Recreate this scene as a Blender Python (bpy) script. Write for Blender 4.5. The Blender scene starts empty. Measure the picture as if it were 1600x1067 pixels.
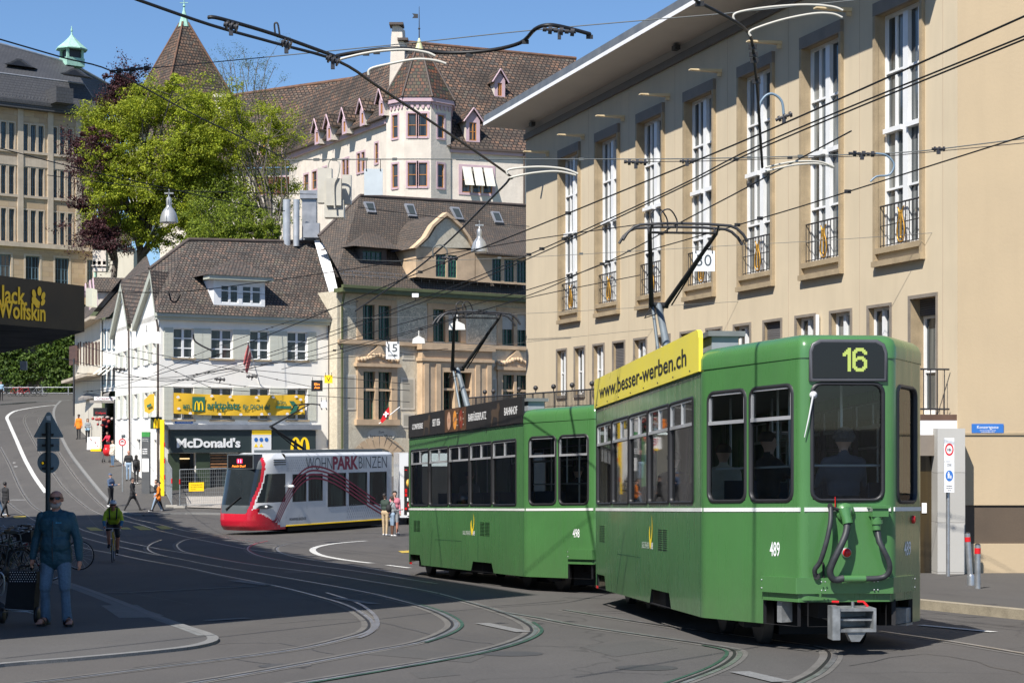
import bpy, math, random
import numpy as np
from mathutils import Vector, Matrix
from mathutils.geometry import tessellate_polygon
R = math.radians
random.seed(7)
S = bpy.context.scene
COL = S.collection
# ---------------------------------------------------------------- camera, world, sun, exposure
CZ = 5.0; FPX = 2800.0; HY = 678.0
cd = bpy.data.cameras.new('camera'); cam = bpy.data.objects.new('camera', cd); COL.objects.link(cam)
cam.location = (0, 0, CZ); cam.rotation_euler = (R(90), 0, 0)
cd.sensor_width = 36; cd.lens = FPX / 1600 * 36; cd.shift_y = (HY - 533.5) / 1600
cd.clip_start = .1; cd.clip_end = 3000
S.camera = cam
SUN = Vector((.62, 1.10, -1.50)).normalized()          # direction the light travels
el = math.asin(-SUN.z); az = math.atan2(-SUN.x, -SUN.y)
W = bpy.data.worlds.new('World'); S.world = W; W.use_nodes = True
wn = W.node_tree.nodes; wl = W.node_tree.links
sky = wn.new('ShaderNodeTexSky'); sky.sky_type = 'NISHITA'; sky.sun_disc = False
sky.sun_elevation = el; sky.sun_rotation = az; sky.altitude = 300
sky.air_density = 1.0; sky.dust_density = .0; sky.ozone_density = 8
wl.new(sky.outputs[0], wn['Background'].inputs[0]); wn['Background'].inputs[1].default_value = .088
sl = bpy.data.lights.new('sun', 'SUN'); sl.energy = 4.9; sl.angle = R(.5); sl.color = (1, .95, .88)
so = bpy.data.objects.new('sun', sl); COL.objects.link(so)
so.rotation_euler = SUN.to_track_quat('-Z', 'Y').to_euler()
S.view_settings.view_transform = 'Standard'; S.view_settings.look = 'None'
S.view_settings.exposure = .6; S.view_settings.gamma = 1
S.cycles.max_bounces = 8; S.cycles.transparent_max_bounces = 12
# ---------------------------------------------------------------- helpers
def V(*a): return Vector(a)
def P(px, py, Y): return Vector(((px - 800) / FPX * Y, Y, CZ + (HY - py) / FPX * Y))
_ys = [-40, 0, 24, 51, 62, 72, 80, 88, 94, 102, 110, 118, 128, 140, 155, 170, 185, 400]
_hs = [-.2, 1.5, 2.53, 3.62, 3.98, 4.2, 4.3, 4.2, 3.93, 3.3, 2.55, 1.7, .55, -.75, -2.35, -3.65, -4.2, -4.2]
def G(y):                                               # ground height, straight between 2 m rows
 y0 = math.floor(y / 2) * 2
 a = CZ - float(np.interp(y0, _ys, _hs)); b = CZ - float(np.interp(y0 + 2, _ys, _hs))
 return a + (b - a) * (y - y0) / 2
def gp(px, py):                                         # pixel -> ground (x, y)
 lo, hi = 3.0, 184.0
 for _ in range(50):
  m = (lo + hi) / 2
  if HY + FPX * (CZ - G(m)) / m > py: lo = m
  else: hi = m
 y = (lo + hi) / 2
 return ((px - 800) / FPX * y, y)
def onground(px, Y): return Vector(((px - 800) / FPX * Y, Y, G(Y)))
def tag(o, label=None, cat=None, group=None, kind=None):
 if label: o['label'] = label
 if cat: o['category'] = cat
 if group: o['group'] = group
 if kind: o['kind'] = kind
 return o
def thing(name, loc, label, cat, group=None, rz=0):
 o = bpy.data.objects.new(name, None); COL.objects.link(o)
 o.location = loc; o.rotation_euler = (0, 0, rz); o.empty_display_size = .3
 return tag(o, label, cat, group)
def copy_tree(o, parent=None):
 c = o.copy(); COL.objects.link(c)
 if parent: c.parent = parent
 for ch in o.children: copy_tree(ch, c)
 return c
def wloc(o):
 l = Vector((0, 0, 0))
 while o is not None: l = l + o.location; o = o.parent
 return l
class MB:
 """collects faces and links them as one mesh object; coordinates are world ones unless local=True"""
 def __init__(s): s.v = []; s.f = []; s.m = []; s.sm = []
 def face(s, pts, m=0, sm=False):
  b = len(s.v); s.v += [Vector(p) for p in pts]; s.f.append(list(range(b, b + len(pts)))); s.m.append(m); s.sm.append(sm)
 def grid(s, rows, m=0, sm=True, closed=False):      # rows of equal length
  b = len(s.v); n = len(rows[0])
  for r in rows: s.v += [Vector(p) for p in r]
  for i in range(len(rows) - 1):
   for j in range(n if closed else n - 1):
    a = b + i * n + j; c = b + i * n + (j + 1) % n
    s.f.append([a, c, c + n, a + n]); s.m.append(m); s.sm.append(sm)
 def box(s, o, ax, ay, az, m=0):                     # corner + three edge vectors
  o = Vector(o); ax = Vector(ax); ay = Vector(ay); az = Vector(az)
  p = [o, o + ax, o + ax + ay, o + ay]; q = [k + az for k in p]
  if ax.cross(ay).dot(az) < 0: p = p[::-1]; q = q[::-1]
  s.face(p[::-1], m); s.face(q, m)
  for i in range(4): s.face([p[i], p[(i + 1) % 4], q[(i + 1) % 4], q[i]], m)
 def cbox(s, c, sx, sy, sz, m=0, rz=0):              # centred box, z from base
  ca, sa = math.cos(rz), math.sin(rz); ax = V(ca, sa, 0); ay = V(-sa, ca, 0)
  s.box(Vector(c) - ax * sx / 2 - ay * sy / 2, ax * sx, ay * sy, V(0, 0, sz), m)
 def fbox(s, F, u0, u1, v0, v1, d0, d1, m=0):
  s.box(F.p(u0, v0, d0), F.U * (u1 - u0), F.Wv * (v1 - v0), F.N * (d1 - d0), m)
 def tube(s, pts, r, n=6, m=0, cap=True, sm=True):
  pts = [Vector(p) for p in pts]; rr = r if isinstance(r, (list, tuple)) else [r] * len(pts)
  rows = []; prev = None
  for i, p in enumerate(pts):
   t = (pts[min(i + 1, len(pts) - 1)] - pts[max(i - 1, 0)])
   if t.length < 1e-9: t = V(0, 0, 1)
   t.normalize()
   if prev is None:
    a = t.cross(V(0, 0, 1));
    if a.length < .05: a = t.cross(V(1, 0, 0))
   else: a = prev - t * prev.dot(t)
   a.normalize(); prev = a; b = t.cross(a)
   rows.append([p + (a * math.cos(2 * math.pi * k / n) + b * math.sin(2 * math.pi * k / n)) * rr[i] for k in range(n)])
  s.grid(rows, m, sm, True)
  if cap:
   s.face(rows[0][::-1], m); s.face(rows[-1], m)
 def lathe(s, c, prof, n=12, m=0, axis=None, sm=True):    # prof [(r,z)]
  c = Vector(c); ax = Vector(axis) if axis is not None else V(0, 0, 1); ax.normalize()
  a = ax.cross(V(0, 1, 0));
  if a.length < .1: a = ax.cross(V(1, 0, 0))
  a.normalize(); b = ax.cross(a)
  rows = [[c + ax * z + (a * math.cos(2 * math.pi * k / n) + b * math.sin(2 * math.pi * k / n)) * max(r, 1e-4) for k in range(n)] for r, z in prof]
  s.grid(rows, m, sm, True)
  s.face(rows[0][::-1], m); s.face(rows[-1], m)
 def ball(s, c, r, n=10, m=0, sq=1):
  s.lathe(Vector(c), [(r * math.sin(math.pi * k / n), -r * sq * math.cos(math.pi * k / n)) for k in range(n + 1)], n, m)
 def prism(s, poly, d, m=0, m2=None):                # poly list of points, extruded by vector d
  poly = [Vector(p) for p in poly]; d = Vector(d); n = len(poly)
  nn = Vector((0, 0, 0))
  for i in range(n): nn += poly[i].cross(poly[(i + 1) % n])
  if nn.dot(d) < 0: poly = poly[::-1]
  q = [p + d for p in poly]
  s.face(poly[::-1], m); s.face(q, m if m2 is None else m2)
  for i in range(n): s.face([poly[i], poly[(i + 1) % n], q[(i + 1) % n], q[i]], m)
 def build(s, name, mats, parent=None, local=False, bevel=0, solid=0, weld=False):
  me = bpy.data.meshes.new(name)
  off = Vector((0, 0, 0)) if local or parent is None else wloc(parent)
  if parent is None and not local and s.v:        # origin at the base of the thing
   a = np.array([tuple(v) for v in s.v]); lo = a.min(0); hi = a.max(0)
   off = Vector(((lo[0] + hi[0]) / 2, (lo[1] + hi[1]) / 2, lo[2]))
  me.from_pydata([tuple(v - off) for v in s.v], [], s.f)
  if not isinstance(mats, (list, tuple)): mats = [mats]
  for m in mats: me.materials.append(m)
  me.polygons.foreach_set('material_index', s.m); me.polygons.foreach_set('use_smooth', s.sm)
  uv = me.uv_layers.new(name='UVMap'); co = []
  for f in s.f:
   p = [s.v[i] for i in f]; n = Vector((0, 0, 0))
   for i in range(len(p)): n += p[i].cross(p[(i + 1) % len(p)])
   if n.length > 1e-12: n.normalize()
   U = V(0, 0, 1).cross(n)
   if U.length < .05: U = V(1, 0, 0)
   U.normalize(); Wd = n.cross(U)
   for q in p: co += [q.dot(U), q.dot(Wd)]
  uv.data.foreach_set('uv', co)
  me.validate(); me.update()
  o = bpy.data.objects.new(name, me); COL.objects.link(o)
  if parent is not None: o.parent = parent
  elif not local: o.location = off
  if weld:
   w = o.modifiers.new('w', 'WELD'); w.merge_threshold = .002
  if bevel:
   b = o.modifiers.new('b', 'BEVEL'); b.width = bevel; b.segments = 2; b.limit_method = 'ANGLE'
  return o
class Frame:
 """vertical working plane: u along it, v up from z0, d outward"""
 def __init__(s, O, U, z0=0.0):
  s.O = Vector((O[0], O[1], z0)); s.U = Vector((U[0], U[1], 0)).normalized(); s.Wv = V(0, 0, 1)
  s.N = s.U.cross(s.Wv)                            # outward (towards the camera when u runs left to right)
 def p(s, u, v, d=0): return s.O + s.U * u + s.Wv * v + s.N * d
 def hit(s, px, py, d=0):
  dr = V((px - 800) / FPX, 1, (HY - py) / FPX); c = V(0, 0, CZ); o = s.O + s.N * d
  t = (o - c).dot(s.N) / dr.dot(s.N); q = c + dr * t - s.O
  return q.dot(s.U), q.z
 def u(s, px, d=0): return s.hit(px, HY, d)[0]
 def v(s, px, py, d=0): return s.hit(px, py, d)[1]
 def rect(s, x0, x1, y0, y1, at=None, d=0):           # pixel box -> (u0,u1,v0,v1), heights read at x=at
  a = (x0 + x1) / 2 if at is None else at
  return (s.u(x0, d), s.u(x1, d), s.v(a, y1, d), s.v(a, y0, d))
def frame_px(px0, Y0, px1, Y1, z0=0.0):
 a = P(px0, HY, Y0); b = P(px1, HY, Y1)
 f = Frame((a.x, a.y), (b.x - a.x, b.y - a.y), z0); f.L = (Vector((b.x - a.x, b.y - a.y))).length
 return f
def wall(mb, F, u0, u1, v0, v1, holes, depth=.2, m=0, mr=None, d=0, back=False):
 mr = m if mr is None else mr
 holes = [(max(u0, a), min(u1, b), max(v0, c), min(v1, e)) for a, b, c, e in holes]
 holes = [h for h in holes if h[1] - h[0] > .01 and h[3] - h[2] > .01]
 us = sorted({u0, u1} | {h[0] for h in holes} | {h[1] for h in holes}); vs = sorted({v0, v1} | {h[2] for h in holes} | {h[3] for h in holes})
 def inside(u, v): return any(h[0] < u < h[1] and h[2] < v < h[3] for h in holes)
 for j in range(len(vs) - 1):
  i = 0
  while i < len(us) - 1:
   if vs[j + 1] - vs[j] < 1e-5 or inside((us[i] + us[i + 1]) / 2, (vs[j] + vs[j + 1]) / 2): i += 1; continue
   k = i
   while k + 1 < len(us) - 1 and not inside((us[k + 1] + us[k + 2]) / 2, (vs[j] + vs[j + 1]) / 2): k += 1
   if us[k + 1] - us[i] > 1e-5: mb.face([F.p(us[i], vs[j], d), F.p(us[k + 1], vs[j], d), F.p(us[k + 1], vs[j + 1], d), F.p(us[i], vs[j + 1], d)], m)
   i = k + 1
 for a, b, c, e in holes:
  q = [(a, c), (b, c), (b, e), (a, e)]
  for i in range(4):
   x, y = q[i], q[(i + 1) % 4]
   mb.face([F.p(x[0], x[1], d), F.p(x[0], x[1], d - depth), F.p(y[0], y[1], d - depth), F.p(y[0], y[1], d)][::-1] if False else [F.p(x[0], x[1], d), F.p(y[0], y[1], d), F.p(y[0], y[1], d - depth), F.p(x[0], x[1], d - depth)], mr)
# ---------------------------------------------------------------- materials
_mats = {}
def nt(name):
 m = bpy.data.materials.new(name); m.use_nodes = True; n = m.node_tree.nodes; l = m.node_tree.links
 return m, n, l, n['Principled BSDF']
def ramp(n, l, src, stops):
 r = n.new('ShaderNodeValToRGB'); e = r.color_ramp.elements
 while len(e) < len(stops): e.new(.5)
 for k, (p, c) in enumerate(stops): e[k].position = p; e[k].color = (*c, 1) if len(c) == 3 else c
 l.new(src, r.inputs[0]); return r.outputs[0]
def noise(n, l, vec, scale, detail=4, rough=.55):
 t = n.new('ShaderNodeTexNoise'); t.inputs['Scale'].default_value = scale; t.inputs['Detail'].default_value = detail; t.inputs['Roughness'].default_value = rough
 l.new(vec, t.inputs['Vector']); return t.outputs['Fac']
def mixc(n, l, fac, a, b, mode='MIX'):
 t = n.new('ShaderNodeMix'); t.data_type = 'RGBA'; t.blend_type = mode
 for s, x in ((0, fac), (6, a), (7, b)):
  if hasattr(x, 'links') or isinstance(x, bpy.types.NodeSocket): l.new(x, t.inputs[s])
  elif s == 0: t.inputs[0].default_value = x
  else: t.inputs[s].default_value = (*x, 1)
 return t.outputs[2]
def bump(n, l, bs, h, dist, strength=1):
 b = n.new('ShaderNodeBump'); b.inputs['Distance'].default_value = dist; b.inputs['Strength'].default_value = strength
 l.new(h, b.inputs['Height']); l.new(b.outputs[0], bs.inputs['Normal'])
def mat(name, col, rough=.6, metal=0, var=.12, scale=1.5, bmp=0, bscale=20, coat=0, spec=None, streak=0, fine=0):
 if name in _mats: return _mats[name]
 m, n, l, bs = nt(name); tc = n.new('ShaderNodeTexCoord').outputs['Object']
 c = tuple(col)
 if var:
  f = noise(n, l, tc, scale, 5, .6)
  c1 = ramp(n, l, f, [(.3, tuple(x * (1 - var) for x in col)), (.7, tuple(min(1, x * (1 + var)) for x in col))])
  if streak:
   mp = n.new('ShaderNodeMapping'); mp.inputs['Scale'].default_value = (1, 1, .12); l.new(tc, mp.inputs[0])
   f2 = noise(n, l, mp.outputs[0], 2.5, 4, .6)
   c1 = mixc(n, l, ramp(n, l, f2, [(.45, (0, 0, 0)), (.75, (streak,) * 3)]), c1, tuple(x * .55 for x in col))
  if fine:
   f3 = noise(n, l, tc, 60, 2, .6); c1 = mixc(n, l, fine, c1, ramp(n, l, f3, [(.3, tuple(x * .5 for x in col)), (.7, tuple(min(1, x * 1.4) for x in col))]))
  l.new(c1, bs.inputs['Base Color'])
  f4 = ramp(n, l, f, [(.3, (max(0, rough - .08),) * 3), (.7, (min(1, rough + .08),) * 3)]); l.new(f4, bs.inputs['Roughness'])
 else:
  bs.inputs['Base Color'].default_value = (*c, 1); bs.inputs['Roughness'].default_value = rough
 bs.inputs['Metallic'].default_value = metal; bs.inputs['Coat Weight'].default_value = coat; bs.inputs['Coat Roughness'].default_value = .06
 if spec is not None: bs.inputs['Specular IOR Level'].default_value = spec
 if bmp: bump(n, l, bs, noise(n, l, tc, bscale, 4, .6), bmp)
 _mats[name] = m; return m
def emit(name, col, st):
 if name in _mats: return _mats[name]
 m, n, l, bs = nt(name); bs.inputs['Base Color'].default_value = (*col, 1)
 bs.inputs['Emission Color'].default_value = (*col, 1); bs.inputs['Emission Strength'].default_value = st
 _mats[name] = m; return m
def bricks(name, cols, w, h, mortar, mcol, rough=.8, bdist=.01, offs=.5, patch=.25, pscale=.35, bias=0, moss=None, mdist=.02):
 if name in _mats: return _mats[name]
 m, n, l, bs = nt(name); uv = n.new('ShaderNodeTexCoord').outputs['UV']
 b = n.new('ShaderNodeTexBrick'); b.offset = offs; b.inputs['Scale'].default_value = 1; b.inputs['Brick Width'].default_value = w; b.inputs['Row Height'].default_value = h
 b.inputs['Mortar Size'].default_value = mortar; b.inputs['Mortar Smooth'].default_value = .3; b.inputs['Bias'].default_value = bias
 b.inputs['Color1'].default_value = (0, 0, 0, 1); b.inputs['Color2'].default_value = (1, 1, 1, 1); b.inputs['Mortar'].default_value = (0, 0, 0, 1)
 nv = n.new('ShaderNodeVectorMath'); nv.operation = 'ADD'
 nz = n.new('ShaderNodeTexNoise'); nz.inputs['Scale'].default_value = 1.2; l.new(uv, nz.inputs['Vector'])
 sc = n.new('ShaderNodeVectorMath'); sc.operation = 'SCALE'; sc.inputs[3].default_value = .05; l.new(nz.outputs['Color'], sc.inputs[0])
 l.new(uv, nv.inputs[0]); l.new(sc.outputs[0], nv.inputs[1]); l.new(nv.outputs[0], b.inputs['Vector'])
 k = len(cols); c = ramp(n, l, b.outputs['Color'], [((i + .0) / max(1, k - 1) * .98, cols[i]) for i in range(k)])
 f = noise(n, l, uv, pscale, 5, .6)
 c = mixc(n, l, ramp(n, l, f, [(.35, (0, 0, 0)), (.7, (patch * 2,) * 3)]), c, tuple(x * .6 for x in cols[0]))
 if moss:
  f2 = noise(n, l, uv, 1.3, 6, .7); c = mixc(n, l, ramp(n, l, f2, [(.56, (0, 0, 0)), (.68, (.7,) * 3)]), c, moss)
 c = mixc(n, l, b.outputs['Fac'], c, mcol); l.new(c, bs.inputs['Base Color']); bs.inputs['Roughness'].default_value = rough
 inv = n.new('ShaderNodeMath'); inv.operation = 'SUBTRACT'; inv.inputs[0].default_value = 1; l.new(b.outputs['Fac'], inv.inputs[1])
 ad = n.new('ShaderNodeMath'); ad.operation = 'MULTIPLY_ADD'; ad.inputs[1].default_value = .7; l.new(b.outputs['Color'], ad.inputs[0]); l.new(inv.outputs[0], ad.inputs[2])
 bump(n, l, bs, ad.outputs[0], bdist)
 _mats[name] = m; return m
def glass_clear(name, tint, refl=1.45, rough=.02):
 if name in _mats: return _mats[name]
 m, n, l, bs = nt(name); n.remove(bs)
 t = n.new('ShaderNodeBsdfTransparent'); t.inputs[0].default_value = (*tint, 1); g = n.new('ShaderNodeBsdfGlossy'); g.inputs['Roughness'].default_value = rough
 fr = n.new('ShaderNodeFresnel'); fr.inputs[0].default_value = refl; mx = n.new('ShaderNodeMixShader')
 l.new(fr.outputs[0], mx.inputs[0]); l.new(t.outputs[0], mx.inputs[1]); l.new(g.outputs[0], mx.inputs[2]); l.new(mx.outputs[0], n['Material Output'].inputs[0])
 _mats[name] = m; return m
def text(s, F, u, v, h, m, parent, name='lettering', width=None, d=.01, ext=.008, bold=0, align='LEFT', shear=0):
 """flat letters standing on frame F at (u,v), cap height h, outward offset d"""
 c = bpy.data.curves.new(name, 'FONT'); c.body = s; c.size = 1; c.extrude = 0; c.offset = bold; c.shear = shear; c.align_x = 'LEFT'; c.resolution_u = 3
 o = bpy.data.objects.new(name, c); COL.objects.link(o)
 dg = bpy.context.evaluated_depsgraph_get(); me = bpy.data.meshes.new_from_object(o.evaluated_get(dg)); bpy.data.objects.remove(o)
 if not len(me.vertices): return None
 a = np.array([v_.co[:] for v_ in me.vertices]); x0, x1 = a[:, 0].min(), a[:, 0].max(); cap = .7
 sy = h / cap; sx = sy if width is None else width / (x1 - x0); w = (x1 - x0) * sx
 du = {'LEFT': 0, 'CENTER': -w / 2, 'RIGHT': -w}[align]
 mb = MB(); vs = [F.p(u + du + (q[0] - x0) * sx, v + q[1] * sy, d) for q in a]
 fl = [list(p.vertices) for p in me.polygons]; bpy.data.meshes.remove(me)
 mb.v = vs; mb.f = fl; mb.m = [0] * len(fl); mb.sm = [False] * len(fl)
 if ext:
  n0 = len(vs); mb.v = vs + [q - F.N * ext for q in vs]; cnt = {}
  for f in fl:
   for i in range(len(f)):
    e = (f[i], f[(i + 1) % len(f)]); cnt[e] = 1
  for (a_, b_) in list(cnt):
   if (b_, a_) not in cnt: mb.f.append([b_, a_, a_ + n0, b_ + n0]); mb.m.append(0); mb.sm.append(False)
 return mb.build(name, m, parent)
def catmull(pts, step=4):
 pts = [Vector((*p[:2], 0)) if len(p) == 2 else Vector(p) for p in pts]; out = []
 for i in range(len(pts) - 1):
  a = pts[max(i - 1, 0)]; b = pts[i]; c = pts[i + 1]; d = pts[min(i + 2, len(pts) - 1)]
  for k in range(step):
   t = k / step; out.append(.5 * ((2 * b) + (c - a) * t + (2 * a - 5 * b + 4 * c - d) * t * t + (3 * b - a - 3 * c + d) * t ** 3))
 out.append(pts[-1]); return out
def drape(mb, poly, dz, m=0):                            # poly of (x,y); clipped to the 2 m rows of the ground
 poly = [Vector((p[0], p[1], 0)) for p in poly]
 for tri in tessellate_polygon([poly]):
  t = [poly[i] for i in tri]
  if (t[1] - t[0]).cross(t[2] - t[0]).z < 0: t = t[::-1]
  y0 = math.floor(min(p.y for p in t) / 2); y1 = math.ceil(max(p.y for p in t) / 2)
  for k in range(y0, max(y1, y0 + 1)):
   q = t
   for lim, sgn in ((2 * k, 1), (2 * k + 2, -1)):
    o = []
    for i in range(len(q)):
     a, b = q[i], q[(i + 1) % len(q)]; da = (a.y - lim) * sgn; db = (b.y - lim) * sgn
     if da >= 0: o.append(a)
     if da * db < 0: o.append(a + (b - a) * (da / (da - db)))
    q = o
    if len(q) < 3: break
   if len(q) >= 3: mb.face([V(p.x, p.y, G(min(max(p.y, 2 * k + 1e-6), 2 * k + 2 - 1e-6)) + dz) for p in q], m)
def strip(mb, pts, w, dz, m=0, off=0):
 pts = [Vector((p[0], p[1], 0)) for p in pts]; L = []; Rr = []
 for i, p in enumerate(pts):
  t = pts[min(i + 1, len(pts) - 1)] - pts[max(i - 1, 0)]; t.normalize(); n = V(-t.y, t.x, 0)
  L.append(p + n * (w / 2 + off)); Rr.append(p + n * (off - w / 2))
 for i in range(len(pts) - 1): drape(mb, [L[i], Rr[i], Rr[i + 1], L[i + 1]], dz, m)
def pxline(pts, step=4): return catmull([gp(*p) for p in pts], step)
def struct(mb, name, mats, **k):
 o = mb.build(name, mats, **k); o['kind'] = 'structure'; return o
# ================================================================ GROUND
def asphalt(name, col, crack=.5, patch=.3):
 m, n, l, bs = nt(name); pos = n.new('ShaderNodeNewGeometry').outputs['Position']
 f1 = noise(n, l, pos, .35, 6, .65); f2 = noise(n, l, pos, 45, 3, .7)
 mp = n.new('ShaderNodeMapping'); mp.inputs['Scale'].default_value = (1.6, .25, 1); mp.inputs['Rotation'].default_value = (0, 0, R(-14)); l.new(pos, mp.inputs[0])
 f3 = noise(n, l, mp.outputs[0], .9, 5, .6)
 c = ramp(n, l, f1, [(.3, tuple(x * .82 for x in col)), (.7, tuple(x * 1.15 for x in col))])
 c = mixc(n, l, .55, c, ramp(n, l, f2, [(.25, tuple(x * .55 for x in col)), (.75, tuple(x * 1.5 for x in col))]))
 c = mixc(n, l, ramp(n, l, f3, [(.5, (0, 0, 0)), (.72, (patch,) * 3)]), c, tuple(x * .62 for x in col))
 vo = n.new('ShaderNodeTexVoronoi'); vo.feature = 'DISTANCE_TO_EDGE'; vo.inputs['Scale'].default_value = .11
 nz = n.new('ShaderNodeTexNoise'); nz.inputs['Scale'].default_value = .8; nz.inputs['Detail'].default_value = 6; l.new(pos, nz.inputs['Vector'])
 sc = n.new('ShaderNodeVectorMath'); sc.operation = 'SCALE'; sc.inputs[3].default_value = 1.7; l.new(nz.outputs['Color'], sc.inputs[0])
 ad = n.new('ShaderNodeVectorMath'); ad.operation = 'ADD'; l.new(pos, ad.inputs[0]); l.new(sc.outputs[0], ad.inputs[1]); l.new(ad.outputs[0], vo.inputs['Vector'])
 c = mixc(n, l, ramp(n, l, vo.outputs['Distance'], [(.0, (crack,) * 3), (.004, (0, 0, 0))]), c, tuple(x * .3 for x in col))
 l.new(c, bs.inputs['Base Color']); l.new(ramp(n, l, f1, [(.3, (.72,) * 3), (.7, (.9,) * 3)]), bs.inputs['Roughness'])
 bs.inputs['Specular IOR Level'].default_value = .35
 bump(n, l, bs, f2, .006); return m
M_road = asphalt('asphalt_road', (.086, .081, .076))
M_walk = asphalt('asphalt_pavement', (.084, .080, .075), .4, .2)
M_walk_left = asphalt('asphalt_corner', (.092, .089, .086), .4, .2)
M_granite = mat('granite_kerb', (.19, .19, .185), .75, var=.25, scale=6, fine=.5, bmp=.004, bscale=60)
M_pale = mat('pale_kerb_stone', (.165, .17, .168), .8, var=.3, scale=3, fine=.4)
M_kerbyel = mat('sandstone_kerb', (.30, .26, .19), .8, var=.3, scale=4, fine=.4)
M_white_paint = mat('road_paint_white', (.55, .55, .53), .7, var=.25, scale=5, fine=.5)
M_white_worn = mat('road_paint_worn', (.19, .19, .188), .75, var=.35, scale=5, fine=.7)
M_yellow_paint = mat('road_paint_yellow', (.50, .36, .06), .7, var=.25, scale=5, fine=.4)
M_railsteel = mat('rail_steel', (.46, .45, .44), .34, metal=.8, var=.2, scale=3)
M_groove = mat('rail_groove', (.016, .015, .014), .6, var=.3)
M_railbed = mat('rail_bed', (.125, .118, .108), .8, var=.3, scale=2.5, fine=.4)
M_grease_green = mat('rail_edge_green', (.03, .075, .048), .55, var=.4, scale=3)
M_grease_red = mat('rail_edge_red', (.36, .03, .045), .6, var=.4, scale=3)
M_hill = mat('hill_soil', (.10, .12, .05), .9, var=.4, scale=.4)
mb = MB()
ys = list(range(-40, 186, 2)); xs = [-900, -300, -100, -60, -40, -25, -12, 0, 12, 25, 60, 150, 500, 900]
mb.grid([[V(x, y, G(y)) for x in xs] for y in ys], 0, False)
mb.grid([[V(x, y, G(184) + (y - 184) * .0) for x in xs] for y in (184, 320, 700, 1500)], 0, False)
struct(mb, 'ground', M_road)
# pavements (each raised by a kerb)
def pave(name, poly, mt, kerb_mat, rise=.1, edge=None, kw=.3, edge_closed=False):
 mb = MB(); drape(mb, poly, rise, 0); struct(mb, name, mt)
 if edge:
  kb = MB(); e = [Vector((p[0], p[1], 0)) for p in edge]
  strip(kb, e, kw, rise + .006, 0)
  for i in range(len(e) - 1):                       # outer kerb face down to the road
   n = 4 if (e[i + 1] - e[i]).length > 3 else 1
   for k in range(n):
    a = e[i].lerp(e[i + 1], k / n); b = e[i].lerp(e[i + 1], (k + 1) / n)
    t = (b - a).normalized(); nn = V(-t.y, t.x, 0) * (kw / 2)
    for sg in (1, -1):
     q = [V(*(a + nn * sg)[:2], G(a.y) - .05), V(*(b + nn * sg)[:2], G(b.y) - .05), V(*(b + nn * sg)[:2], G(b.y) + rise + .006), V(*(a + nn * sg)[:2], G(a.y) + rise + .006)]
     kb.face(q if sg < 0 else q[::-1], 0)
  struct(kb, name + '_kerb', kerb_mat)
edgeL = pxline([(-260, 800), (-100, 840), (0, 878), (60, 900), (110, 914), (160, 932), (205, 950), (250, 968), (295, 984), (322, 993), (333, 1000), (324, 1007), (285, 1015), (200, 1024), (100, 1033), (0, 1041), (-150, 1058)], 3)
pave('corner_pavement', list(edgeL) + [(-20, 12), (-45, 70)], M_walk_left, M_granite, .028, edgeL, .13)
mb = MB(); strip(mb, pxline([(-100, 842), (0, 881), (60, 903), (110, 917), (160, 935), (205, 953), (240, 965)], 4), .30, .031); strip(mb, [gp(186, 948), gp(218, 968)], .55, .032); strip(mb, pxline([(240, 966), (290, 984), (322, 996)], 4), .2, .031); struct(mb, 'corner_kerb_stones', M_pale)
e0 = gp(1600, 967); dirk = Vector((-.3136, 1)).normalized()
edgeR = [Vector((e0[0], e0[1])) + dirk * t for t in (-18, -9, 0, 4, 8, 12, 16, 20, 24, 27)]
pave('right_pavement', [tuple(p) for p in edgeR] + [(24, 60), (26, 8)], M_walk, M_kerbyel, .13, [tuple(p) for p in edgeR][::-1], .22)
edgeH = pxline([(118, 616), (97, 626), (85, 640), (86, 660), (104, 700), (134, 742), (166, 780), (186, 800), (225, 806), (290, 803), (400, 806), (520, 812)], 3)
pave('hill_pavement', list(edgeH) + [(0, 96), (0, 184), (-36, 184)], M_walk, M_granite, .08, list(edgeH)[::-1], .2)
edgeF = pxline([(-60, 636), (0, 633), (56, 629), (112, 627)], 3)
pave('upper_pavement', list(edgeF) + [(-38, 184.), (-70, 184.)], M_walk, M_granite, .12, edgeF, .25)
mb = MB(); drape(mb, [gp(*p) for p in [(290, 779), (293, 796), (520, 803), (520, 778)]], .135); struct(mb, 'restaurant_forecourt', mat('pale_concrete', (.36, .33, .29), .85, var=.15, scale=1, fine=.3))
# tram rails
T1 = [(-60, 815), (0, 826), (46, 837), (100, 849), (144, 859), (184, 866.5), (200, 870), (279, 884.6), (340, 898), (426, 915), (494, 932), (537, 945), (566, 961), (579, 975), (570, 987), (534, 998), (478, 1011), (400, 1023), (259, 1040.6), (63, 1065), (-100, 1083)]
T2 = [(-60, 775), (0, 779), (16, 788), (46, 809), (85, 826), (120, 837), (163, 849), (200, 857.5), (239, 866), (278.7, 873), (337.7, 884.6), (406.6, 896), (509, 914), (575, 926.6), (625, 939), (669, 951.6), (699, 965), (709, 977), (691, 990), (650, 1004), (587, 1015.6), (494, 1033), (400, 1050), (280, 1070), (120, 1096)]
T3 = [(0, 698), (14, 724), (25, 749), (32, 764), (46, 785), (63, 798), (90, 812), (114, 821.6), (163, 838), (187, 845), (235, 855), (288, 864), (338, 873), (400, 883), (494, 895), (575, 908), (665, 923.4), (728, 940), (784, 957), (820, 972), (833, 985), (813, 999), (759, 1015.6), (681, 1031), (587, 1047), (478, 1065), (330, 1088)]
T4 = [(780, 956), (837, 965), (900, 977), (1015, 994), (1110, 1008), (1150, 1018), (1132, 1039), (1064, 1066), (980, 1092)]
T5 = [(880, 953), (960, 966), (1080, 984), (1200, 1000), (1280, 1012), (1299, 1024), (1280, 1048), (1244, 1067), (1190, 1092)]
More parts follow.
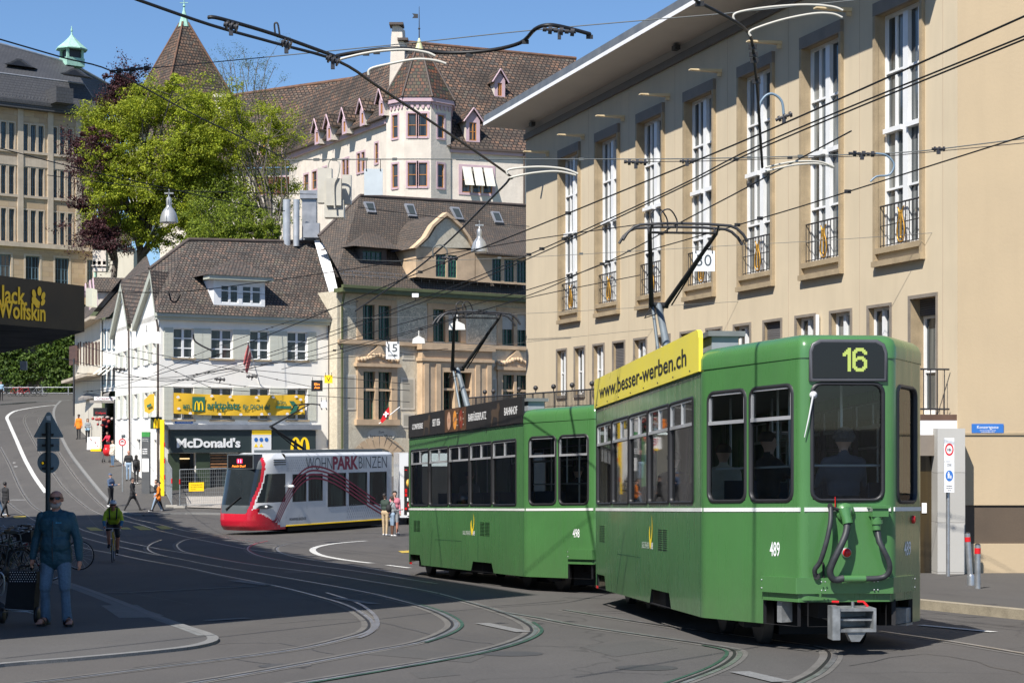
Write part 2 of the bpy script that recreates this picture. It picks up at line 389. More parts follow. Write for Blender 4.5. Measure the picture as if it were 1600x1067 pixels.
T6 = [(251, 843), (236, 849), (229, 856), (237, 863), (262, 870), (300, 877)]
T7 = [(620, 833), (520, 833), (397, 834), (338, 837.5), (294, 842), (277, 849), (276, 855), (287, 862), (320, 869)]
H1 = [(116, 636), (92, 638), (68, 641), (50, 645), (41, 650), (38, 657), (42, 668), (56, 695), (90, 749), (100, 762), (128, 787), (162, 806), (191, 813), (226, 822), (300, 841), (400, 860), (500, 872)]
H2 = [(116, 643), (90, 645), (70, 649), (61, 655), (63, 664), (90, 704), (121, 749), (163, 793), (200, 808), (260, 822), (340, 838), (440, 853)]
T8 = [(414, 845), (394, 850), (385, 857), (392, 864), (414, 871), (480, 882), (560, 893), (680, 912)]
T9 = [(560, 841), (494, 844.5), (452, 849), (434, 854), (431, 859), (441, 865), (470, 872), (540, 882), (640, 899)]
T10 = [(1370, 986), (1480, 1002), (1600, 1022), (1720, 1042)]
rail = MB()
for k, t in enumerate((T1, T2, T3, T4, T5, T6, T7, H1, H2, T8, T9, T10)):
 pl = pxline(t, 5)
 strip(rail, pl, .24, .004, 0); strip(rail, pl, .055, .008, 1, .037); strip(rail, pl, .035, .008, 2, -.02)
struct(rail, 'tram_rails', [M_railbed, M_railsteel, M_groove])
pt = MB()
strip(pt, pxline(T2[13:20], 5), .045, .010, 0, .11); strip(pt, pxline(T3[19:27], 5), .045, .010, 0, .11); strip(pt, pxline(T4[4:9], 5), .04, .010, 0, -.10)
strip(pt, pxline(T8[:6], 5), .045, .010, 1, .10); strip(pt, pxline(T3[11:14], 5), .05, .010, 1, .10)
struct(pt, 'rail_flange_paint', [M_grease_green, M_grease_red])
# an extra guard rail in the foreground curve
gd = MB(); strip(gd, pxline([(510, 926), (556, 941), (582, 958), (590, 975), (578, 989), (560, 997)], 5), .06, .009, 0); struct(gd, 'guard_rail_strip', M_railsteel)
# painted markings
pm = MB()
wl_ = [(114, 631), (70, 634.5), (31, 640.5), (18, 645), (11, 652), (14, 661), (26.7, 690), (39, 718), (56, 748), (72, 770)]
strip(pm, pxline(wl_, 6), .26, .012, 0)
strip(pm, pxline([(572, 845), (525, 849), (494, 855), (489, 861), (503, 868), (540, 875), (581, 880)], 5), .22, .012, 0)
for a, b, w in (((605, 883), (640, 887.5), .16), ((1438, 977), (1553, 988), .14), ((16, 781), (40, 781), .12), ((20, 723), (24, 723), .25), ((22, 729), (27, 729), .25)): strip(pm, [gp(*a), gp(*b)], w, .012, 0)
struct(pm, 'road_line', M_white_paint)
pw = MB()
for a, b, w in (((200, 926), (418, 915), .13), ((366, 907), (418, 914), .3), ((322, 970), (389, 966), .2), ((753, 974), (819, 988), .2), ((522, 934), (587, 944), .2), ((1155, 1050), (1222, 1066), .2), ((300, 945), (200, 926), .01), ((140, 925), (200, 926), .1)): strip(pw, [gp(*a), gp(*b)], w, .011, 0)
struct(pw, 'worn_road_line', M_white_worn)
py_ = MB()
for q in (((134, 824), (150, 824), (163, 829), (142, 829)), ((188, 824), (200, 824), (206, 827), (190, 827)), ((207, 822), (224, 822), (238, 828), (219, 828)), ((242, 822), (259, 822), (270, 826.5), (253, 827)), ((622, 861), (640, 860), (640, 863.5), (628, 864)), ((20, 807), (40, 806), (42, 809), (24, 810))):
 drape(py_, [gp(*p) for p in q], .012)
struct(py_, 'crossing_marks', M_yellow_paint)
cs = MB(); rc = random.Random(8)                          # tar-sealed seams and cracks
for pts in ([(420, 975), (560, 968), (740, 1003), (900, 1010)], [(260, 1012), (420, 1004), (520, 1022)], [(150, 1052), (330, 1030), (480, 1044)], [(1330, 1040), (1450, 1022), (1600, 1052)], [(60, 700), (110, 760), (160, 830)], [(120, 660), (150, 720), (215, 790)], [(300, 860), (420, 862), (560, 880)], [(230, 830), (330, 822), (470, 842)]):
 q = pxline(pts, 9); q = [p + Vector((rc.gauss(0, .02), rc.gauss(0, .03), 0)) for p in q]; strip(cs, q, .018, .003)
struct(cs, 'tar_seam', mat('tar', (.052, .051, .05), .5, var=.2))
# repaired asphalt patches and covers
pp = MB()
for q in (((600, 1010), (760, 1024), (735, 1035), (560, 1021)), ((300, 905), (345, 896), (392, 906), (350, 916)), ((905, 1010), (1010, 1000), (1060, 1012), (960, 1026)), ((640, 1050), (700, 1046), (720, 1054), (655, 1060))):
 drape(pp, [gp(*p) for p in q], .0025)
struct(pp, 'road_patch', asphalt('asphalt_patch', (.078, .075, .071), .2, .1))
mc = MB()
for (px, py, r) in ((800, 1021, .33), (1010, 1043, .3), (470, 893, .4), (232, 768, .5), (130, 657, .5), (445, 1040, .26)):
 x, y = gp(px, py); drape(mc, [(x + r * math.cos(a * math.pi / 8), y + r * math.sin(a * math.pi / 8)) for a in range(16)], .0035 if py > 800 else .085)
struct(mc, 'manhole_cover', mat('cast_iron', (.06, .058, .055), .6, var=.3, fine=.5))
# ================================================================ CONCERT HALL (right)
M_stucco = mat('cream_stucco', (.60, .505, .355), .85, var=.05, scale=.5, streak=.14, bmp=.002, bscale=35)
M_stucco2 = mat('cream_stucco_yellow', (.48, .375, .24), .85, var=.04, scale=.5, streak=.10, bmp=.003, bscale=14)
M_sand = mat('brown_sandstone', (.36, .28, .175), .8, var=.22, scale=2.2, fine=.25, bmp=.003)
M_sandgrey = mat('grey_sandstone', (.23, .20, .165), .8, var=.2, scale=2, fine=.25)
M_winwhite = mat('white_window_paint', (.78, .79, .79), .45, var=.05, scale=2)
M_iron = mat('black_iron', (.035, .035, .038), .5, var=.2)
M_gold = mat('gold_lyre', (.55, .30, .05), .4, metal=.5, var=.2, scale=8)
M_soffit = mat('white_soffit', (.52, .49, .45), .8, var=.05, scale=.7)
M_roofmetal = mat('grey_roof_sheet', (.16, .17, .175), .5, metal=.3, var=.2)
M_fascia = mat('white_fascia', (.85, .85, .85), .6, var=.04)
M_beam = mat('grey_beam', (.17, .15, .13), .7, var=.15)
M_blind = bricks('slatted_blind', [(.14, .13, .13), (.18, .17, .17)], 5, .05, .012, (.05, .05, .05), bdist=.01)
def pane_mat(name, c1, c2, rough=.05):
 if name in _mats: return _mats[name]
 m, n, l, bs = nt(name); tc = n.new('ShaderNodeTexCoord').outputs['Object']
 mp = n.new('ShaderNodeMapping'); mp.inputs['Scale'].default_value = (2.3, 2.3, .15); l.new(tc, mp.inputs[0])
 f = noise(n, l, mp.outputs[0], 1.4, 2, .5); l.new(ramp(n, l, f, [(.42, c1), (.58, c2)]), bs.inputs['Base Color'])
 bs.inputs['Roughness'].default_value = rough; bs.inputs['Specular IOR Level'].default_value = .6; _mats[name] = m; return m
M_pane = pane_mat('window_glass_dark', (.015, .018, .02), (.05, .055, .055))
M_paneC = pane_mat('window_glass_curtain', (.03, .04, .045), (.22, .23, .22))
M_concrete = bricks('pale_concrete_blocks', [(.42, .41, .38), (.47, .46, .43)], 30, 1.05, .006, (.25, .24, .22), bdist=.004, patch=.15)
M_brown = mat('brown_base_band', (.10, .073, .05), .75, var=.15, scale=1.2, fine=.2)
cN = P(1496, HY, 21.7 / (.3136 + 696 / 2800)); cF = P(822, HY, 21.7 / (.3136 + 22 / 2800))
FC = Frame((cF.x, cF.y), (cN.x - cF.x, cN.y - cF.y), CZ); LC = (Vector((cN.x - cF.x, cN.y - cF.y))).length
EAVE = 11.62
casino = thing('concert_hall', (cN.x - 4, cN.y + 14, G(50)), 'large cream concert hall with seven tall windows and a white overhanging eave', 'building')
tall = [FC.u(x) for x in (874.5, 932.7, 997.3, 1071.8, 1156, 1254.2, 1368.6)]
u0 = tall[0]; pitch = (tall[6] - tall[0]) / 6; tall = [u0 + pitch * i for i in range(7)]
TW = 2.22; TT = FC.v(1254.2, 60.4); TB = FC.v(1254.2, 439)
small_px = [(870, 886), (897.6, 915), (927, 945), (958, 978), (991.7, 1012), (1026, 1049), (1063, 1089), (1104, 1130), (1148, 1176), (1197, 1225), (1243, 1283), (1297, 1335), (1356, 1397.6)]
ST = FC.v(870, 546); sw = 1.12
sm0 = FC.u(870); sm12 = FC.u(1356); smalls = [sm0 + (sm12 - sm0) * i / 12 for i in range(13)]
door_u = (FC.u(1420.7), FC.u(1465)); door_v = (FC.v(1440, 648), FC.v(1420.7, 464))
holes = [(u + .11, u + TW - .11, TB + .42, TT - .3) for u in tall] + [(u + .06, u + sw - .06, ST - 1.66, ST - .06) for u in smalls] + [(door_u[0] + .06, door_u[1] - .04, door_v[0], door_v[1] - .06)]
b = MB(); wall(b, FC, 0, LC, -6, EAVE, holes, .42, 0, 1)
# end wall facing the square and frontal wall to the right
n_in = -FC.N; far = 16
b.face([FC.p(0, -6) - FC.N * far, FC.p(0, -6), FC.p(0, EAVE), FC.p(0, EAVE) - FC.N * far], 0)
b.face([FC.p(0, EAVE), FC.p(LC, EAVE), FC.p(LC, EAVE) + V(0, 20, 0), FC.p(0, EAVE) - FC.N * far], 2)
bw = b.build('wall', [M_stucco, M_sand, M_roofmetal], casino)
g = MB()
for k in range(1, 17):                                   # fine panel joints of the rendered wall
 u = tall[0] - .8 + pitch / 2 * (k - 1) + (pitch - TW) * .0
 if k % 2 == 0: continue
for k in range(6):
 u = tall[k] + TW + (pitch - TW) / 2; g.fbox(FC, u, u + .014, -3, EAVE - .1, 0, .004)
g.fbox(FC, FC.u(1473), FC.u(1473) + .014, .6, EAVE - .1, 0, .004)
g.build('wall_joint', mat('joint_tan', (.42, .33, .24), .9, var=0), casino)  # thin strips in a darker tan draw the panel joints
NF = Frame((cN.x, cN.y), (1, 0.012), CZ)                 # frontal wall
zs = -2.35; v1, v2 = NF.v(1550, 849), NF.v(1550, 789)
b = MB()
b.face([NF.p(0, -3.6), NF.p(22, -3.6), NF.p(22, v1), NF.p(0, v1)], 0)
b.face([NF.p(0, v2), NF.p(22, v2), NF.p(22, 16), NF.p(0, 16)], 0)
b.fbox(NF, .02, 22, NF.v(1550, 679.5), NF.v(1550, 676), 0, .03, 1)
b.face([NF.p(0, v1), NF.p(22, v1), NF.p(22, v1, -.04), NF.p(0, v1, -.04)], 0)
b.face([NF.p(0, v2, -.04), NF.p(22, v2, -.04), NF.p(22, v2), NF.p(0, v2)], 0)
b.build('side_wall', [M_stucco2, M_sand], casino)
b = MB(); b.face([NF.p(0, v1, -.04), NF.p(22, v1, -.04), NF.p(22, v2, -.04), NF.p(0, v2, -.04)]); b.build('base_band', M_brown, casino)
# roof: eave plate with white fascia, sloping soffit and beam
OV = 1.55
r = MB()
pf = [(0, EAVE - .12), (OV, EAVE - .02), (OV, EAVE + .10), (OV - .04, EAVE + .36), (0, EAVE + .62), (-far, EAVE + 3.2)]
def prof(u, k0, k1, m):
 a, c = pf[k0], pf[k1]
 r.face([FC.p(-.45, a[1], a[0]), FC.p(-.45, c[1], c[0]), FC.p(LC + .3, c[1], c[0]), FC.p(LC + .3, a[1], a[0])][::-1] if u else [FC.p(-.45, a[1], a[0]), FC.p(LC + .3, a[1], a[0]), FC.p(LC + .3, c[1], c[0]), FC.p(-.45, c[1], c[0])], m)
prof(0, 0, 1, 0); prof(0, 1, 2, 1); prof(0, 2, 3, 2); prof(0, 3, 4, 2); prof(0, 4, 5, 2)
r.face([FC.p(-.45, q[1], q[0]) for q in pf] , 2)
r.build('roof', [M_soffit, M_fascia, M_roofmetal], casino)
b = MB(); b.fbox(FC, -.02, LC, EAVE - .58, EAVE - .36, 0, .1); b.build('cornice_beam', M_beam, casino)
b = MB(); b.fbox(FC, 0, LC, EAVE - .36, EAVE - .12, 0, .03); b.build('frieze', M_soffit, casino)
for px in (840, 1066): 
 b = MB(); c = FC.p(FC.u(px), EAVE - .3, .18); b.box(c, FC.U * .3, FC.N * .16, V(0, 0, .14)); b.build('floodlight', M_iron, casino)
lyre = None
def lyre_mb(mb, F, u, v, d, h):
 for s in (-1, 1):
  pts = [(0, .02), (.16, .03), (.27, .14), (.30, .30), (.24, .48), (.13, .62), (.11, .74), (.17, .84), (.26, .88)]
  mb.tube([F.p(u + s * x * h * .62, v + y * h, d) for x, y in pts], .017, 5)
 for x in (-.05, 0, .05): mb.tube([F.p(u + x * h * .62, v + .1 * h, d), F.p(u + x * h * .62, v + .8 * h, d)], .007, 4)
 mb.tube([F.p(u - .13 * h * .62, v + .74 * h, d), F.p(u + .13 * h * .62, v + .74 * h, d)], .014, 4)
 mb.ball(F.p(u, v + .12 * h, d), .03, 6)
for i, u in enumerate(tall):                             # tall windows
 a0, a1, c0, c1 = u, u + TW, TB, TT; t = .09
 s = MB()
 s.fbox(FC, a0, a0 + .11, c0 + .1, c1 - .3, -.01, t); s.fbox(FC, a1 - .11, a1, c0 + .1, c1 - .3, -.01, t)
 s.fbox(FC, a0, a1, c1 - .3, c1, -.01, t + .003, 1); s.fbox(FC, a0 - .01, a1 + .01, c0, c0 + .13, -.01, t + .04)
 s.fbox(FC, a0 + .11, a1 - .11, c0 + .13, c0 + .3, -.3, -.2, 1); s.fbox(FC, a0 + .11, a1 - .11, c0 + .3, c0 + .43, -.41, t)
 su = s.build('window_surround', [M_sand, M_sandgrey], casino)
 x0, x1, y0, y1 = a0 + .11, a1 - .11, c0 + .43, c1 - .3; D = -.27
 w = MB(); fr = .085
 w.fbox(FC, x0, x0 + fr, y0, y1, D, D + .09); w.fbox(FC, x1 - fr, x1, y0, y1, D, D + .09)
 w.fbox(FC, x0 + fr, x1 - fr, y1 - fr, y1, D, D + .09); w.fbox(FC, x0 + fr, x1 - fr, y0, y0 + .1, D, D + .09)
 xm = (x0 + x1) / 2; w.fbox(FC, xm - .11, xm + .11, y0 + .1, y1 - fr, D, D + .13)
 q = (y1 - y0) / 4
 for a, c in ((x0 + fr, xm - .11), (xm + .11, x1 - fr)):
  md = (a + c) / 2; w.fbox(FC, md - .035, md + .035, y0 + .1, y1 - fr, D, D + .08)
  for k in (1, 2, 3):
   hh = .05 if k != 2 else .11; w.fbox(FC, a, c, y0 + q * k - hh / 2, y0 + q * k + hh / 2, D + .01, D + (.2 if k == 2 else .11))
 wo = w.build('window', M_winwhite, casino)
 g = MB(); g.face([FC.p(x0, y0, D + .03), FC.p(x1, y0, D + .03), FC.p(x1, y1, D + .03), FC.p(x0, y1, D + .03)]); g.build('pane', M_paneC, wo)
 rl = MB(); rt = y0 + .98; d = -.05
 rl.tube([FC.p(x0, rt, d), FC.p(x1, rt, d)], .022, 4)
 for vv in (.06, .52): rl.tube([FC.p(x0, y0 + vv, d), FC.p(x1, y0 + vv, d)], .013, 4)
 for k in range(13):
  uu = x0 + (x1 - x0) * k / 12; rl.tube([FC.p(uu, y0, d), FC.p(uu, rt, d)], .012, 4)
 ro = rl.build('window_railing', M_iron, casino)
 lm = MB(); lyre_mb(lm, FC, (x0 + x1) / 2, y0 + .06, d + .03, .92); lm.build('lyre', M_gold, ro)
for i in range(-1, 7):                                   # cream wedge brackets
 u = tall[0] + pitch * i + TW + .42; v = TT + .12; b = MB()
 b.prism([FC.p(u, v - .02, 0), FC.p(u, v + .07, 0), FC.p(u, v + .03, .95), FC.p(u, v, .95)], FC.U * -.16)
 b.fbox(FC, u - .1, u - .04, v - .12, v - .02, 0, .12); b.build('flag_bracket', mat('cream_bracket', (.72, .58, .36), .6, var=.05), casino)
for i, u in enumerate(smalls):
 y1 = ST - .06; y0 = y1 - 1.6; x0, x1 = u + .06, u + sw - .06; s = MB()
 s.fbox(FC, u - .02, u + .06, y0 - .1, y1 + .07, -.01, .03); s.fbox(FC, u + sw - .06, u + sw + .02, y0 - .1, y1 + .07, -.01, .03)
 s.fbox(FC, u + .06, u + sw - .06, y1, y1 + .07, -.01, .031); s.fbox(FC, u + .06, u + sw - .06, y0 - .1, y0, -.01, .06)
 s.build('window_surround', M_sandgrey, casino)
 w = MB(); D = -.13; D2 = -.19; fr = .07
 w.fbox(FC, x0, x0 + fr, y0, y1, D2, D); w.fbox(FC, x1 - fr, x1, y0, y1, D2, D); w.fbox(FC, x0 + fr, x1 - fr, y1 - fr, y1, D2, D); w.fbox(FC, x0 + fr, x1 - fr, y0, y0 + fr, D2, D)
 w.fbox(FC, (x0 + x1) / 2 - .06, (x0 + x1) / 2 + .06, y0 + fr, y1 - fr, D2, D + .03); w.fbox(FC, x0 + fr, x1 - fr, (y0 + y1) / 2 - .02, (y0 + y1) / 2 + .02, D2 + .01, D - .01)
 wo = w.build('window', M_winwhite, casino)
 g = MB(); g.face([FC.p(x0, y0, D2 + .02), FC.p(x1, y0, D2 + .02), FC.p(x1, y1, D2 + .02), FC.p(x0, y1, D2 + .02)]); g.build('pane', M_paneC, wo)
 bl = {3: 1.5, 9: .95, 6: .5}.get(i)
 if bl:
  g = MB(); g.fbox(FC, x0, x1, y1 - bl, y1, -.12, -.08); g.build('blind', M_blind, casino)
# tall glazed door on the terrace
x0, x1 = door_u[0] + .06, door_u[1] - .04; y0, y1 = door_v[0], door_v[1] - .06
s = MB(); s.fbox(FC, door_u[0] - .02, x0, y0, y1 + .08, -.01, .03); s.fbox(FC, x1, door_u[1] + .02, y0, y1 + .08, -.01, .03); s.fbox(FC, x0, x1, y1, y1 + .08, -.01, .031); s.build('door_surround', M_sandgrey, casino)
w = MB(); D2, D = -.4, -.33
for a in (x0, (x0 + x1) / 2 - .05, x1 - .07): w.fbox(FC, a, a + (.1 if 0 < a - x0 < .9 else .07), y0, y1 - .38, D2, D)
w.fbox(FC, x0 + .07, x1 - .07, y0 + .95, y0 + 1.0, D2 + .01, D - .01); w.fbox(FC, x0 + .07, x1 - .07, y0, y0 + .12, D2 + .01, D - .01); w.fbox(FC, x0, x1, y1 - .44, y1 - .38, D2 - .01, D + .01)
do = w.build('balcony_door', M_winwhite, casino)
g = MB(); g.face([FC.p(x0, y0, D2 + .02), FC.p(x1, y0, D2 + .02), FC.p(x1, y1, D2 + .02), FC.p(x0, y1, D2 + .02)]); g.build('pane', M_paneC, do)
g = MB(); g.fbox(FC, x0, x1, y1 - .38, y1, -.3, -.24); g.build('blind', M_blind, casino)
# terrace: slab, railing with ball finials
TZ = .42; TD = 1.6; tu0 = -3.4; tu1 = LC - .02
b = MB(); b.fbox(FC, tu0, tu1, TZ - .13, TZ, .001, TD, 0); b.fbox(FC, tu0 + .02, tu1 + .0, TZ - .44, TZ - .13, .002, TD - .04, 1)
terr = b.build('terrace', [mat('copper_brown_edge', (.13, .075, .05), .6, var=.2), M_fascia], casino)
uR = FC.u(1473, TD - .08); uR = min(uR, LC - .25)
rl = MB(); d = TD - .08
for vv, rr in ((.98, .026), (.12, .014), (.5, .010)): rl.tube([FC.p(tu0, TZ + vv, d), FC.p(uR, TZ + vv, d)], rr, 4)
n = int((uR - tu0) / .13)
for k in range(n + 1):
 u = uR - .13 * k; rl.tube([FC.p(u, TZ, d), FC.p(u, TZ + .98, d)], .011 if k % 9 else .024, 4)
for vv in (.98, .12): rl.tube([FC.p(uR, TZ + vv, d), FC.p(uR, TZ + vv, .05)], .02, 4)
for k in range(1, 9): rl.tube([FC.p(uR, TZ, d * k / 9), FC.p(uR, TZ + .98, d * k / 9)], .011, 4)
rl.build('terrace_railing', M_iron, terr)
for px in (757.7, 771, 811, 837, 865, 894, 925):
 f = MB(); u = FC.u(px, d); f.ball(FC.p(u, TZ + 1.16, d), .085, 8); f.tube([FC.p(u, TZ + .98, d), FC.p(u, TZ + 1.12, d)], .02, 5); f.build('railing_finial', M_iron, terr)
# portal under the terrace: concrete pier, dark glazed entrance
b = MB(); zl = -3.4
NP = Frame((P(1465, HY, 38.0).x, 38.0), (1, 0.0), CZ)
b.fbox(NP, 0, NP.u(1508), zl, TZ - .30, -.9, 0, 0); b.build('entrance_pier', M_concrete, casino)
g = MB(); g.face([NP.p(-2.6, zl, -.55), NP.p(0, zl, -.55), NP.p(0, TZ - .44, -.55), NP.p(-2.6, TZ - .44, -.55)]); g.build('entrance_glass', pane_mat('entrance_glass', (.012, .012, .012), (.05, .035, .015), .06), casino)
b = MB(); b.fbox(NP, -2.6, 0, NP.v(1450, 712), TZ - .44, -.54, -.3); b.build('entrance_lintel', mat('taupe_stone', (.20, .17, .14), .8, var=.1), casino)
b = MB(); b.fbox(NP, NP.u(1449.5), NP.u(1457), NP.v(1453, 803), NP.v(1453, 787), -.545, -.53); b.build('notice', M_fascia, casino)
# street name plate, traffic sign post, bollards
M_signblue = mat('sign_blue', (.035, .16, .50), .4, var=.04); M_signred = mat('sign_red', (.62, .015, .02), .4, var=.04); M_signwhite = mat('sign_white', (.78, .79, .80), .4, var=.04)
M_black = mat('black_print', (.012, .012, .014), .5, var=0); M_alu = mat('aluminium', (.50, .52, .54), .38, metal=.8, var=.12, scale=5); M_whitetxt = mat('white_print', (.82, .82, .82), .5, var=0)
a = NF.rect(1518, 1567.5, 662, 677); b = MB(); b.fbox(NF, a[0], a[1], a[2], a[3], .001, .03)
t = b.build('street_name_plate', M_signblue); tag(t, 'blue Konzertgasse street name plate on the cream side wall', 'sign')
text('Konzertgasse', NF, (a[0] + a[1]) / 2, a[2] + .105, .065, M_whitetxt, t, width=.46, d=.035, align='CENTER')
text('Gasse zum ehemaligen Konzertsaal', NF, (a[0] + a[1]) / 2, a[2] + .055, .022, M_whitetxt, t, width=.34, d=.035, align='CENTER')
text('am Barfüsserplatz in Basel', NF, (a[0] + a[1]) / 2, a[2] + .018, .022, M_whitetxt, t, width=.28, d=.035, align='CENTER')
YS = 36.6; SF = Frame((0, YS), (1, 0), CZ)
zg = G(YS) + .13 - CZ
post = thing('sign_post', SF.p(SF.u(1484), zg, -.1), 'slim grey post with white sign box of weight limit and pedestrian zone signs', 'sign post')
b = MB(); b.tube([SF.p(SF.u(1483.5), zg, -.12), SF.p(SF.u(1483.5), SF.v(1484, 684), -.12)], .04, 10); b.build('pole', M_alu, post)
a = SF.rect(1475.5, 1491, 684, 769)
b = MB(); b.fbox(SF, a[0], a[1], SF.v(1484, 720.5), a[3], -.05, 0); s1 = b.build('sign_panel', M_signwhite, post)
c = ((a[0] + a[1]) / 2, SF.v(1484, 702))
def disc(F, u, v, r, d, m, parent, name, r0=0, n=28, sy=1):
 mb = MB(); o = [F.p(u + r * math.cos(2 * math.pi * k / n), v + sy * r * math.sin(2 * math.pi * k / n), d) for k in range(n)]
 if r0:
  i_ = [F.p(u + r0 * math.cos(2 * math.pi * k / n), v + sy * r0 * math.sin(2 * math.pi * k / n), d) for k in range(n)]
  for k in range(n): mb.face([o[k], o[(k + 1) % n], i_[(k + 1) % n], i_[k]])
 else: mb.face(o)
 return mb.build(name, m, parent)
disc(SF, c[0], c[1], .087, .004, M_signred, s1, 'red_ring', .062, sy=1.45)
text('18t', SF, c[0], c[1] - .03, .055, M_black, s1, width=.085, d=.005, align='CENTER', bold=.01)
b = MB(); b.fbox(SF, a[0], a[1], a[2], SF.v(1484, 721.5), -.05, .002); s2 = b.build('sign_panel', M_signwhite, post)
text('ZONE', SF, c[0], SF.v(1484, 728), .05, M_black, s2, width=.085, d=.006, align='CENTER')
cy = SF.v(1484, 743); disc(SF, c[0], cy, .077, .006, M_signblue, s2, 'blue_disc', sy=1.45)
b = MB()
def walker(mb, F, u, v, h, d):
 mb.face([F.p(u + h * .09 * math.cos(a_), v + h * .43 + h * .09 * math.sin(a_), d) for a_ in [k * math.pi / 5 for k in range(10)]])
 mb.face([F.p(u - .13 * h, v + .3 * h, d), F.p(u - .16 * h, v, d), F.p(u + .16 * h, v, d), F.p(u + .13 * h, v + .3 * h, d)])
 mb.face([F.p(u - .12 * h, v, d), F.p(u - .14 * h, v - .45 * h, d), F.p(u - .03 * h, v - .45 * h, d), F.p(u, v, d)]); mb.face([F.p(u, v, d), F.p(u + .05 * h, v - .45 * h, d), F.p(u + .15 * h, v - .45 * h, d), F.p(u + .12 * h, v, d)])
walker(b, SF, c[0] - .015, cy + .01, .14, .008); walker(b, SF, c[0] + .03, cy - .025, .08, .008); b.build('pedestrian_symbol', M_whitetxt, s2)
for k, (s_, w_) in enumerate((('Güterumschlag gestattet', .12), ('Mo-Sa 05.00-11.00', .12), ('Taxi frei', .07))): text(s_, SF, c[0], SF.v(1484, 759.3 + 3.6 * k), .02, M_black, s2, width=w_, d=.006, align='CENTER')
for k, (px, py, top, lab, tilt) in enumerate(((1517, 914, 833, 'tilted steel bollard with red reflective collar next to the concrete pier', -.07), (1527.5, 919, 851, 'upright steel bollard with red band, nearest the kerb', .0))):
 lo, hi = 20, 45
 for _ in range(40):
  m_ = (lo + hi) / 2
  if HY - (G(m_) + .13 - CZ) / m_ * FPX > py: lo = m_
  else: hi = m_
 Y = lo; base = V((px - 800) / FPX * Y, Y, G(Y) + .13); H = (py - top) / FPX * Y
 t = thing('bollard', base, lab, 'bollard', 'steel bollards by the cream wall'); tp = base + V(tilt * H, 0, H)
 b = MB(); b.tube([base, tp], .052, 14); b.lathe(base, [(.07, 0), (.07, .16), (.056, .2)], 14) if k == 0 else None; b.build('post', M_alu, t)
 b = MB(); q0 = base.lerp(tp, .80 if k else .84); q1 = base.lerp(tp, .93); b.tube([q0, q1], .055, 14); b.build('red_band', M_signred, t)
 b = MB(); b.ball(tp, .052, 8, sq=.5); b.build('cap', M_black, t)
# downpipe at the small windows
b = MB(); b.tube([FC.p(FC.u(1282), ST - .05, .08), FC.p(FC.u(1282), ST - 3, .08)], .05, 8); b.build('downpipe', M_winwhite, casino)
# ================================================================ GREEN TRAMS
def paint(name, col, rough=.22, dirt=.22):
 m, n, l, bs = nt(name); tc = n.new('ShaderNodeTexCoord').outputs['Object']
 f = noise(n, l, tc, .9, 6, .6); mp = n.new('ShaderNodeMapping'); mp.inputs['Scale'].default_value = (3, 3, .25); l.new(tc, mp.inputs[0])
 f2 = noise(n, l, mp.outputs[0], 2.2, 5, .65)
 c = ramp(n, l, f, [(.3, tuple(x * .9 for x in col)), (.7, tuple(min(1, x * 1.08) for x in col))])
 c = mixc(n, l, ramp(n, l, f2, [(.48, (0, 0, 0)), (.8, (dirt,) * 3)]), c, tuple(x * .5 + .03 for x in col))
 sx = n.new('ShaderNodeSeparateXYZ'); l.new(tc, sx.inputs[0]); mr = n.new('ShaderNodeMapRange'); mr.inputs[1].default_value = .25; mr.inputs[2].default_value = 1.25; mr.inputs[3].default_value = .6; mr.inputs[4].default_value = 0; l.new(sx.outputs[2], mr.inputs[0])
 mu = n.new('ShaderNodeMath'); mu.operation = 'MULTIPLY'; l.new(mr.outputs[0], mu.inputs[0]); l.new(noise(n, l, tc, 3.5, 6, .7), mu.inputs[1]); c = mixc(n, l, mu.outputs[0], c, (.075, .068, .05))
 l.new(c, bs.inputs['Base Color']); l.new(ramp(n, l, f2, [(.3, (rough,) * 3), (.75, (rough + .2,) * 3)]), bs.inputs['Roughness'])
 bs.inputs['Coat Weight'].default_value = .45; bs.inputs['Coat Roughness'].default_value = .07
 bump(n, l, bs, noise(n, l, tc, 2.2, 2, .5), .006, .6); _mats[name] = m; return m
M_green = paint('tram_green', (.064, .182, .056)); M_greyroof = mat('tram_roof_grey', (.17, .18, .18), .7, var=.25, scale=2)
M_stripe = mat('tram_white_stripe', (.70, .71, .68), .45, var=.08); M_under = mat('underframe_black', (.012, .012, .013), .8, var=.3)
M_rubber = mat('rubber_seal', (.018, .018, .02), .5, var=.1); M_alufr = mat('window_aluminium', (.50, .51, .52), .42, metal=.5, var=.15)
M_tglass = glass_clear('tram_glass', (.82, .88, .87), 1.62); M_inter = mat('tram_interior', (.30, .31, .29), .7, var=.1)
M_seat = mat('tram_seat', (.035, .06, .10), .8, var=.2); M_boxgrey = mat('equipment_grey', (.28, .31, .33), .55, var=.2, scale=2)
M_yellow = mat('board_yellow', (.78, .66, .06), .35, var=.06, scale=1); M_boardblack = mat('board_black', (.022, .019, .018), .35, var=.1)
M_lampred = mat('lamp_red_glass', (.55, .01, .012), .12, var=.1); M_orange = mat('lamp_orange_glass', (.85, .18, .01), .2, var=.05)
M_steelrough = mat('worn_steel', (.27, .28, .28), .5, metal=.5, var=.35, scale=7, bmp=.003); M_hose = mat('rubber_hose', (.028, .03, .033), .55, var=.3, scale=8)
M_pantgrey = mat('pantograph_grey', (.17, .20, .22), .5, metal=.3, var=.2); M_ledlime = emit('led_lime', (.36, .44, .10), .2)
M_curtain = mat('cab_curtain', (.42, .56, .55), .8, var=.15)
M_gold2 = mat('logo_yellow', (.82, .60, .03), .4, var=.05)
M_wheel = mat('wheel_dark_steel', (.05, .048, .045), .5, metal=.5, var=.3)
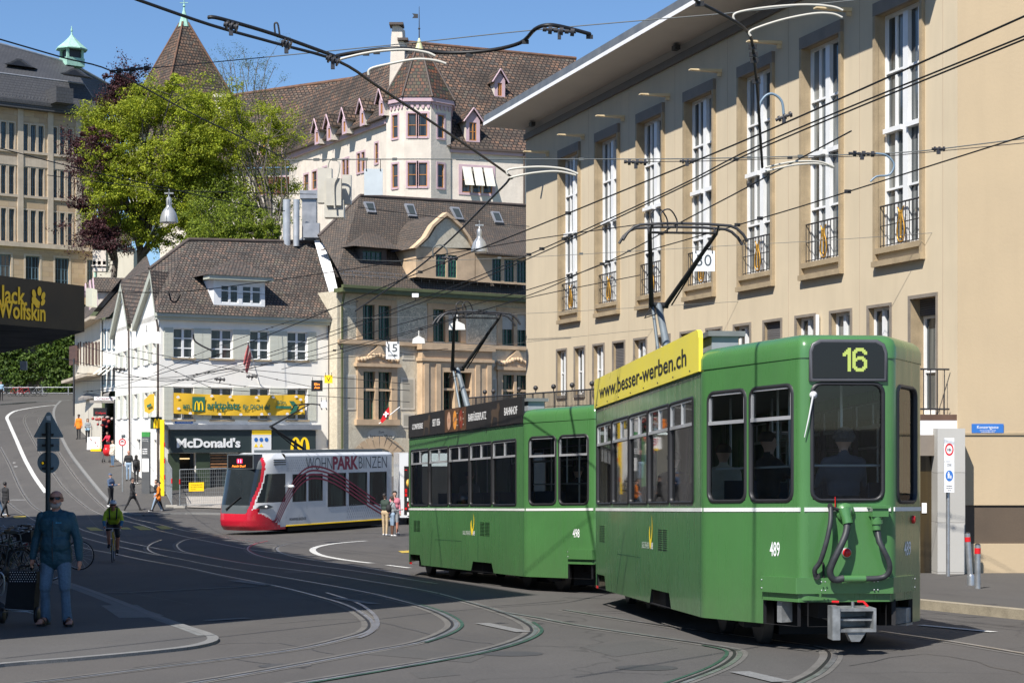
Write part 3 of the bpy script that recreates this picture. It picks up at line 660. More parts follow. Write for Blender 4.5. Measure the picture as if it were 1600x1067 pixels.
class TFrame(Frame):
 def __init__(s, A, B, zA):
  A = Vector(A); B = Vector(B); d = B - A; h = Vector((d.x, d.y)).length
  s.O = A; s.U = d / h; s.L = h; s.Wv = V(0, 0, 1); s.N = Vector((d.x, d.y, 0)).normalized().cross(V(0, 0, 1))
def green_tram(P0, av, label, number, board, panto, boardtext=None, ends=True, interior_people=()):
 a = Vector((av[0], av[1])).normalized(); r = Vector((a.y, -a.x)); P0 = Vector(P0); S0 = 1.76; L = 11.42
 g0 = P0 - a * S0 + r * 1.2; g1 = P0 + a * (L - S0) + r * 1.2; zr0 = G(g0.y); sl_ = (G(g1.y) - zr0) / L
 def T(s, t, z): q = P0 + a * (s - S0) + r * t; return V(q.x, q.y, zr0 + sl_ * s + z)
 root = thing('tram_car', T(L / 2, 1.2, 0), label, 'tram', 'green tram cars coupled in a train')
 plan = [(L, .68), (L - S0, 0), (S0, 0), (0, .68), (0, 1.68), (.83, 2.27), (1.8, 2.4), (L - 1.8, 2.4), (L - .83, 2.27), (L, 1.68)]
 nP = len(plan)
 def lerp(p, q, t): return (p[0] + (q[0] - p[0]) * t, p[1] + (q[1] - p[1]) * t)
 ZB, ZT = .28, 3.12
 body = MB(); frames = []; outline = []
 zt_end = 3.20
 for i in range(nP):
  p, q = plan[i], plan[(i + 1) % nP]; ln = math.hypot(q[0] - p[0], q[1] - p[1]); e = .075 / ln
  frames.append(TFrame(T(*lerp(p, q, e), 0), T(*lerp(p, q, 1 - e), 0), 0)); outline += [lerp(p, q, e), lerp(p, q, 1 - e)]
 # outline with rounded corners for roof and corners
 ring = []
 for i in range(nP):
  p0 = outline[(2 * i - 1) % (2 * nP)]; c = plan[i]; p1 = outline[2 * i]
  for k in range(5):
   t = k / 4; ring.append((p0[0] * (1 - t) ** 2 + 2 * c[0] * t * (1 - t) + p1[0] * t * t, p0[1] * (1 - t) ** 2 + 2 * c[1] * t * (1 - t) + p1[1] * t * t))
  p_ = [T(*ring[5 * i + k], 0) for k in range(5)]
  zl = .56 if i in (3, 4) else ZB
  body.grid([[q + V(0, 0, z) for q in p_] for z in (zl, .5 if zl < .5 else 1, 1.50, 2.0, ZT)], 0, True)
 FS = {'fl': frames[0], 'side': frames[1], 'rl': frames[2], 'rear': frames[3], 'rr': frames[4], 'rr2': frames[5], 'rside': frames[6], 'fr2': frames[7], 'fr': frames[8], 'front': frames[9]}
 ws = 7.75; gap = .085; w0 = .14; ww = (FS['side'].L - .42 - w0 - gap * 4) / 5
 sidew = [(w0 + (ww + gap) * k, w0 + (ww + gap) * k + ww) for k in range(5)]
 LW = FS['rl'].L
 wins = []   # frame, u0,u1,z0,z1, divider, split, kind
 for u0, u1 in sidew:
  wins.append(('side', u0, u1, 1.61, 2.83, 2.53, True)); wins.append(('rside', FS['rside'].L - u1, FS['rside'].L - u0, 1.61, 2.83, 2.53, True))
 for k, fn in enumerate(('rl', 'fl', 'fr')):
  for u0, u1 in ((.05, .78), (.88, LW - .09)):
   if fn != 'fr': wins.append((fn, u0, u1, 1.62, 2.84, 2.50, False))
 wins.append(('rear', .045, FS['rear'].L - .045, 1.62, 2.84, None, False)); wins.append(('front', .05, FS['front'].L - .05, 1.62, 2.84, None, False))
 wins.append(('rr', .07, FS['rr'].L - .14, 1.60, 2.83, None, False)); wins.append(('rr2', .1, FS['rr2'].L - .1, .6, 2.75, None, False))
 cut = {'side': [(.0, .95, ZB - 1, .50), (4.55, 6.0, ZB - 1, .47)], 'rl': [(LW - .62, LW + 1, ZB - 1, .56)], 'rear': [(-1, 9, ZB - 1, .56)], 'rr': [(-1, .62, ZB - 1, .56)]}
 for fn, F in FS.items():
  hs = [(w[1], w[2], w[3], w[4]) for w in wins if w[0] == fn] + cut.get(fn, [])
  wall(body, F, 0, F.L, ZB, ZT, hs, .045, 0, 1)
 bo = body.build('body', [M_green, M_rubber], root)
 # wheel arch slanted cheeks
 for u, s_ in ((.95, 1), (4.55, -1), (6.0, 1)):
  ck = MB(); F = FS['side']; z1 = .5 if u < 1 else .47; ck.face([F.p(u, ZB, .0), F.p(u, z1, .0), F.p(u - .13 * s_, z1, .0)][::(1 if s_ > 0 else -1)]); ck.build('skirt_cheek', M_green, bo)
 st = MB()
 for fn, F in FS.items(): st.fbox(F, -.045, F.L + .045, 1.497, 1.54, -.01, .006)
 st.build('white_stripe', M_stripe, bo)
 sm_ = MB(); F = FS['side']                              # panel seams and flaps
 for u in (.02, F.L - .02): sm_.fbox(F, u - .006, u + .006, ZB, 3.1, -.01, .002)
 for (x0, x1, z0, z1) in ((2.0, 3.9, .42, .86), (5.0, 5.02, .5, 1.45)):
  sm_.fbox(F, x0, x1, z1, z1 + .012, -.01, .003); sm_.fbox(F, x0, x0 + .01, z0, z1, -.01, .003); sm_.fbox(F, x1 - .01, x1, z0, z1, -.01, .003)
 sm_.fbox(F, 0, F.L, 3.085, 3.10, -.01, .012)
 sm_.build('panel_seam', mat('seam_dark_green', (.02, .07, .028), .5, var=.1), bo)
 # windows
 for fn, u0, u1, z0, z1, dv, split in wins:
  F = FS[fn]; f = MB(); rr_ = .09
  def rrect(u0, u1, z0, z1, rad):
   pts = []
   for cx, cz, a0 in ((u1 - rad, z1 - rad, 0), (u0 + rad, z1 - rad, 90), (u0 + rad, z0 + rad, 180), (u1 - rad, z0 + rad, 270)):
    for k in range(5): an = R(a0 + 22.5 * k); pts.append((cx + rad * math.cos(an), cz + rad * math.sin(an)))
   return pts
  rd = .09 if fn in ('rl', 'rear', 'rr', 'fl', 'front') else .045
  o_ = rrect(u0 - .028, u1 + .028, z0 - .028, z1 + .028, rd + .028); i_ = rrect(u0 + .012, u1 - .012, z0 + .012, z1 - .012, rd); m_ = rrect(u0 - .008, u1 + .008, z0 - .008, z1 + .008, rd + .01)
  f.grid([[F.p(*q, .001) for q in o_], [F.p(*q, .022) for q in m_], [F.p(*q, .012) for q in i_], [F.p(*q, -.03) for q in i_]], 0, True, True)
  if dv:
   f.fbox(F, u0 + .01, u1 - .01, dv - .02, dv + .02, -.03, .012, 1)
   if split: f.fbox(F, (u0 + u1) / 2 - .012, (u0 + u1) / 2 + .012, dv + .02, z1 - .012, -.03, .006, 1)
   for (q0, q1) in ((u0 + .012, u0 + .03), (u1 - .03, u1 - .012)): f.fbox(F, q0, q1, dv + .02, z1 - .012, -.03, .005, 1)
   f.fbox(F, u0 + .03, u1 - .03, z1 - .03, z1 - .012, -.03, .005, 1)
  wo = f.build('window', [M_rubber, M_alufr], root)
  gl = MB(); gl.face([F.p(*q, -.02) for q in i_][::1]); gl.build('pane', M_tglass, wo)
 # roof: long rounded roof and two raised hoods
 rf = MB(); cs = [(.0, ZT), (.03, 3.17), (.12, 3.25), (.4, 3.32), (1.2, 3.36), (2.0, 3.32), (2.28, 3.25), (2.37, 3.17), (2.4, ZT)]
 rf.grid([[T(s, t, z) for t, z in cs] for s in (S0 - .02, L - S0 + .02)], 0, True)
 rf.build('roof', M_greyroof, root)
 for end in (0, 1):
  def mir(p): return p if end == 0 else (L - p[0], p[1])
  half = [(2.02, 0), (S0, 0.0)] + [q for q in ring if q[0] < 1.79 and not (q[1] < .003 and q[0] > 1.7)] + [(2.02, 2.4)]
  half = [(2.02, 0.0)] + [ring[(5 * 2 + k)] for k in range(5)] + [ring[5 * 3 + k] for k in range(5)] + [ring[5 * 4 + k] for k in range(5)] + [ring[5 * 5 + k] for k in range(5)] + [ring[5 * 6 + k] for k in range(5)] + [(2.02, 2.4)]
  rows = []
  for z, ins in ((ZT, -.012), (3.24, -.012), (3.31, .02), (3.355, .085), (3.38, .2), (3.39, .5)):
   row = []
   for (s_, t_) in half:
    dx = 1.2 - t_; ds = 1.9 - s_; dl = max(.01, math.hypot(dx, ds)); k_ = min(ins / dl, .9)
    row.append(T(*mir((s_ + ds * k_, t_ + dx * k_)), z))
   rows.append(row)
  h = MB(); h.grid(rows if end == 0 else [r_[::-1] for r_ in rows], 0, True); h.face(rows[-1] if end == 0 else rows[-1][::-1], 0)
  h.face([rows[k][0] for k in range(6)] + [rows[k][-1] for k in range(5, -1, -1)], 0)
  h.build('roof_hood', M_green, root)
 # destination panel at the rear (and front)
 for fn in ('rear', 'front'):
  F = FS[fn]; i3 = [(0.035, 2.905), (F.L - .035, 2.905), (F.L - .035, 3.18), (F.L - .06, 3.245), (F.L - .13, 3.28), (.13, 3.28), (.06, 3.245), (.035, 3.18)]; b = MB(); o_ = [(0.0, 2.87), (F.L, 2.87), (F.L, 3.19), (F.L - .03, 3.27), (F.L - .11, 3.315), (.11, 3.315), (.03, 3.27), (.0, 3.19)]
  b.prism([F.p(x, z, .008) for x, z in o_], F.N * .015, 0); b.grid([[F.p(x, z, .02) for x, z in o_], [F.p(x * .97 + F.L * .015, z * .97 + 3.1 * .03, .034) for x, z in o_], [F.p(x, z, .024) for x, z in i3]], 1, True, True); sg = b.build('destination_box', [M_rubber, mat('rubber_grey', (.09, .09, .10), .4)], root)
  b = MB(); i2 = [(0.035, 2.905), (F.L - .035, 2.905), (F.L - .035, 3.18), (F.L - .06, 3.245), (F.L - .13, 3.28), (.13, 3.28), (.06, 3.245), (.035, 3.18)]
  b.face([F.p(x, z, .031) for x, z in i2]); b.build('display_glass', mat('display_black', (.01, .01, .011), .15, var=0), sg)
  if fn == 'rear':
   one = ['...##', '..###', '.####', '#####', '##.##'] + ['...##'] * 9
   six = ['..#####..', '.#######.', '###...###', '##.....##', '##.......', '##.####..', '########.', '###...###', '##.....##', '##.....##', '##.....##', '###...###', '.#######.', '..#####..']
   for rows_, nm, ux in ((one, 'route_digit', .36), (six, 'route_digit', .465)):
    dg_ = MB(); c_ = .0178
    for j_, row in enumerate(rows_):
     for k_, ch in enumerate(row):
      if ch == '#': dg_.face([F.p(ux + (k_ + a_) * c_, 3.225 - (j_ + b_) * c_, .036) for a_, b_ in ((0, 1), (1, 1), (1, 0), (0, 0))])
    dg_.build(nm, M_ledlime, sg)
 # bumper, valance
 for e_, fl_ in ((0, ('rl', 'rear', 'rr')),):
  F1, F2, F3 = (FS[k] for k in fl_); pr = [(F1, LW - .6), (F1, LW + .035), (F2, F2.L + .0), (F3, .0), (F3, .62)]
  pts = [F1.p(LW - .62, 0, .0), F1.p(LW - .6, 0, .06), F1.p(LW + .06, 0, .06), F2.p(F2.L + .05, 0, .075), F3.p(.55, 0, .05), F3.p(.56, 0, 0)]
  b = MB(); b.grid([[q + V(0, 0, z) for q in pts] for z in (.63, .80)][::1], 0, False); b.face([q + V(0, 0, .80) for q in pts] ); b.face([q + V(0, 0, .63) for q in pts][::-1])
  inn = [F1.p(LW - .6, 0, .02), F1.p(LW + .04, 0, .02), F2.p(F2.L + .03, 0, .02), F3.p(.55, 0, .02)]
  b.grid([[q + V(0, 0, .54) for q in inn], [q + V(0, 0, .63) for q in inn]], 0, False)
  b.build('bumper', M_green, root, bevel=.008)
  bl = MB()
  for F, us in ((F1, (LW - .56,)), (F2, (.12, .16, F2.L - .16, F2.L - .12)), (F3, (.5,))):
   for u in us:
    for z in (.67, .76): bl.ball(F.p(u, z, .075 if F is F2 else .062), .009, 5)
  bl.build('rivet', M_alu, root)
 # underframe, bogies, wheels
 u = MB()
 u.prism([T(s, t, .62) for s, t in ((.25, .75), (.25, 1.65), (1.6, 2.2), (L - 1.6, 2.2), (L - .25, 1.65), (L - .25, .75), (L - 1.6, .2), (1.6, .2))], V(0, 0, .3))
 for s0, s1, t0, t1, z0, z1 in ((1.2, 3.5, .75, 1.65, .12, .62), (8.0, 10.3, .75, 1.65, .12, .62), (4.7, 7.2, .15, .8, .22, .62), (7.3, 7.9, .3, 1.9, .25, .62), (3.9, 4.5, .3, 2.0, .3, .62), (10.1, 11.0, .8, 1.7, .3, .6), (.3, 1.2, .95, 1.5, .35, .62), (4.7, 7.2, 1.5, 2.25, .22, .62)):  # black masses between the wheels stand in for the dark below the car
  p = [T(s0, t0, z0), T(s0, t1, z0), T(s1, t1, z0), T(s1, t0, z0)]; u.prism(p, V(0, 0, z1 - z0))
 for sc_ in (2.35, 9.1):
  for t in (.42, 1.98):
   p = [T(sc_ - 1.25, t, .34), T(sc_ - 1.25, t + .12, .34), T(sc_ + 1.25, t + .12, .34), T(sc_ + 1.25, t, .34)]; u.prism(p, V(0, 0, .2))
   for k in (-.9, .9): u.cbox(T(sc_ + k, t + .06, .2), .26, .2, .28, 0, math.atan2(a.y, a.x))
 ufo = u.build('underframe', M_under, root)
 for sc_ in (2.35, 9.1):
  for k in (-.9, .9):
   for t in (.62, 1.70):
    w = MB(); w.lathe(T(sc_ + k, t, .33), [(.09, -.05), (.30, -.05), (.33, -.045), (.34, .04), (.36, .05), (.30, .055), (.26, .03), (.1, .03), (.09, .07)], 22, 0, axis=V(r.x, r.y, 0))
    w.build('wheel', M_wheel if t < 1 else M_under, root)  # far wheels coloured black to stand in for shade under the car
 # interior
 it = MB()
 fl = [T(s, t, .90) for s, t in ((.1, .7), (.1, 1.66), (.9, 2.2), (1.8, 2.33), (L - 1.8, 2.33), (L - .1, 1.66), (L - .1, .7), (L - S0, .08), (S0, .08))]
 it.prism(fl, V(0, 0, .04)); it.prism([q + V(0, 0, 2.06) for q in fl], V(0, 0, .03))
 it.build('interior_floor_and_ceiling', M_inter, root)
 inn = MB()
 for fn in ('side', 'rside', 'rl', 'fl'):
  F = FS[fn]; inn.face([F.p(0, .94, -.05), F.p(F.L, .94, -.05), F.p(F.L, 1.58, -.05), F.p(0, 1.58, -.05)][::-1])
 inn.build('interior_panel', M_inter, root)
 for k in range(7):
  s = 2.3 + k * 1.05
  for t in (.38, 1.55):
   se = MB(); p = T(s, t, 1.32)
   def bx(s0, s1, t0, t1, z0, z1): se.prism([T(s0, t0, z0), T(s0, t1, z0), T(s1, t1, z0), T(s1, t0, z0)], V(0, 0, z1 - z0))
   bx(s, s + .42, t, t + .42, 1.32, 1.38); bx(s - .04, s + .01, t, t + .42, 1.36, 1.86); bx(s + .15, s + .25, t + .15, t + .25, .94, 1.32)
   se.build('seat', M_seat, root)
 po = MB()
 for s, t in ((1.3, .9), (1.3, 1.5), (2.2, 1.0), (4.4, .95), (4.4, 1.5), (7.0, 1.0), (9.0, 1.4)): po.tube([T(s, t, .94), T(s, t, 2.96)], .017, 6)
 F = FS['rear']; po.tube([F.p(.03, 1.98, -.12), F.p(F.L - .03, 1.98, -.12)], .016, 6)
 F = FS['rl']
 po.tube([F.p(.03, 1.98, -.12), F.p(F.L - .03, 1.98, -.12)], .014, 6)
 po.build('grab_rail', M_alufr, root)
 cu = MB(); F = FS['side']
 for u0, u1 in sidew: cu.face([F.p(u1 - .26, 1.62, -.1), F.p(u1 - .02, 1.62, -.06), F.p(u1 - .02, 2.5, -.06), F.p(u1 - .26, 2.5, -.1)])
 cu.build('window_screen', M_curtain, root)
 # advertising board on the roof edge
 F = FS['side']; b = MB(); x0, x1 = .02, F.L + .03
 if board == 'yellow': o_ = [(x0, 3.11), (x1 - .0, 3.11), (x1, 3.50), (x1 - .04, 3.57), (x1 - .12, 3.60), (x0 + .06, 3.56), (x0, 3.52)]
 else: o_ = [(x0, 3.13), (x1 - .02, 3.13), (x1 - .02, 3.62), (x0, 3.62)]
 b.prism([F.p(x, z, -.015) for x, z in o_], F.N * .05, 0)
 bd = b.build('advertising_board', M_yellow if board == 'yellow' else M_boardblack, root)
 if board == 'yellow': text('www.besser-werben.ch', F, .55, 3.235, .215, M_black, bd, width=F.L - 1.2, d=.04, ext=.002, bold=.01)
 else:
  for s_, u_, w_, z_, h_ in (('CONFISERIE', .35, .85, 3.30, .12), ('SEIT 1836', 1.95, .55, 3.31, .15), ('BARFÜSSERPLATZ', 4.5, 1.15, 3.30, .15), ('BAHNHOF', 6.75, .75, 3.31, .15)):
   text(s_, F, u_, z_, h_, M_whitetxt, bd, width=w_, d=.04, ext=.002)
  m_ = MB()
  m_.face([F.p(2.85, 3.14, .037), F.p(4.35, 3.14, .037), F.p(4.35, 3.61, .037), F.p(2.85, 3.61, .037)]); m_.build('brown_panel', mat('board_brown', (.10, .05, .025), .4, var=.4, scale=3), bd)
  for k, (c1, c2) in enumerate((((.55, .33, .22), (.5, .25, .15)), ((.75, .30, .05), (.8, .6, .4)), ((.25, .04, .02), (.6, .3, .2)))):
   u_ = 3.15 + k * .42; m1 = mat('sweet_%s' % ('cream', 'orange', 'cherry')[k], c1, .4, var=.2, scale=9)
   disc(F, u_, 3.37, .13, .039, m1, bd, 'confectionery', sy=1.5); disc(F, u_, 3.38, .05, .041, mat('sweet_centre', c2, .4, var=.1), bd, 'confectionery_centre')
   if k: 
    m_ = MB(); [m_.fbox(F, u_ + .13, u_ + .2, z, z + .008, .04, .042) for z in (3.25, 3.37, 3.5)]; m_.build('tick_mark', M_whitetxt, bd)
  for ux in (1.25, 5.95):                          # two walking animals in dark bronze
   m_ = MB(); sil = [(0, 0), (.03, .2), (0, .32), (.1, .36), (.25, .34), (.38, .36), (.42, .46), (.55, .47), (.6, .36), (.52, .26), (.5, .0), (.44, .0), (.42, .16), (.3, .18), (.18, .2), (.1, .14), (.07, 0)]
   m_.face([F.p(ux + x * .9, 3.14 + y * .92, .038) for x, y in sil][::-1]); m_.build('animal_emblem', mat('board_bronze', (.11, .075, .05), .3, metal=.3, var=.2), bd)
 bt = MB()
 for k in range(8): bt.ball(F.p(x0 + .3 + k * (x1 - .6) / 7.2, 3.15, .037), .012, 5)
 bt.build('board_bolt', M_black, bd)
 b = MB(); b.prism([T(s, t, 3.36) for s, t in ((2.08, .18), (2.08, .50), (2.6, .50), (2.6, .18))], V(0, 0, .20)); b.prism([T(s, t, 3.54) for s, t in ((2.03, .13), (2.03, .57), (2.67, .57), (2.67, .13))], V(0, 0, .06), 1)
 b.prism([T(s, t, 3.38) for s, t in ((1.2, .95), (1.2, 1.9), (2.0, 1.9), (2.0, .95))], V(0, 0, .03), 1)
 b.build('roof_equipment', [M_boxgrey, M_greyroof], root)
 # pantograph
 sb, sk, sh, zk, zh = panto
 p = MB(); c = 1.2
 p.tube([T(sb, c, 3.55), T(sk, c, zk)], [.075, .055], 10, 0); p.tube([T(sb + .25, c - .14, 3.6), T(sk, c - .1, zk - .02)], .028, 6, 0)
 for t in (-.35, .35): p.tube([T(sb - .5, c + t, 3.5), T(sb + .7, c + t, 3.5)], .035, 6, 0); p.tube([T(sb, c + t, 3.36), T(sb, c + t, 3.55)], .04, 6, 0)
 p.tube([T(sb, c - .38, 3.55), T(sb, c + .38, 3.55)], .045, 8, 0); p.tube([T(sk, c - .16, zk), T(sk, c + .16, zk)], .05, 8, 1)
 pg = p.build('pantograph', [M_pantgrey, M_under], root)
 p = MB()
 for t in (-1, 1): p.tube([T(sk, c + t * .12, zk), T(sh, c + t * .52, zh - .1)], [.042, .03], 8)
 p.tube([T(sk - .1, c + .2, zk), T(sh, c + .5, zh - .12)], .014, 5); p.tube([T(sh, c - .52, zh - .1), T(sh, c + .52, zh - .1)], .02, 6)
 p.tube([T(sk - .02, c - .1, zk + .02), T(sk - .1, c - .25, zk - .22), T(sk - .3, c - .1, zk - .18)], .010, 5)
 p.build('upper_arm', M_under, pg)
 p = MB()
 for ds in (-.17, .17):
  p.tube([T(sh + ds, c + t, zh + z) for t, z in ((-.97, -.25), (-.90, -.14), (-.80, -.05), (-.7, -.01), (-.35, .012), (0, .016), (.35, .012), (.7, -.01), (.80, -.05), (.90, -.14), (.97, -.25))], .024, 6)
 for t in (-.52, .52): p.tube([T(sh - .17, c + t, zh), T(sh - .05, c + t, zh - .1), T(sh + .05, c + t, zh - .1), T(sh + .17, c + t, zh)], .018, 5)
 for t0 in (-.5, -.35): p.tube(catmull([tuple(T(sh - .15, c + t0, zh - .05)), tuple(T(sh - .2, c + t0 - .04, zh + .16)), tuple(T(sh - .1, c + t0 + .12, zh + .24)), tuple(T(sh, c + t0 + .25, zh + .1)), tuple(T(sh, c + t0 + .25, zh - .08))], 4), .012, 5)
 p.build('contact_strip', M_iron, pg)
 # side details: grilles, logo, numbers
 F = FS['side']
 for u0, u1, z0, z1 in ((.35, .85, 1.02, 1.28), (5.15, 5.75, 1.0, 1.28)):
  g_ = MB()
  for k in range(10):
   z = z0 + (z1 - z0) * k / 10
   for x0_, x1_ in ((u0, (u0 + u1) / 2 - .02), ((u0 + u1) / 2 + .02, u1)): g_.fbox(F, x0_, x1_, z, z + .011, -.005, .004, 0); g_.fbox(F, x0_, x1_, z + .012, z + .019, -.005, .012, 1)
  g_.build('vent_grille', [M_rubber, M_green], root)
 b = MB(); uc = 4.62                                   # yellow swirl emblem
 out = catmull([(.09, .50), (.15, .38), (.15, .24), (.09, .10), (.03, .0), (-.03, .03), (-.07, .14), (-.08, .24), (-.05, .31), (0, .34)], 3); inn_ = catmull([(.09, .50), (.12, .38), (.11, .26), (.07, .17), (.045, .14), (.02, .15), (.0, .19), (-.01, .25), (-.01, .30), (0, .34)], 3)
 b.grid([[F.p(uc + q.x, 1.0 + q.y * .9, .006) for q in out], [F.p(uc + q.x, 1.0 + q.y * .9, .006) for q in inn_]][::-1], 0, False)
 lg = b.build('operator_emblem', M_gold2, root)
 text('BASEL ERFAHREN', F, uc - .60, 1.0, .085, mat('decal_pale', (.55, .6, .55), .5, var=0), lg, width=.52, d=.005, ext=0); text('BVB', F, uc + .06, 1.0, .085, M_whitetxt, lg, width=.13, d=.005, ext=0, bold=.02)
 for fn, u_ in (('rl', LW - .40), ('rr', .42)): text(number, FS[fn], u_, 1.02, .15, M_whitetxt, root, 'car_number', width=.18 if fn == 'rl' else .24, d=.004, ext=0, align='CENTER', bold=.012)
 b = MB(); b.fbox(FS['fl'], FS['fl'].L * 0 + .02, .10, 1.66, 1.88, 0, .09); b.build('turn_signal', M_orange, root)
 b = MB(); b.fbox(FS['side'], .04, .2, ZB, ZB + .04, 0, .01); b.build('reflector', M_lampred, root)
 return root, T, FS
# rear car with hoses and coupler
root489, T489, FS489 = green_tram((2.19, 20.6), (-.1095, .994), 'green tram car 489 with yellow roof board, nearest the camera, showing its rear end', '489', 'yellow', (9.37, 10.6, 8.62, 4.87, 5.86))
root498, T498, FS498 = green_tram((.24, 33.2), (-.327, .945), 'green tram car 498 with black roof board, coupled ahead of car 489', '498', 'black', (8.8, 9.8, 8.36, 4.72, 5.85))
F = FS489['rear']
def rear_hit(px, py, d=0): return F.hit(px, py, d)
def rp(px, py, d): u, z = F.hit(px, py, d); return F.p(u, z, d)
b = MB(); u, z = F.hit(1322, 863); b.lathe(F.p(u, z, 0), [(.055, 0), (.055, .02), (.048, .03)], 18, 0, axis=F.N); tl = b.build('tail_lamp', M_alu, root489)
b = MB(); b.lathe(F.p(u, z, .03), [(.046, 0), (.042, .02), (.02, .035), (.001, .038)], 18, 0, axis=F.N); b.build('lens', M_lampred, tl)
b = MB(); b.lathe(FS489['rr'].p(FS489['rr'].hit(1428, 808)[0], FS489['rr'].hit(1428, 808)[1], 0), [(.045, 0), (.045, .02), (.03, .03)], 14, 0, axis=FS489['rr'].N); b.build('reflector', M_lampred, root489)
hs = [([(1298, 793), (1298, 812), (1294, 835), (1288, 858), (1281, 878), (1273, 890), (1275, 902)], .026, [.05, .12, .15, .14, .1, .07, .03]),
      ([(1324, 812), (1322, 832), (1314, 852), (1303, 875), (1297, 893), (1303, 905), (1318, 903)], .036, [.1, .15, .18, .17, .14, .12, .12]),
      ([(1371, 826), (1374, 845), (1382, 862), (1389, 878), (1389, 893), (1378, 902), (1350, 904)], .030, [.08, .15, .18, .17, .15, .12, .12])]
for pts, rad, ds in hs:
 h = MB(); h.tube([tuple(q) for q in catmull([tuple(rp(x, y, d)) for (x, y), d in zip(pts, ds)], 4)], rad, 10); h.build('hose', M_hose, root489)
b = MB(); b.tube([rp(1318, 904, .12), rp(1352, 904, .12)], .038, 10); b.build('hose_sleeve', M_green, root489)
b = MB()                                                 # round and square cable sockets
b.lathe(rp(1320, 800, 0), [(.10, 0), (.10, .03), (.06, .06)], 18, 0, axis=F.N); b.tube([rp(1320, 796, .06), rp(1324, 815, .12)], [.07, .045], 12); b.tube([rp(1323, 808, .1), rp(1325, 818, .12)], [.055, .055], 12)
b.build('cable_socket', M_green, root489, bevel=.004)
b = MB(); q = F.rect(1357, 1382, 792, 806); b.fbox(F, q[0], q[1], q[2], q[3], 0, .14); q = F.rect(1354, 1384, 789, 793); b.fbox(F, q[0], q[1], q[2], q[3], 0, .16)
b.tube([rp(1369, 804, .08), rp(1370, 828, .10)], [.06, .042], 12); b.tube([rp(1369.5, 812, .09), rp(1369.8, 818, .09)], [.065, .065], 12); b.build('cable_socket', M_green, root489, bevel=.004)
b = MB(); b.tube([rp(1297, 790, .0), rp(1297, 790, .07)], .03, 8); b.build('hose_fitting', M_under, root489); b = MB(); b.tube([rp(1276, 900, -.0), rp(1276, 900, .06)], .035, 8); b.tube([rp(1297, 792, .05), rp(1312, 797, .04)], .02, 6); b.build('hose_fitting', M_under, root489); b = MB(); b.tube([rp(1286, 878, .02), rp(1287, 902, .02)], .012, 6); b.build('hose_fitting', M_under, root489)
b = MB(); b.tube([rp(1305, 776, .03), rp(1305, 795, .03)], .006, 5); b.build('valve_lever', M_lampred, root489)
b = MB(); b.tube([rp(1282, 926, .08), rp(1282, 933, .08)], [.018, .012], 8); b.build('bumper_hook', M_green, root489)
# coupler
c = MB(); q = F.rect(1297, 1309, 946, 998, d=.35); c.fbox(F, q[0], q[1], q[2], q[3], .26, .44)
q = F.rect(1309, 1366, 949, 986, d=.35)
u0, u1, z0, z1 = q; cx = (u0 + u1) / 2
for (a0, a1, c0, c1, d0, d1) in ((u0, u1, z0, z0 + .03, .12, .42), (u0, u1, z1 - .03, z1, .12, .42), (u1 - .03, u1, z0 + .03, z1 - .03, .12, .42), (u0, u1 - .03, (z0 + z1) / 2 - .012, (z0 + z1) / 2 + .012, .12, .36), (u0, u1 - .03, z0 + .03, z1 - .03, .1, .14)): c.fbox(F, a0, a1, c0, c1, d0, d1)
c.prism([F.p(u0 + .08, z0, .3), F.p(u0 + .13, z0 - .1, .3), F.p(u1 - .17, z0 - .1, .3), F.p(u1 - .1, z0, .3)], F.N * .1)
c.fbox(F, cx - .1, cx + .1, (z0 + z1) / 2 - .08, (z0 + z1) / 2 + .08, -.6, .12); c.tube([F.p(cx - .02, z1, .3), F.p(cx - .02, z1 + .06, .3)], .018, 8)
c.build('coupler', M_steelrough, root489, bevel=.006)
c = MB(); c.tube([F.p(cx + .06, z1 + .05, .2), F.p(cx + .12, z1 + .05, .22), F.p(cx + .16, z1 + .0, .25)], .014, 6); c.tube([F.p(u0 - .02, z1 + .05, .2), F.p(u0 + .05, z1 + .05, .22)], .014, 6); c.build('coupler_handle', M_lampred, root489)
for fn, x0, x1, y0, y1 in (('rr', 1415, 1425, 945, 972), ('rl', 1210, 1217, 945, 978)):
 Fq = FS489[fn]; q = Fq.rect(x0, x1, y0, y1, d=-.05); c = MB(); c.fbox(Fq, q[0], q[1], q[2], q[3], -.16, -.02); c.build('brake_light_box', M_steelrough, root489, bevel=.006)
# exterior mirror-like wiper on rear window
w = MB(); F = FS489['rear']; w.lathe(rp(1270.5, 617, .0), [(.04, 0), (.04, .02), (.015, .035)], 14, 0, axis=F.N); w.tube([rp(1270.5, 618, .04), rp(1264, 652, .04), rp(1257, 683, .03)], [.012, .009, .005], 6); w.build('window_wiper', mat('wiper_silver', (.6, .6, .6), .4, var=.05), root489)
# coupling between the cars
c = MB(); a_, b_ = T489(11.5, 1.2, .55), T498(-.1, 1.2, .55); c.tube([a_, b_], .09, 8); c.build('coupling_bar', M_under, root489)
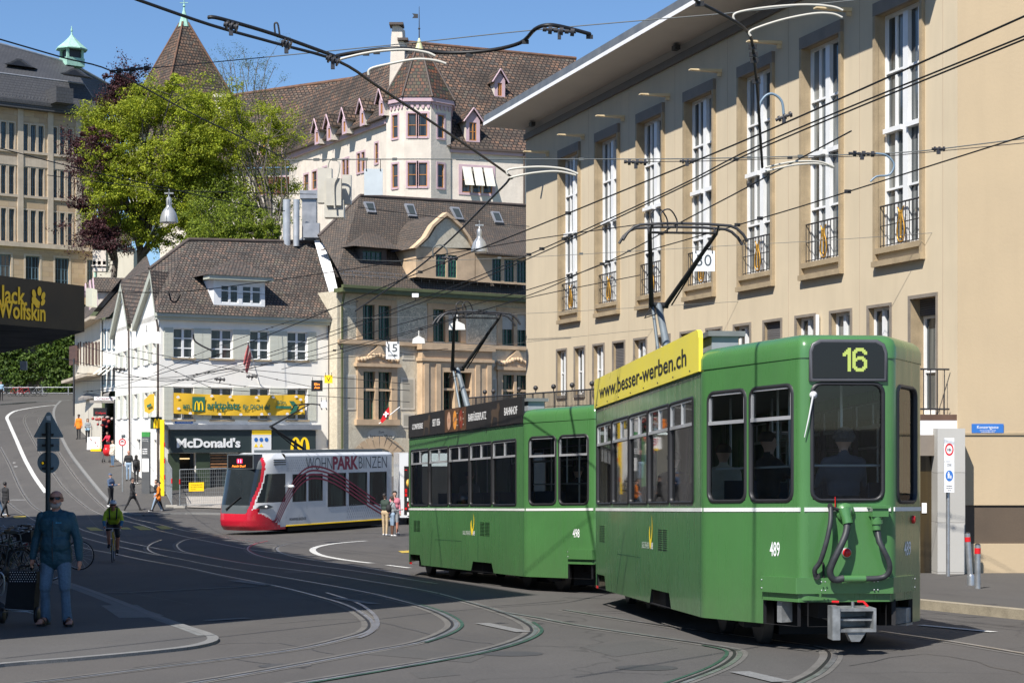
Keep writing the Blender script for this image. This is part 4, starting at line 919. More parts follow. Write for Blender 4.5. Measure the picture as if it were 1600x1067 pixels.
# ================================================================ TOWN: restaurant building, guild house, hillside
M_plaster = mat('white_plaster', (.88, .85, .78), .85, var=.04, scale=.6, streak=.12, bmp=.002)
M_plaster_warm = mat('cream_plaster', (.62, .57, .47), .85, var=.07, scale=.5, streak=.25, bmp=.003)
M_rough = mat('rough_render', (.66, .59, .51), .9, var=.09, scale=.9, bmp=.02, bscale=6, streak=.2)
M_shut = bricks('pale_shutter', [(.66, .67, .57), (.71, .72, .62)], 3, .07, .012, (.46, .47, .40), bdist=.01, patch=.08)
M_shutbrown = bricks('brown_shutter', [(.10, .055, .045), (.13, .07, .055)], 3, .08, .012, (.04, .025, .02), bdist=.01, patch=.1)
M_sage = mat('sage_trim', (.46, .47, .39), .6, var=.08)
M_tile = bricks('plain_roof_tiles', [(.075, .063, .055), (.15, .115, .09), (.13, .12, .105), (.23, .15, .11), (.065, .06, .055)], .22, .22, .03, (.018, .014, .012), rough=.85, bdist=.03, patch=.35, moss=(.17, .16, .11))
M_tile_old = bricks('weathered_roof_tiles', [(.075, .058, .045), (.18, .105, .07), (.07, .065, .058), (.26, .14, .085), (.13, .11, .085)], .42, .42, .05, (.012, .009, .008), rough=.9, bdist=.08, patch=.5, pscale=.22, moss=(.12, .11, .09))
M_tile_dark = bricks('dark_roof_tiles', [(.085, .07, .055), (.14, .105, .08), (.10, .088, .074), (.17, .12, .085)], .19, .19, .018, (.016, .013, .012), rough=.8, bdist=.03, patch=.3)
M_tile_colour = bricks('glazed_turret_tiles', [(.05, .038, .03), (.13, .08, .04), (.035, .06, .035), (.20, .07, .03), (.07, .05, .04)], .34, .36, .04, (.02, .015, .012), rough=.7, bdist=.03, patch=.3)
M_slate = bricks('slate_roof', [(.060, .062, .068), (.075, .077, .082), (.068, .069, .072)], .4, .35, .02, (.03, .03, .035), rough=.6, bdist=.02, patch=.25, pscale=.15)
M_ridge = mat('ridge_tiles', (.13, .07, .045), .85, var=.35, scale=2)
M_ashlar = bricks('ashlar_stone', [(.46, .34, .21), (.52, .40, .26), (.42, .30, .19), (.50, .41, .30)], 1.1, .5, .012, (.33, .26, .18), rough=.85, bdist=.01, patch=.25)
M_stonetrim = mat('stone_trim', (.50, .42, .32), .8, var=.15, scale=1, streak=.35)
M_stone_or = mat('ochre_sandstone', (.55, .40, .255), .82, var=.22, scale=1.2, fine=.2, bmp=.006, bscale=9, streak=.2)
M_mural_base = None
def mural(name, c1, c2, sc):
 m, n, l, bs = nt(name); uv = n.new('ShaderNodeTexCoord').outputs['UV']
 nz = n.new('ShaderNodeTexNoise'); nz.inputs['Scale'].default_value = sc; nz.inputs['Detail'].default_value = 3; nz.inputs['Distortion'].default_value = 2.2; l.new(uv, nz.inputs['Vector'])
 vo = n.new('ShaderNodeTexVoronoi'); vo.feature = 'DISTANCE_TO_EDGE'; vo.inputs['Scale'].default_value = sc * .9
 ad = n.new('ShaderNodeVectorMath'); ad.operation = 'ADD'; s2 = n.new('ShaderNodeVectorMath'); s2.operation = 'SCALE'; s2.inputs[3].default_value = .9; l.new(nz.outputs['Color'], s2.inputs[0]); l.new(uv, ad.inputs[0]); l.new(s2.outputs[0], ad.inputs[1]); l.new(ad.outputs[0], vo.inputs['Vector'])
 c = ramp(n, l, nz.outputs['Fac'], [(.40, c1), (.47, c2), (.52, c1), (.6, c2), (.63, c1)]); c = mixc(n, l, ramp(n, l, vo.outputs['Distance'], [(.0, (.7,) * 3), (.07, (0, 0, 0))]), c, c2)
 l.new(c, bs.inputs['Base Color']); bs.inputs['Roughness'].default_value = .85; _mats[name] = m; return m
M_mural = mural('painted_relief_panel', (.68, .61, .46), (.30, .28, .22), 1.7); M_mural2 = mural('painted_wall_ornament', (.62, .56, .43), (.50, .44, .33), .9)
M_greenwin = mat('green_window_bars', (.02, .11, .075), .5, var=.1); M_bluewin = mat('blue_window_paint', (.10, .17, .22), .5, var=.1); M_orwin = mat('orange_wood_window', (.40, .17, .04), .6, var=.15)
M_pink = mat('pink_trim', (.50, .36, .40), .75, var=.08); M_copper = mat('copper_patina', (.30, .52, .42), .7, var=.25, scale=3); M_lightcopper = mat('pale_copper_cap', (.62, .62, .34), .6, var=.2)
M_zinc = mat('zinc_sheet', (.30, .31, .33), .45, metal=.4, var=.15); M_steelflue = mat('stainless_flue', (.55, .55, .55), .42, metal=.55, var=.12); M_gutter = mat('brown_gutter', (.08, .06, .05), .6, var=.2)
def boxpane(mb, F, a, d): mb.face([F.p(a[0], a[2], d), F.p(a[1], a[2], d), F.p(a[1], a[3], d), F.p(a[0], a[3], d)])
def window(root, F, a, depth=.18, fm=None, pm=None, nx=2, ny=2, fr=.06, mul=.05, d=0, topsplit=None, sill=None, sur=None, surw=.12, name='window'):
 """frame part with its pane; a=(u0,u1,v0,v1)"""
 fm = fm or M_winwhite; pm = pm or M_pane; u0, u1, v0, v1 = a; D = d - depth; w = MB()
 w.fbox(F, u0, u0 + fr, v0, v1, D, D + .06); w.fbox(F, u1 - fr, u1, v0, v1, D, D + .06); w.fbox(F, u0 + fr, u1 - fr, v0, v0 + fr, D, D + .06); w.fbox(F, u0 + fr, u1 - fr, v1 - fr, v1, D, D + .06)
 for i in range(1, nx):
  u = u0 + (u1 - u0) * i / nx; t = mul * (1.4 if nx % 2 == 0 and i == nx // 2 else .7); w.fbox(F, u - t, u + t, v0 + fr, v1 - fr, D, D + .075)
 vs = [v0 + (v1 - v0) * j / ny for j in range(1, ny)] if topsplit is None else [v0 + (v1 - v0) * t for t in topsplit]
 for v in vs: w.fbox(F, u0 + fr, u1 - fr, v - mul * .7, v + mul * .7, D + .01, D + .065)
 wo = w.build(name, fm, root)
 g = MB(); boxpane(g, F, a, D + .02); g.build('pane', pm, wo)
 if sur is not None:
  s = MB(); q = surw
  s.fbox(F, u0 - q, u0, v0 - q, v1 + q, d - .02, d + .035); s.fbox(F, u1, u1 + q, v0 - q, v1 + q, d - .02, d + .035); s.fbox(F, u0, u1, v1, v1 + q, d - .02, d + .036); s.fbox(F, u0 - .03, u1 + .03, v0 - q, v0, d - .02, d + .08); s.build('surround', sur, wo)
 if sill is not None:
  s = MB(); s.fbox(F, u0 - .12, u1 + .12, v0 - .1, v0, d - .02, d + .1); s.build('sill', sill, wo)
 return wo
def shutters(root, F, a, sw, m, d=0, gap=.03):
 for s0 in (a[0] - gap - sw, a[1] + gap):
  b = MB(); b.fbox(F, s0, s0 + sw, a[2] - .03, a[3] + .03, d + .01, d + .06); b.build('shutter', m, root)
def quad(mb, pts, m=0): mb.face([P(*p) for p in pts], m)
def roof_sheet(root, pts, m, name='roof', thick=.18):
 b = MB(); q = [Vector(p) for p in pts]; n = (q[1] - q[0]).cross(q[-1] - q[0]).normalized()
 if n.z < 0: q = q[::-1]; n = -n
 b.prism([p - n * thick for p in q], n * thick); return b.build(name, m, root)
# ---- restaurant building
WM = frame_px(250, 101.8, 521, 107.6, CZ); LM = WM.L
ER = WM.v(250, 489); zb = -4.4
side = Frame(tuple((WM.O + V(-6.2, 16.5, 0))[:2]), (6.2, -16.5), CZ); LSd = math.hypot(6.2, 16.5)
rest = thing('restaurant_building', (WM.p(LM / 2, -3.5, -4)), 'white three storey building with brown tiled roof, pale shutters and a burger restaurant below', 'building')
rx = [(271, 302), (330, 363), (390.5, 420.6), (449, 480)]
A2 = [(*[WM.u(x) for x in q], WM.v(286, 559), WM.v(286, 513)) for q in rx]; A1 = [(q[0], q[1], WM.v(286, 655), WM.v(286, 605)) for q in A2]
shop = [WM.rect(280, 305, 708, 774, at=285), WM.rect(328, 372, 709, 765, at=285), WM.rect(380, 489, 709, 765, at=285)]
b = MB(); wall(b, WM, 0, LM, zb, ER, A2 + A1 + shop, .2)
# side wall holes
def srow(y0, y1, at): return side.v(at, y1), side.v(at, y0)
sx = [(184, 188.5), (193, 199), (210, 215.5), (226.5, 232), (239, 244.5)]
s2 = [(side.u(a), side.u(c), *srow(536, 566, 240)) for a, c in sx]; s1 = [(q[0], q[1], *srow(612, 650, 240)) for q in s2]
s0 = [(side.u(213), side.u(219.5), *srow(686, 704, 216)), (side.u(240.5), side.u(244.5), *srow(687, 742, 242))]
wall(b, side, 0, LSd, zb, ER, s2 + s1 + s0, .15)
b.face([WM.p(LM, zb), WM.p(LM, zb) - WM.N * 12, WM.p(LM, ER) - WM.N * 12, WM.p(LM, ER)])
b.build('wall', M_plaster, rest)
for q in A2: window(rest, WM, q, ny=3, sur=M_plaster, surw=.1, sill=M_sand); shutters(rest, WM, q, .55, M_shut)
for q in A1: window(rest, WM, q, ny=3, sur=M_plaster, surw=.1, sill=M_sand); shutters(rest, WM, q, .55, M_shut)
for q in s2 + s1: window(rest, side, q, nx=2, ny=3, sur=M_plaster, surw=.08); shutters(rest, side, q, .62, M_shut)
for q in s0: window(rest, side, q, nx=1, ny=1)
b = MB(); b.fbox(WM, -.35, LM + .1, ER - .2, ER, 0, .42); b.fbox(WM, -.3, LM + .05, ER - .38, ER - .2, 0, .28); b.build('cornice', M_sage, rest)
b = MB(); b.tube([side.p(LSd - .25, ER - .1, .2), side.p(LSd - .25, ER - .8, .08), side.p(LSd - .25, zb + .6, .08)], .06, 6); b.tube([side.p(side.u(206), ER - .3, .2), side.p(side.u(206), zb + .9, .1)], .06, 6); b.tube([WM.p(LM - .35, ER - .2, .1), WM.p(LM - .35, zb, .1)], .05, 6); b.build('downpipe', M_gutter, rest)
# roof
eL = WM.p(-.45, ER, .5); eR = WM.p(LM + .05, ER, .5); rL = P(295, 375, 107.6); rR = P(497, 379, 112.2)
back = -WM.N * 10.5
b = MB()
def rq(pts, m=0):
 b.face(pts, m)
rq([eL, eR, rR, rL]); bl_, br_ = eL + V(-1.2, 10.3, 0), eR + back * 1.1
rq([br_, bl_, rL, rR]); 
gA = P(233.5, 421, 105.6)                                # small hip left of the ridge
rq([eL, rL, gA]);
b.face([rR, eR, br_]);
b.build('roof', M_tile, rest)
for p_, q_ in ((rL, rR), (gA, rL)):
 b = MB(); b.tube([p_ + V(0, 0, .02), q_ + V(0, 0, .02)], .13, 6); b.build('ridge', M_gutter, rest)
# two half-hipped gables on the street side
def gable(x_r, y_r, x_a, y_a, x_l, y_l, Yr, wallpts):
 """right foot, apex, left foot (pixels), with a deep sage verge"""
 a_, c_, e_ = P(x_r, y_r, Yr), None, None
 def on(px, py, d=0): u, v = side.hit(px, py, d); return side.p(min(u, LSd), v, d)
 d = .28
 R0, A0, L0 = on(x_r, y_r, d), on(x_a, y_a, d), on(x_l, y_l, d)
 back_ = V(3.2, 4.6, 0)
 m = MB(); m.face([R0, R0 + back_ * .5, A0 + back_, A0]); m.build('roof', M_tile, rest)
 m = MB(); m.face([A0, A0 + back_, L0 + back_, L0]); m.build('roof', M_tile, rest)
 m = MB()
 for p_, q_ in ((R0, A0), (A0, L0)):
  for off in (0,):
   n_ = V(0, 0, -.45); m.face([p_, q_, q_ + n_, p_ + n_]); m.face([p_ + n_, q_ + n_, q_ + n_ - side.N * .3, p_ + n_ - side.N * .3])
 m.build('verge', M_sage, rest)
 m = MB(); m.face([on(*w_) for w_ in wallpts]); m.build('gable_wall', M_plaster, rest)
 return on
on = gable(244.5, 486, 234, 422, 206, 506, 0, [(247, 500), (243, 470), (236, 430), (228, 445), (216, 508)])
on = gable(198.5, 506, 188, 442, 171, 520, 0, [(203, 512), (196, 480), (189, 452), (184, 480), (180, 520)])
q = (side.u(232.5), side.u(237), side.v(235, 455), side.v(235, 440)); window(rest, side, q, depth=-.02, nx=1, ny=2)
q = (side.u(188), side.u(191.5), side.v(190, 475), side.v(190, 462)); window(rest, side, q, depth=-.02, nx=1, ny=2)
def spt(px, py, d): u, v = side.hit(px, py, d); return side.p(u, v, d)
b = MB(); b.face([spt(206, 505, .28), spt(188, 441, .28), spt(229, 398, -5.5), spt(236, 420, -1)][::-1]); b.build('roof', M_tile, rest)
# white fire parapet at the right end of the roof
pts = [(491, 376), (503, 370), (513, 398), (521, 424), (527, 450), (528, 482), (522, 482), (511, 445), (501, 412)]
b = MB(); Yp = lambda y: 112.0 - (y - 372) / 110 * 4.6
b.prism([P(x, y, Yp(y) - .35) for x, y in pts], V(0, .7, 0)); b.build('fire_parapet', M_fascia, rest)
# dormer
DF = Frame(tuple(WM.p(0, 0, -.1)[:2]), tuple(WM.U[:2]), CZ)
dq = [DF.rect(345, 372.5, 446, 474, at=370), DF.rect(378.5, 408, 446, 474, at=370)]
dw = DF.rect(334, 414, 438, 484, at=370); b = MB(); wall(b, DF, dw[0], dw[1], dw[2], dw[3], dq, .12)
for u in (dw[0], dw[1]): b.face([DF.p(u, dw[2]), DF.p(u, dw[2]) - DF.N * 3.2, DF.p(u, dw[3]) - DF.N * 3.2, DF.p(u, dw[3])][::(1 if u == dw[1] else -1)])
do = b.build('dormer', M_winwhite, rest)
for q in dq: window(do, DF, q, depth=.1, ny=2, topsplit=(.68,))
b = MB(); b.fbox(DF, dw[0] - .45, dw[1] + .35, dw[3] - .02, dw[3] + .22, -.5, .42); b.build('cornice', M_sage, do)
b = MB(); e0_, e1_ = DF.p(dw[0] - .55, dw[3] + .22, .5), DF.p(dw[1] + .45, dw[3] + .22, .5); ap = P(369, 404, 107.2); bk = -DF.N * 3.6
b.face([e0_, e1_, ap]); b.face([e1_, e1_ + bk, ap + bk * .8, ap]); b.face([e0_ + bk, e0_, ap, ap + bk * .8]); b.build('dormer_roof', M_tile, do)
# shopfront
M_shopdark = mat('shop_dark_green', (.028, .042, .042), .45, var=.08); M_shopgreen = mat('shop_green_panel', (.045, .065, .035), .55, var=.2)
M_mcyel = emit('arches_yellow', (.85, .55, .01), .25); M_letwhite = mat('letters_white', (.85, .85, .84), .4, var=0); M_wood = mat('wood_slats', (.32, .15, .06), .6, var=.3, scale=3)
b = MB(); q = WM.rect(258, 497, 663, 671, at=260); b.fbox(WM, q[0], q[1], q[2], q[3], .02, .45); b.build('shop_canopy', M_zinc, rest)
b = MB(); q = WM.rect(263, 490, 672, 707, at=265); b.fbox(WM, q[0], q[1], q[2], q[3], .02, .3); sgn = b.build('shop_fascia', M_shopdark, rest)
t0 = WM.hit(273, 699.5); t1 = WM.hit(372, 699.5); text("McDonald's", WM, t0[0], t0[1] + .03, .50, M_letwhite, sgn, width=t1[0] - t0[0], d=.34, ext=.04, bold=.03)
def arches(F, u, v, w, h, d, m, parent, th=.14):
 mb = MB()
 for s in (0, 1):
  c = u + w * (.27 + .46 * s); out = []; inn = []
  for k in range(13):
   a = math.pi * k / 12; x = math.cos(a); z = math.sin(a) ** .72
   out.append(F.p(c + x * w * .27, v + z * h, d)); inn.append(F.p(c + x * (w * .27 - th), v + max(0, z * h - th * .62 * (z > .02)), d))
  mb.grid([out, inn], 0, False)
  mb.grid([[p - F.N * .05 for p in inn], inn][::-1], 0, False)
 return mb.build('golden_arches', m, parent)
q = WM.rect(450, 480, 681, 707, at=265); arches(WM, q[0], WM.v(465, 707.5), q[1] - q[0], (707 - 682) / 26.6, .34, M_mcyel, sgn, .19)
q = (WM.u(390), WM.u(420), WM.v(400, 708), WM.v(400, 672)); b = MB(); b.fbox(WM, *q, .31, .35); sp = b.build('safety_board', M_letwhite, sgn)
b = MB(); b.fbox(WM, q[0], q[1], q[3] - .25, q[3], .351, .36); b.build('yellow_heading', M_mcyel, sp)
for k in range(3): disc(WM, q[0] + .25 + k * .33, q[3] - .55, .12, .362, M_signblue, sp, 'mandatory_symbol')
for k in range(2): b = MB(); x = q[0] + .25 + k * .33; b.face([WM.p(x - .13, q[3] - .98, .362), WM.p(x + .13, q[3] - .98, .362), WM.p(x, q[3] - .75, .362)]); b.build('warning_symbol', M_mcyel, sp)
window(rest, WM, shop[1], depth=.15, fm=M_shopdark, nx=2, ny=1, fr=.08); window(rest, WM, shop[2], depth=.15, fm=M_shopdark, nx=4, ny=1, fr=.08)
b = MB()
for k in range(5): b.fbox(WM, shop[1][0], shop[1][1] + .2, shop[1][3] - .12 - k * .17, shop[1][3] - .04 - k * .17, -.02, .05)
b.build('wood_slat', M_wood, rest)
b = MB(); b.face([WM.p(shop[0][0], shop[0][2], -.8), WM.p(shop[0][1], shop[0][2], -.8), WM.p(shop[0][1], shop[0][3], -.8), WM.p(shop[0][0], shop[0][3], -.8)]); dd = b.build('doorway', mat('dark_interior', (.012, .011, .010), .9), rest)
b = MB(); b.fbox(WM, shop[0][0] + .15, shop[0][1] - .1, shop[0][3] - .35, shop[0][3] - .28, -.7, -.6); b.build('lit_ceiling_strip', emit('warm_strip', (1, .72, .35), .8), dd)
b = MB()
for x0, x1 in ((262, 280), (306, 327), (373, 380)): qq = WM.rect(x0, x1, 708, 782, at=285); b.fbox(WM, qq[0], qq[1], qq[2], qq[3], .01, .08)
qq = WM.rect(327, 490, 766, 784, at=285); b.fbox(WM, qq[0], qq[1], qq[2], qq[3], .01, .08); b.build('shop_panel', M_shopgreen, rest)
# banner, flag, plates, hanging signs
M_ban = mat('banner_yellow', (.83, .50, .03), .7, var=.05, scale=1); M_bangreen = mat('banner_green', (.03, .16, .10), .7, var=0)
q = (WM.u(269), WM.u(473.5), WM.v(269, 646), WM.v(269, 613.5)); b = MB()
rows = []
for j in range(5): rows.append([WM.p(q[0] + (q[1] - q[0]) * i / 24, q[2] + (q[3] - q[2]) * j / 4 - .1 * math.sin(math.pi * i / 24), .22 + .04 * math.sin(i * 1.3) * math.sin(j * 1.1 + .5)) for i in range(25)])
b.grid(rows); ban = b.build('banner', M_ban); tag(ban, 'wide yellow fabric banner hung below the upper windows of the white building', 'banner')
dW = q[1] - q[0]; def_y = q[2] + .28
b = MB(); b.face([WM.p(q[0] + dW * .135, q[2] + .12, .27), WM.p(q[0] + dW * .23, q[2] + .12, .27), WM.p(q[0] + dW * .23, q[3] - .22, .27), WM.p(q[0] + dW * .135, q[3] - .22, .27)]); b.build('green_square', M_bangreen, ban)
arches(WM, q[0] + dW * .15, q[2] + .2, dW * .066, .52, .3, M_mcyel, ban, .07)
text('am', WM, q[0] + dW * .065, def_y + .02, .30, M_bangreen, ban, width=dW * .052, d=.275, ext=0, bold=.03)
text('arktplatz', WM, q[0] + dW * .245, def_y, .42, M_bangreen, ban, width=dW * .25, d=.275, ext=0, bold=.03)
text('für DICH da!', WM, q[0] + dW * .515, def_y + .0, .27, M_bangreen, ban, width=dW * .21, d=.275, ext=0, bold=.03)
text('50m', WM, q[0] + dW * .78, def_y + .32, .2, M_bangreen, ban, width=dW * .07, d=.275, ext=0, bold=.02)
b = MB(); x = q[0] + dW * .77; y = def_y + .12; b.face([WM.p(x, y - .07, .275), WM.p(x + 1.0, y - .07, .275), WM.p(x + 1.0, y + .09, .275), WM.p(x, y + .09, .275)]); b.face([WM.p(x + .85, y - .38, .277), WM.p(x + 1.15, y - .38, .277), WM.p(x + 1.5, y, .277), WM.p(x + 1.15, y + .38, .277), WM.p(x + .85, y + .38, .277), WM.p(x + 1.15, y, .277)]); b.build('arrow', M_bangreen, ban)
for (fx, fy) in ((.03, .8), (.035, .25), (.12, .05), (.28, .93), (.34, .06), (.42, .92), (.5, .06), (.62, .9), (.66, .07), (.75, .9), (.72, .08), (.86, .06), (.93, .9), (.965, .75), (.97, .2)):
 b = MB(); cx_, cy_ = q[0] + dW * fx, q[2] + (q[3] - q[2]) * fy - .1 * math.sin(math.pi * fx); b.face([WM.p(cx_ + .13 * math.cos(a) * (1 if k % 2 else .7), cy_ + .08 * math.sin(a), .285) for k, a in enumerate([R(60 * k + 20) for k in range(6)])]); b.build('white_petal', M_letwhite, ban)
b = MB(); a_ = WM.rect(273, 301, 655, 661.5, at=285); b.fbox(WM, a_[0], a_[1], a_[2], a_[3], .01, .04); t = b.build('street_name_plate', M_signblue); tag(t, 'small blue Steinenvorstadt street plate above the restaurant canopy', 'sign'); text('Steinenvorstadt', WM, (a_[0] + a_[1]) / 2, a_[2] + .06, .12, M_whitetxt, t, width=.9, d=.045, ext=0, align='CENTER')
cs_ = Frame(tuple(P(234, 0, 101.2)[:2]), (1, 0), CZ); a_ = cs_.rect(235, 252.5, 651.5, 670); b = MB(); b.fbox(cs_, a_[0], a_[1], a_[2], a_[3], -.12, 0); t = b.build('hanging_shop_sign', M_shopgreen); tag(t, 'dark square burger sign with yellow arches on the building corner', 'sign'); arches(cs_, a_[0] + .18, a_[2] + .05, .4, .54, .02, M_mcyel, t, .09)
b = MB(); px0 = [(225, 625), (234, 616), (241, 615), (241, 640), (233, 646), (226, 643)]; b.prism([spt(x, y, .75) for x, y in px0], V(.02, -.05, 0)); t = b.build('pennant', M_ban); tag(t, 'yellow advertising pennant sticking out from the side wall', 'pennant')
b = MB(); b.face([spt(229, 633, .84), spt(236, 630, .84), spt(237, 634, .84), spt(230, 637, .84)]); b.build('green_lettering', M_bangreen, t)
fl = thing('flag', WM.p(WM.u(405), WM.v(405, 598), 0), 'faded red and white flags hanging from a pole on the white facade', 'flag')
b = MB(); p0 = WM.p(WM.u(406), WM.v(406, 600), 0); p1 = WM.p(WM.u(370), WM.v(370, 536), 1.6); b.tube([p0, p1], .035, 6); b.build('pole', M_fascia, fl)
for k, (t0_, w_) in enumerate(((.72, 1.0), (.9, .8))):
 b = MB(); o_ = p0.lerp(p1, t0_); rows = [[o_ + (p1 - p0).normalized() * (w_ * .45 * i / 4) + V(-.06 * j + .04 * math.sin(i * 2 + j), .05 * math.sin(i * 1.7), -.32 * j) for i in range(5)] for j in range(5)]; b.grid(rows); b.build('cloth', mat('faded_red_cloth', (.62, .16, .15), .85, var=.25, scale=3), fl)
# ---- guild house with painted front
MF = frame_px(527, 106.6, 830, 115.7, CZ); LF = MF.L; EM = MF.v(540, 455)
mz = thing('guild_house', MF.p(LF / 2, -3.5, -5), 'old guild house with painted panels, ochre stone bay and steep dark tiled roof', 'building')
w2 = [MF.rect(565.5, 584.5, 477, 531, at=588), MF.rect(590.5, 610, 477, 531, at=588), MF.rect(675.5, 695, 484, 534, at=697), MF.rect(700, 718.5, 484, 534, at=697), MF.rect(783.5, 802, 490, 540, at=803), MF.rect(807.5, 823, 490, 540, at=803)]
w1 = [MF.rect(566, 585, 581, 655, at=588), MF.rect(590, 610, 581, 655, at=588), MF.rect(685, 704, 582, 652, at=706), MF.rect(710, 729, 582, 652, at=706), MF.rect(784, 802, 586, 650, at=803), MF.rect(806, 824, 586, 650, at=803)]
arch = MF.rect(572, 612, 712, 790, at=590)
b = MB(); wall(b, MF, 0, LF + 1, -5.2, EM, w2 + w1 + [arch], .28, 0, 1); b.face([MF.p(0, -5.2) - MF.N * 9, MF.p(0, -5.2), MF.p(0, EM), MF.p(0, EM) - MF.N * 9], 0); b.build('wall', [M_mural2, M_stone_or], mz)
for q in w2: window(mz, MF, q, depth=.24, fm=M_greenwin, nx=4, ny=5, topsplit=(.08, .22, .36), fr=.05, mul=.018)
for q in w1: window(mz, MF, q, depth=.24, fm=M_greenwin, nx=3, ny=6, topsplit=(.12, .26, .40, .66, .78), fr=.05, mul=.018)
for q in w2[3:4] + w2[4:]: b = MB(); b.fbox(MF, q[0], q[1], q[3] - (q[3] - q[2]) * .5, q[3], -.14, -.1); b.build('blind', mat('cream_blind', (.5, .48, .42), .8), mz)
for pr in ((w2[0], w2[1]), (w2[2], w2[3]), (w2[4], w2[5])):
 b = MB(); a_, c_ = pr; b.fbox(MF, a_[0] - .4, a_[0], a_[2], a_[3] + .35, 0, .1); b.fbox(MF, c_[1], c_[1] + .4, a_[2], a_[3] + .35, 0, .1); b.fbox(MF, a_[0], c_[1], a_[3], a_[3] + .35, 0, .09); b.fbox(MF, a_[1], c_[0], a_[2], a_[3], -.1, .07); b.build('stone_frame', M_stone_or, mz)
for pr in ((w1[0], w1[1]), (w1[4], w1[5])):
 b = MB(); a_, c_ = pr; b.fbox(MF, a_[0] - .42, a_[0], a_[2] - .2, a_[3] + .3, 0, .14); b.fbox(MF, c_[1], c_[1] + .42, a_[2] - .2, a_[3] + .3, 0, .14); b.fbox(MF, a_[0], c_[1], a_[3], a_[3] + .3, 0, .13); b.fbox(MF, a_[1], c_[0], a_[2], a_[3], -.1, .09); b.fbox(MF, a_[0] - .6, c_[1] + .6, a_[3] + .3, a_[3] + .5, 0, .32); b.fbox(MF, a_[0] - .55, c_[1] + .55, a_[2] - .35, a_[2], 0, .25)
 vm = a_[2] + (a_[3] - a_[2]) * .62; b.fbox(MF, a_[0], c_[1], vm - .07, vm + .07, -.12, .05); b.build('stone_frame', M_stone_or, mz)
for pr in ((w1[0], w1[1]), (w1[4], w1[5])):            # carved pediments
 a_, c_ = pr; m = MB(); u0_, u1_ = a_[0] - .5, c_[1] + .5; v_ = a_[3] + .5; pts = []
 for k in range(17):
  t = k / 16; pts.append(MF.p(u0_ + (u1_ - u0_) * t, v_ + .32 + .75 * math.exp(-((t - .5) / .17) ** 2) + .08 * math.sin(t * 25), .02))
 m.prism([MF.p(u0_, v_, .02)] + pts + [MF.p(u1_, v_, .02)], MF.N * .2)
 for k in range(14): m.ball(MF.p(u0_ + (u1_ - u0_) * (k + .5) / 14, v_ + .2 + .3 * math.exp(-((k - 6.5) / 3) ** 2), .22), .12 + .03 * (k % 3), 7)
 m.build('carved_pediment', M_stone_or, mz)
b = MB(); v = MF.v(700, 545); b.fbox(MF, 0, LF + 1, MF.v(540, 537), MF.v(540, 531), 0, .22); b.build('string_course', M_stone_or, mz)
by = [MF.u(652), MF.u(761)]; a_, c_ = w1[2], w1[3]; top = MF.v(540, 537) - .02; b = MB(); pr_ = .55
b.fbox(MF, by[0], a_[0], -3.2, top, 0, pr_); b.fbox(MF, c_[1], by[1], -3.2, top, 0, pr_); b.fbox(MF, a_[0], c_[1], a_[3], top, 0, pr_ - .003); b.fbox(MF, a_[1], c_[0], a_[2], a_[3], -.1, pr_ - .1); b.fbox(MF, a_[0], c_[1], -3.2, a_[2], 0, pr_ - .003)
vm = a_[2] + (a_[3] - a_[2]) * .62; b.fbox(MF, a_[0], c_[1], vm - .07, vm + .07, -.1, pr_ - .15)
b.fbox(MF, by[0] - .1, by[1] + .1, a_[3] + .65, a_[3] + .82, 0, pr_ + .12); b.fbox(MF, by[0] - .15, by[1] + .15, top - .18, top + .2, 0, pr_ + .16)
for u in (by[0] + .1, by[0] + 1.0, by[1] - .45, by[1] - 1.35): b.fbox(MF, u, u + .35, a_[2] + .1, a_[3] + .5, pr_, pr_ + .07)
b.build('stone_bay', M_stone_or, mz)
for x0, x1, y0, y1 in ((532, 560, 478, 530), (621, 668, 477, 532), (728, 779, 485, 538)):
 q = MF.rect(x0, x1, y0, y1, at=(x0 + x1) / 2); b = MB(); b.fbox(MF, q[0], q[1], q[2], q[3], .0, .03, 1); b.fbox(MF, q[0] + .12, q[1] - .12, q[2] + .12, q[3] - .12, .03, .036, 0); b.build('painted_panel', [M_mural, M_plaster_warm], mz)
for x0, x1, y0, y1 in ((626, 648, 590, 640), (628, 648, 549, 562), (540, 556, 585, 640), (763, 776, 590, 645), (628, 648, 645, 668)):
 q = MF.rect(x0, x1, y0, y1, at=(x0 + x1) / 2); b = MB(); b.fbox(MF, q[0], q[1], q[2], q[3], .0, .03, 0); b.fbox(MF, q[0] + .12, q[1] - .12, q[2] + .12, q[3] - .12, .03, .034, 1); b.build('wall_panel', [M_plaster_warm, mat('grey_panel', (.40, .37, .30), .85)], mz)
q = MF.rect(568, 622, 668, 690, at=590); b = MB(); b.face([MF.p((q[0] + q[1]) / 2 + 1.05 * math.cos(R(k * 30)), (q[2] + q[3]) / 2 + .42 * math.sin(R(k * 30)), .03) for k in range(12)]); pn = b.build('name_cartouche', M_plaster_warm, mz)
text('Zum', MF, (q[0] + q[1]) / 2, (q[2] + q[3]) / 2 + .1, .14, M_black, pn, width=.4, d=.04, ext=0, align='CENTER'); text('braunen Mutz', MF, (q[0] + q[1]) / 2, (q[2] + q[3]) / 2 - .2, .22, M_black, pn, width=1.6, d=.04, ext=0, align='CENTER')
b = MB()
for k in range(12):
 a0, a1 = math.pi * k / 12, math.pi * (k + 1) / 12; cu, cv = (arch[0] + arch[1]) / 2, arch[3] - .5
 b.face([MF.p(cu + r_ * math.cos(t_), cv + r_ * .8 * math.sin(t_), .06) for r_, t_ in ((1.2, a0), (2.1, a0 + .02), (2.1, a1 - .02), (1.2, a1))])
b.build('arch_stones', M_stone_or, mz)
b = MB(); boxpane(b, MF, arch, -.26); b.build('doorway', _mats['dark_interior'], mz)
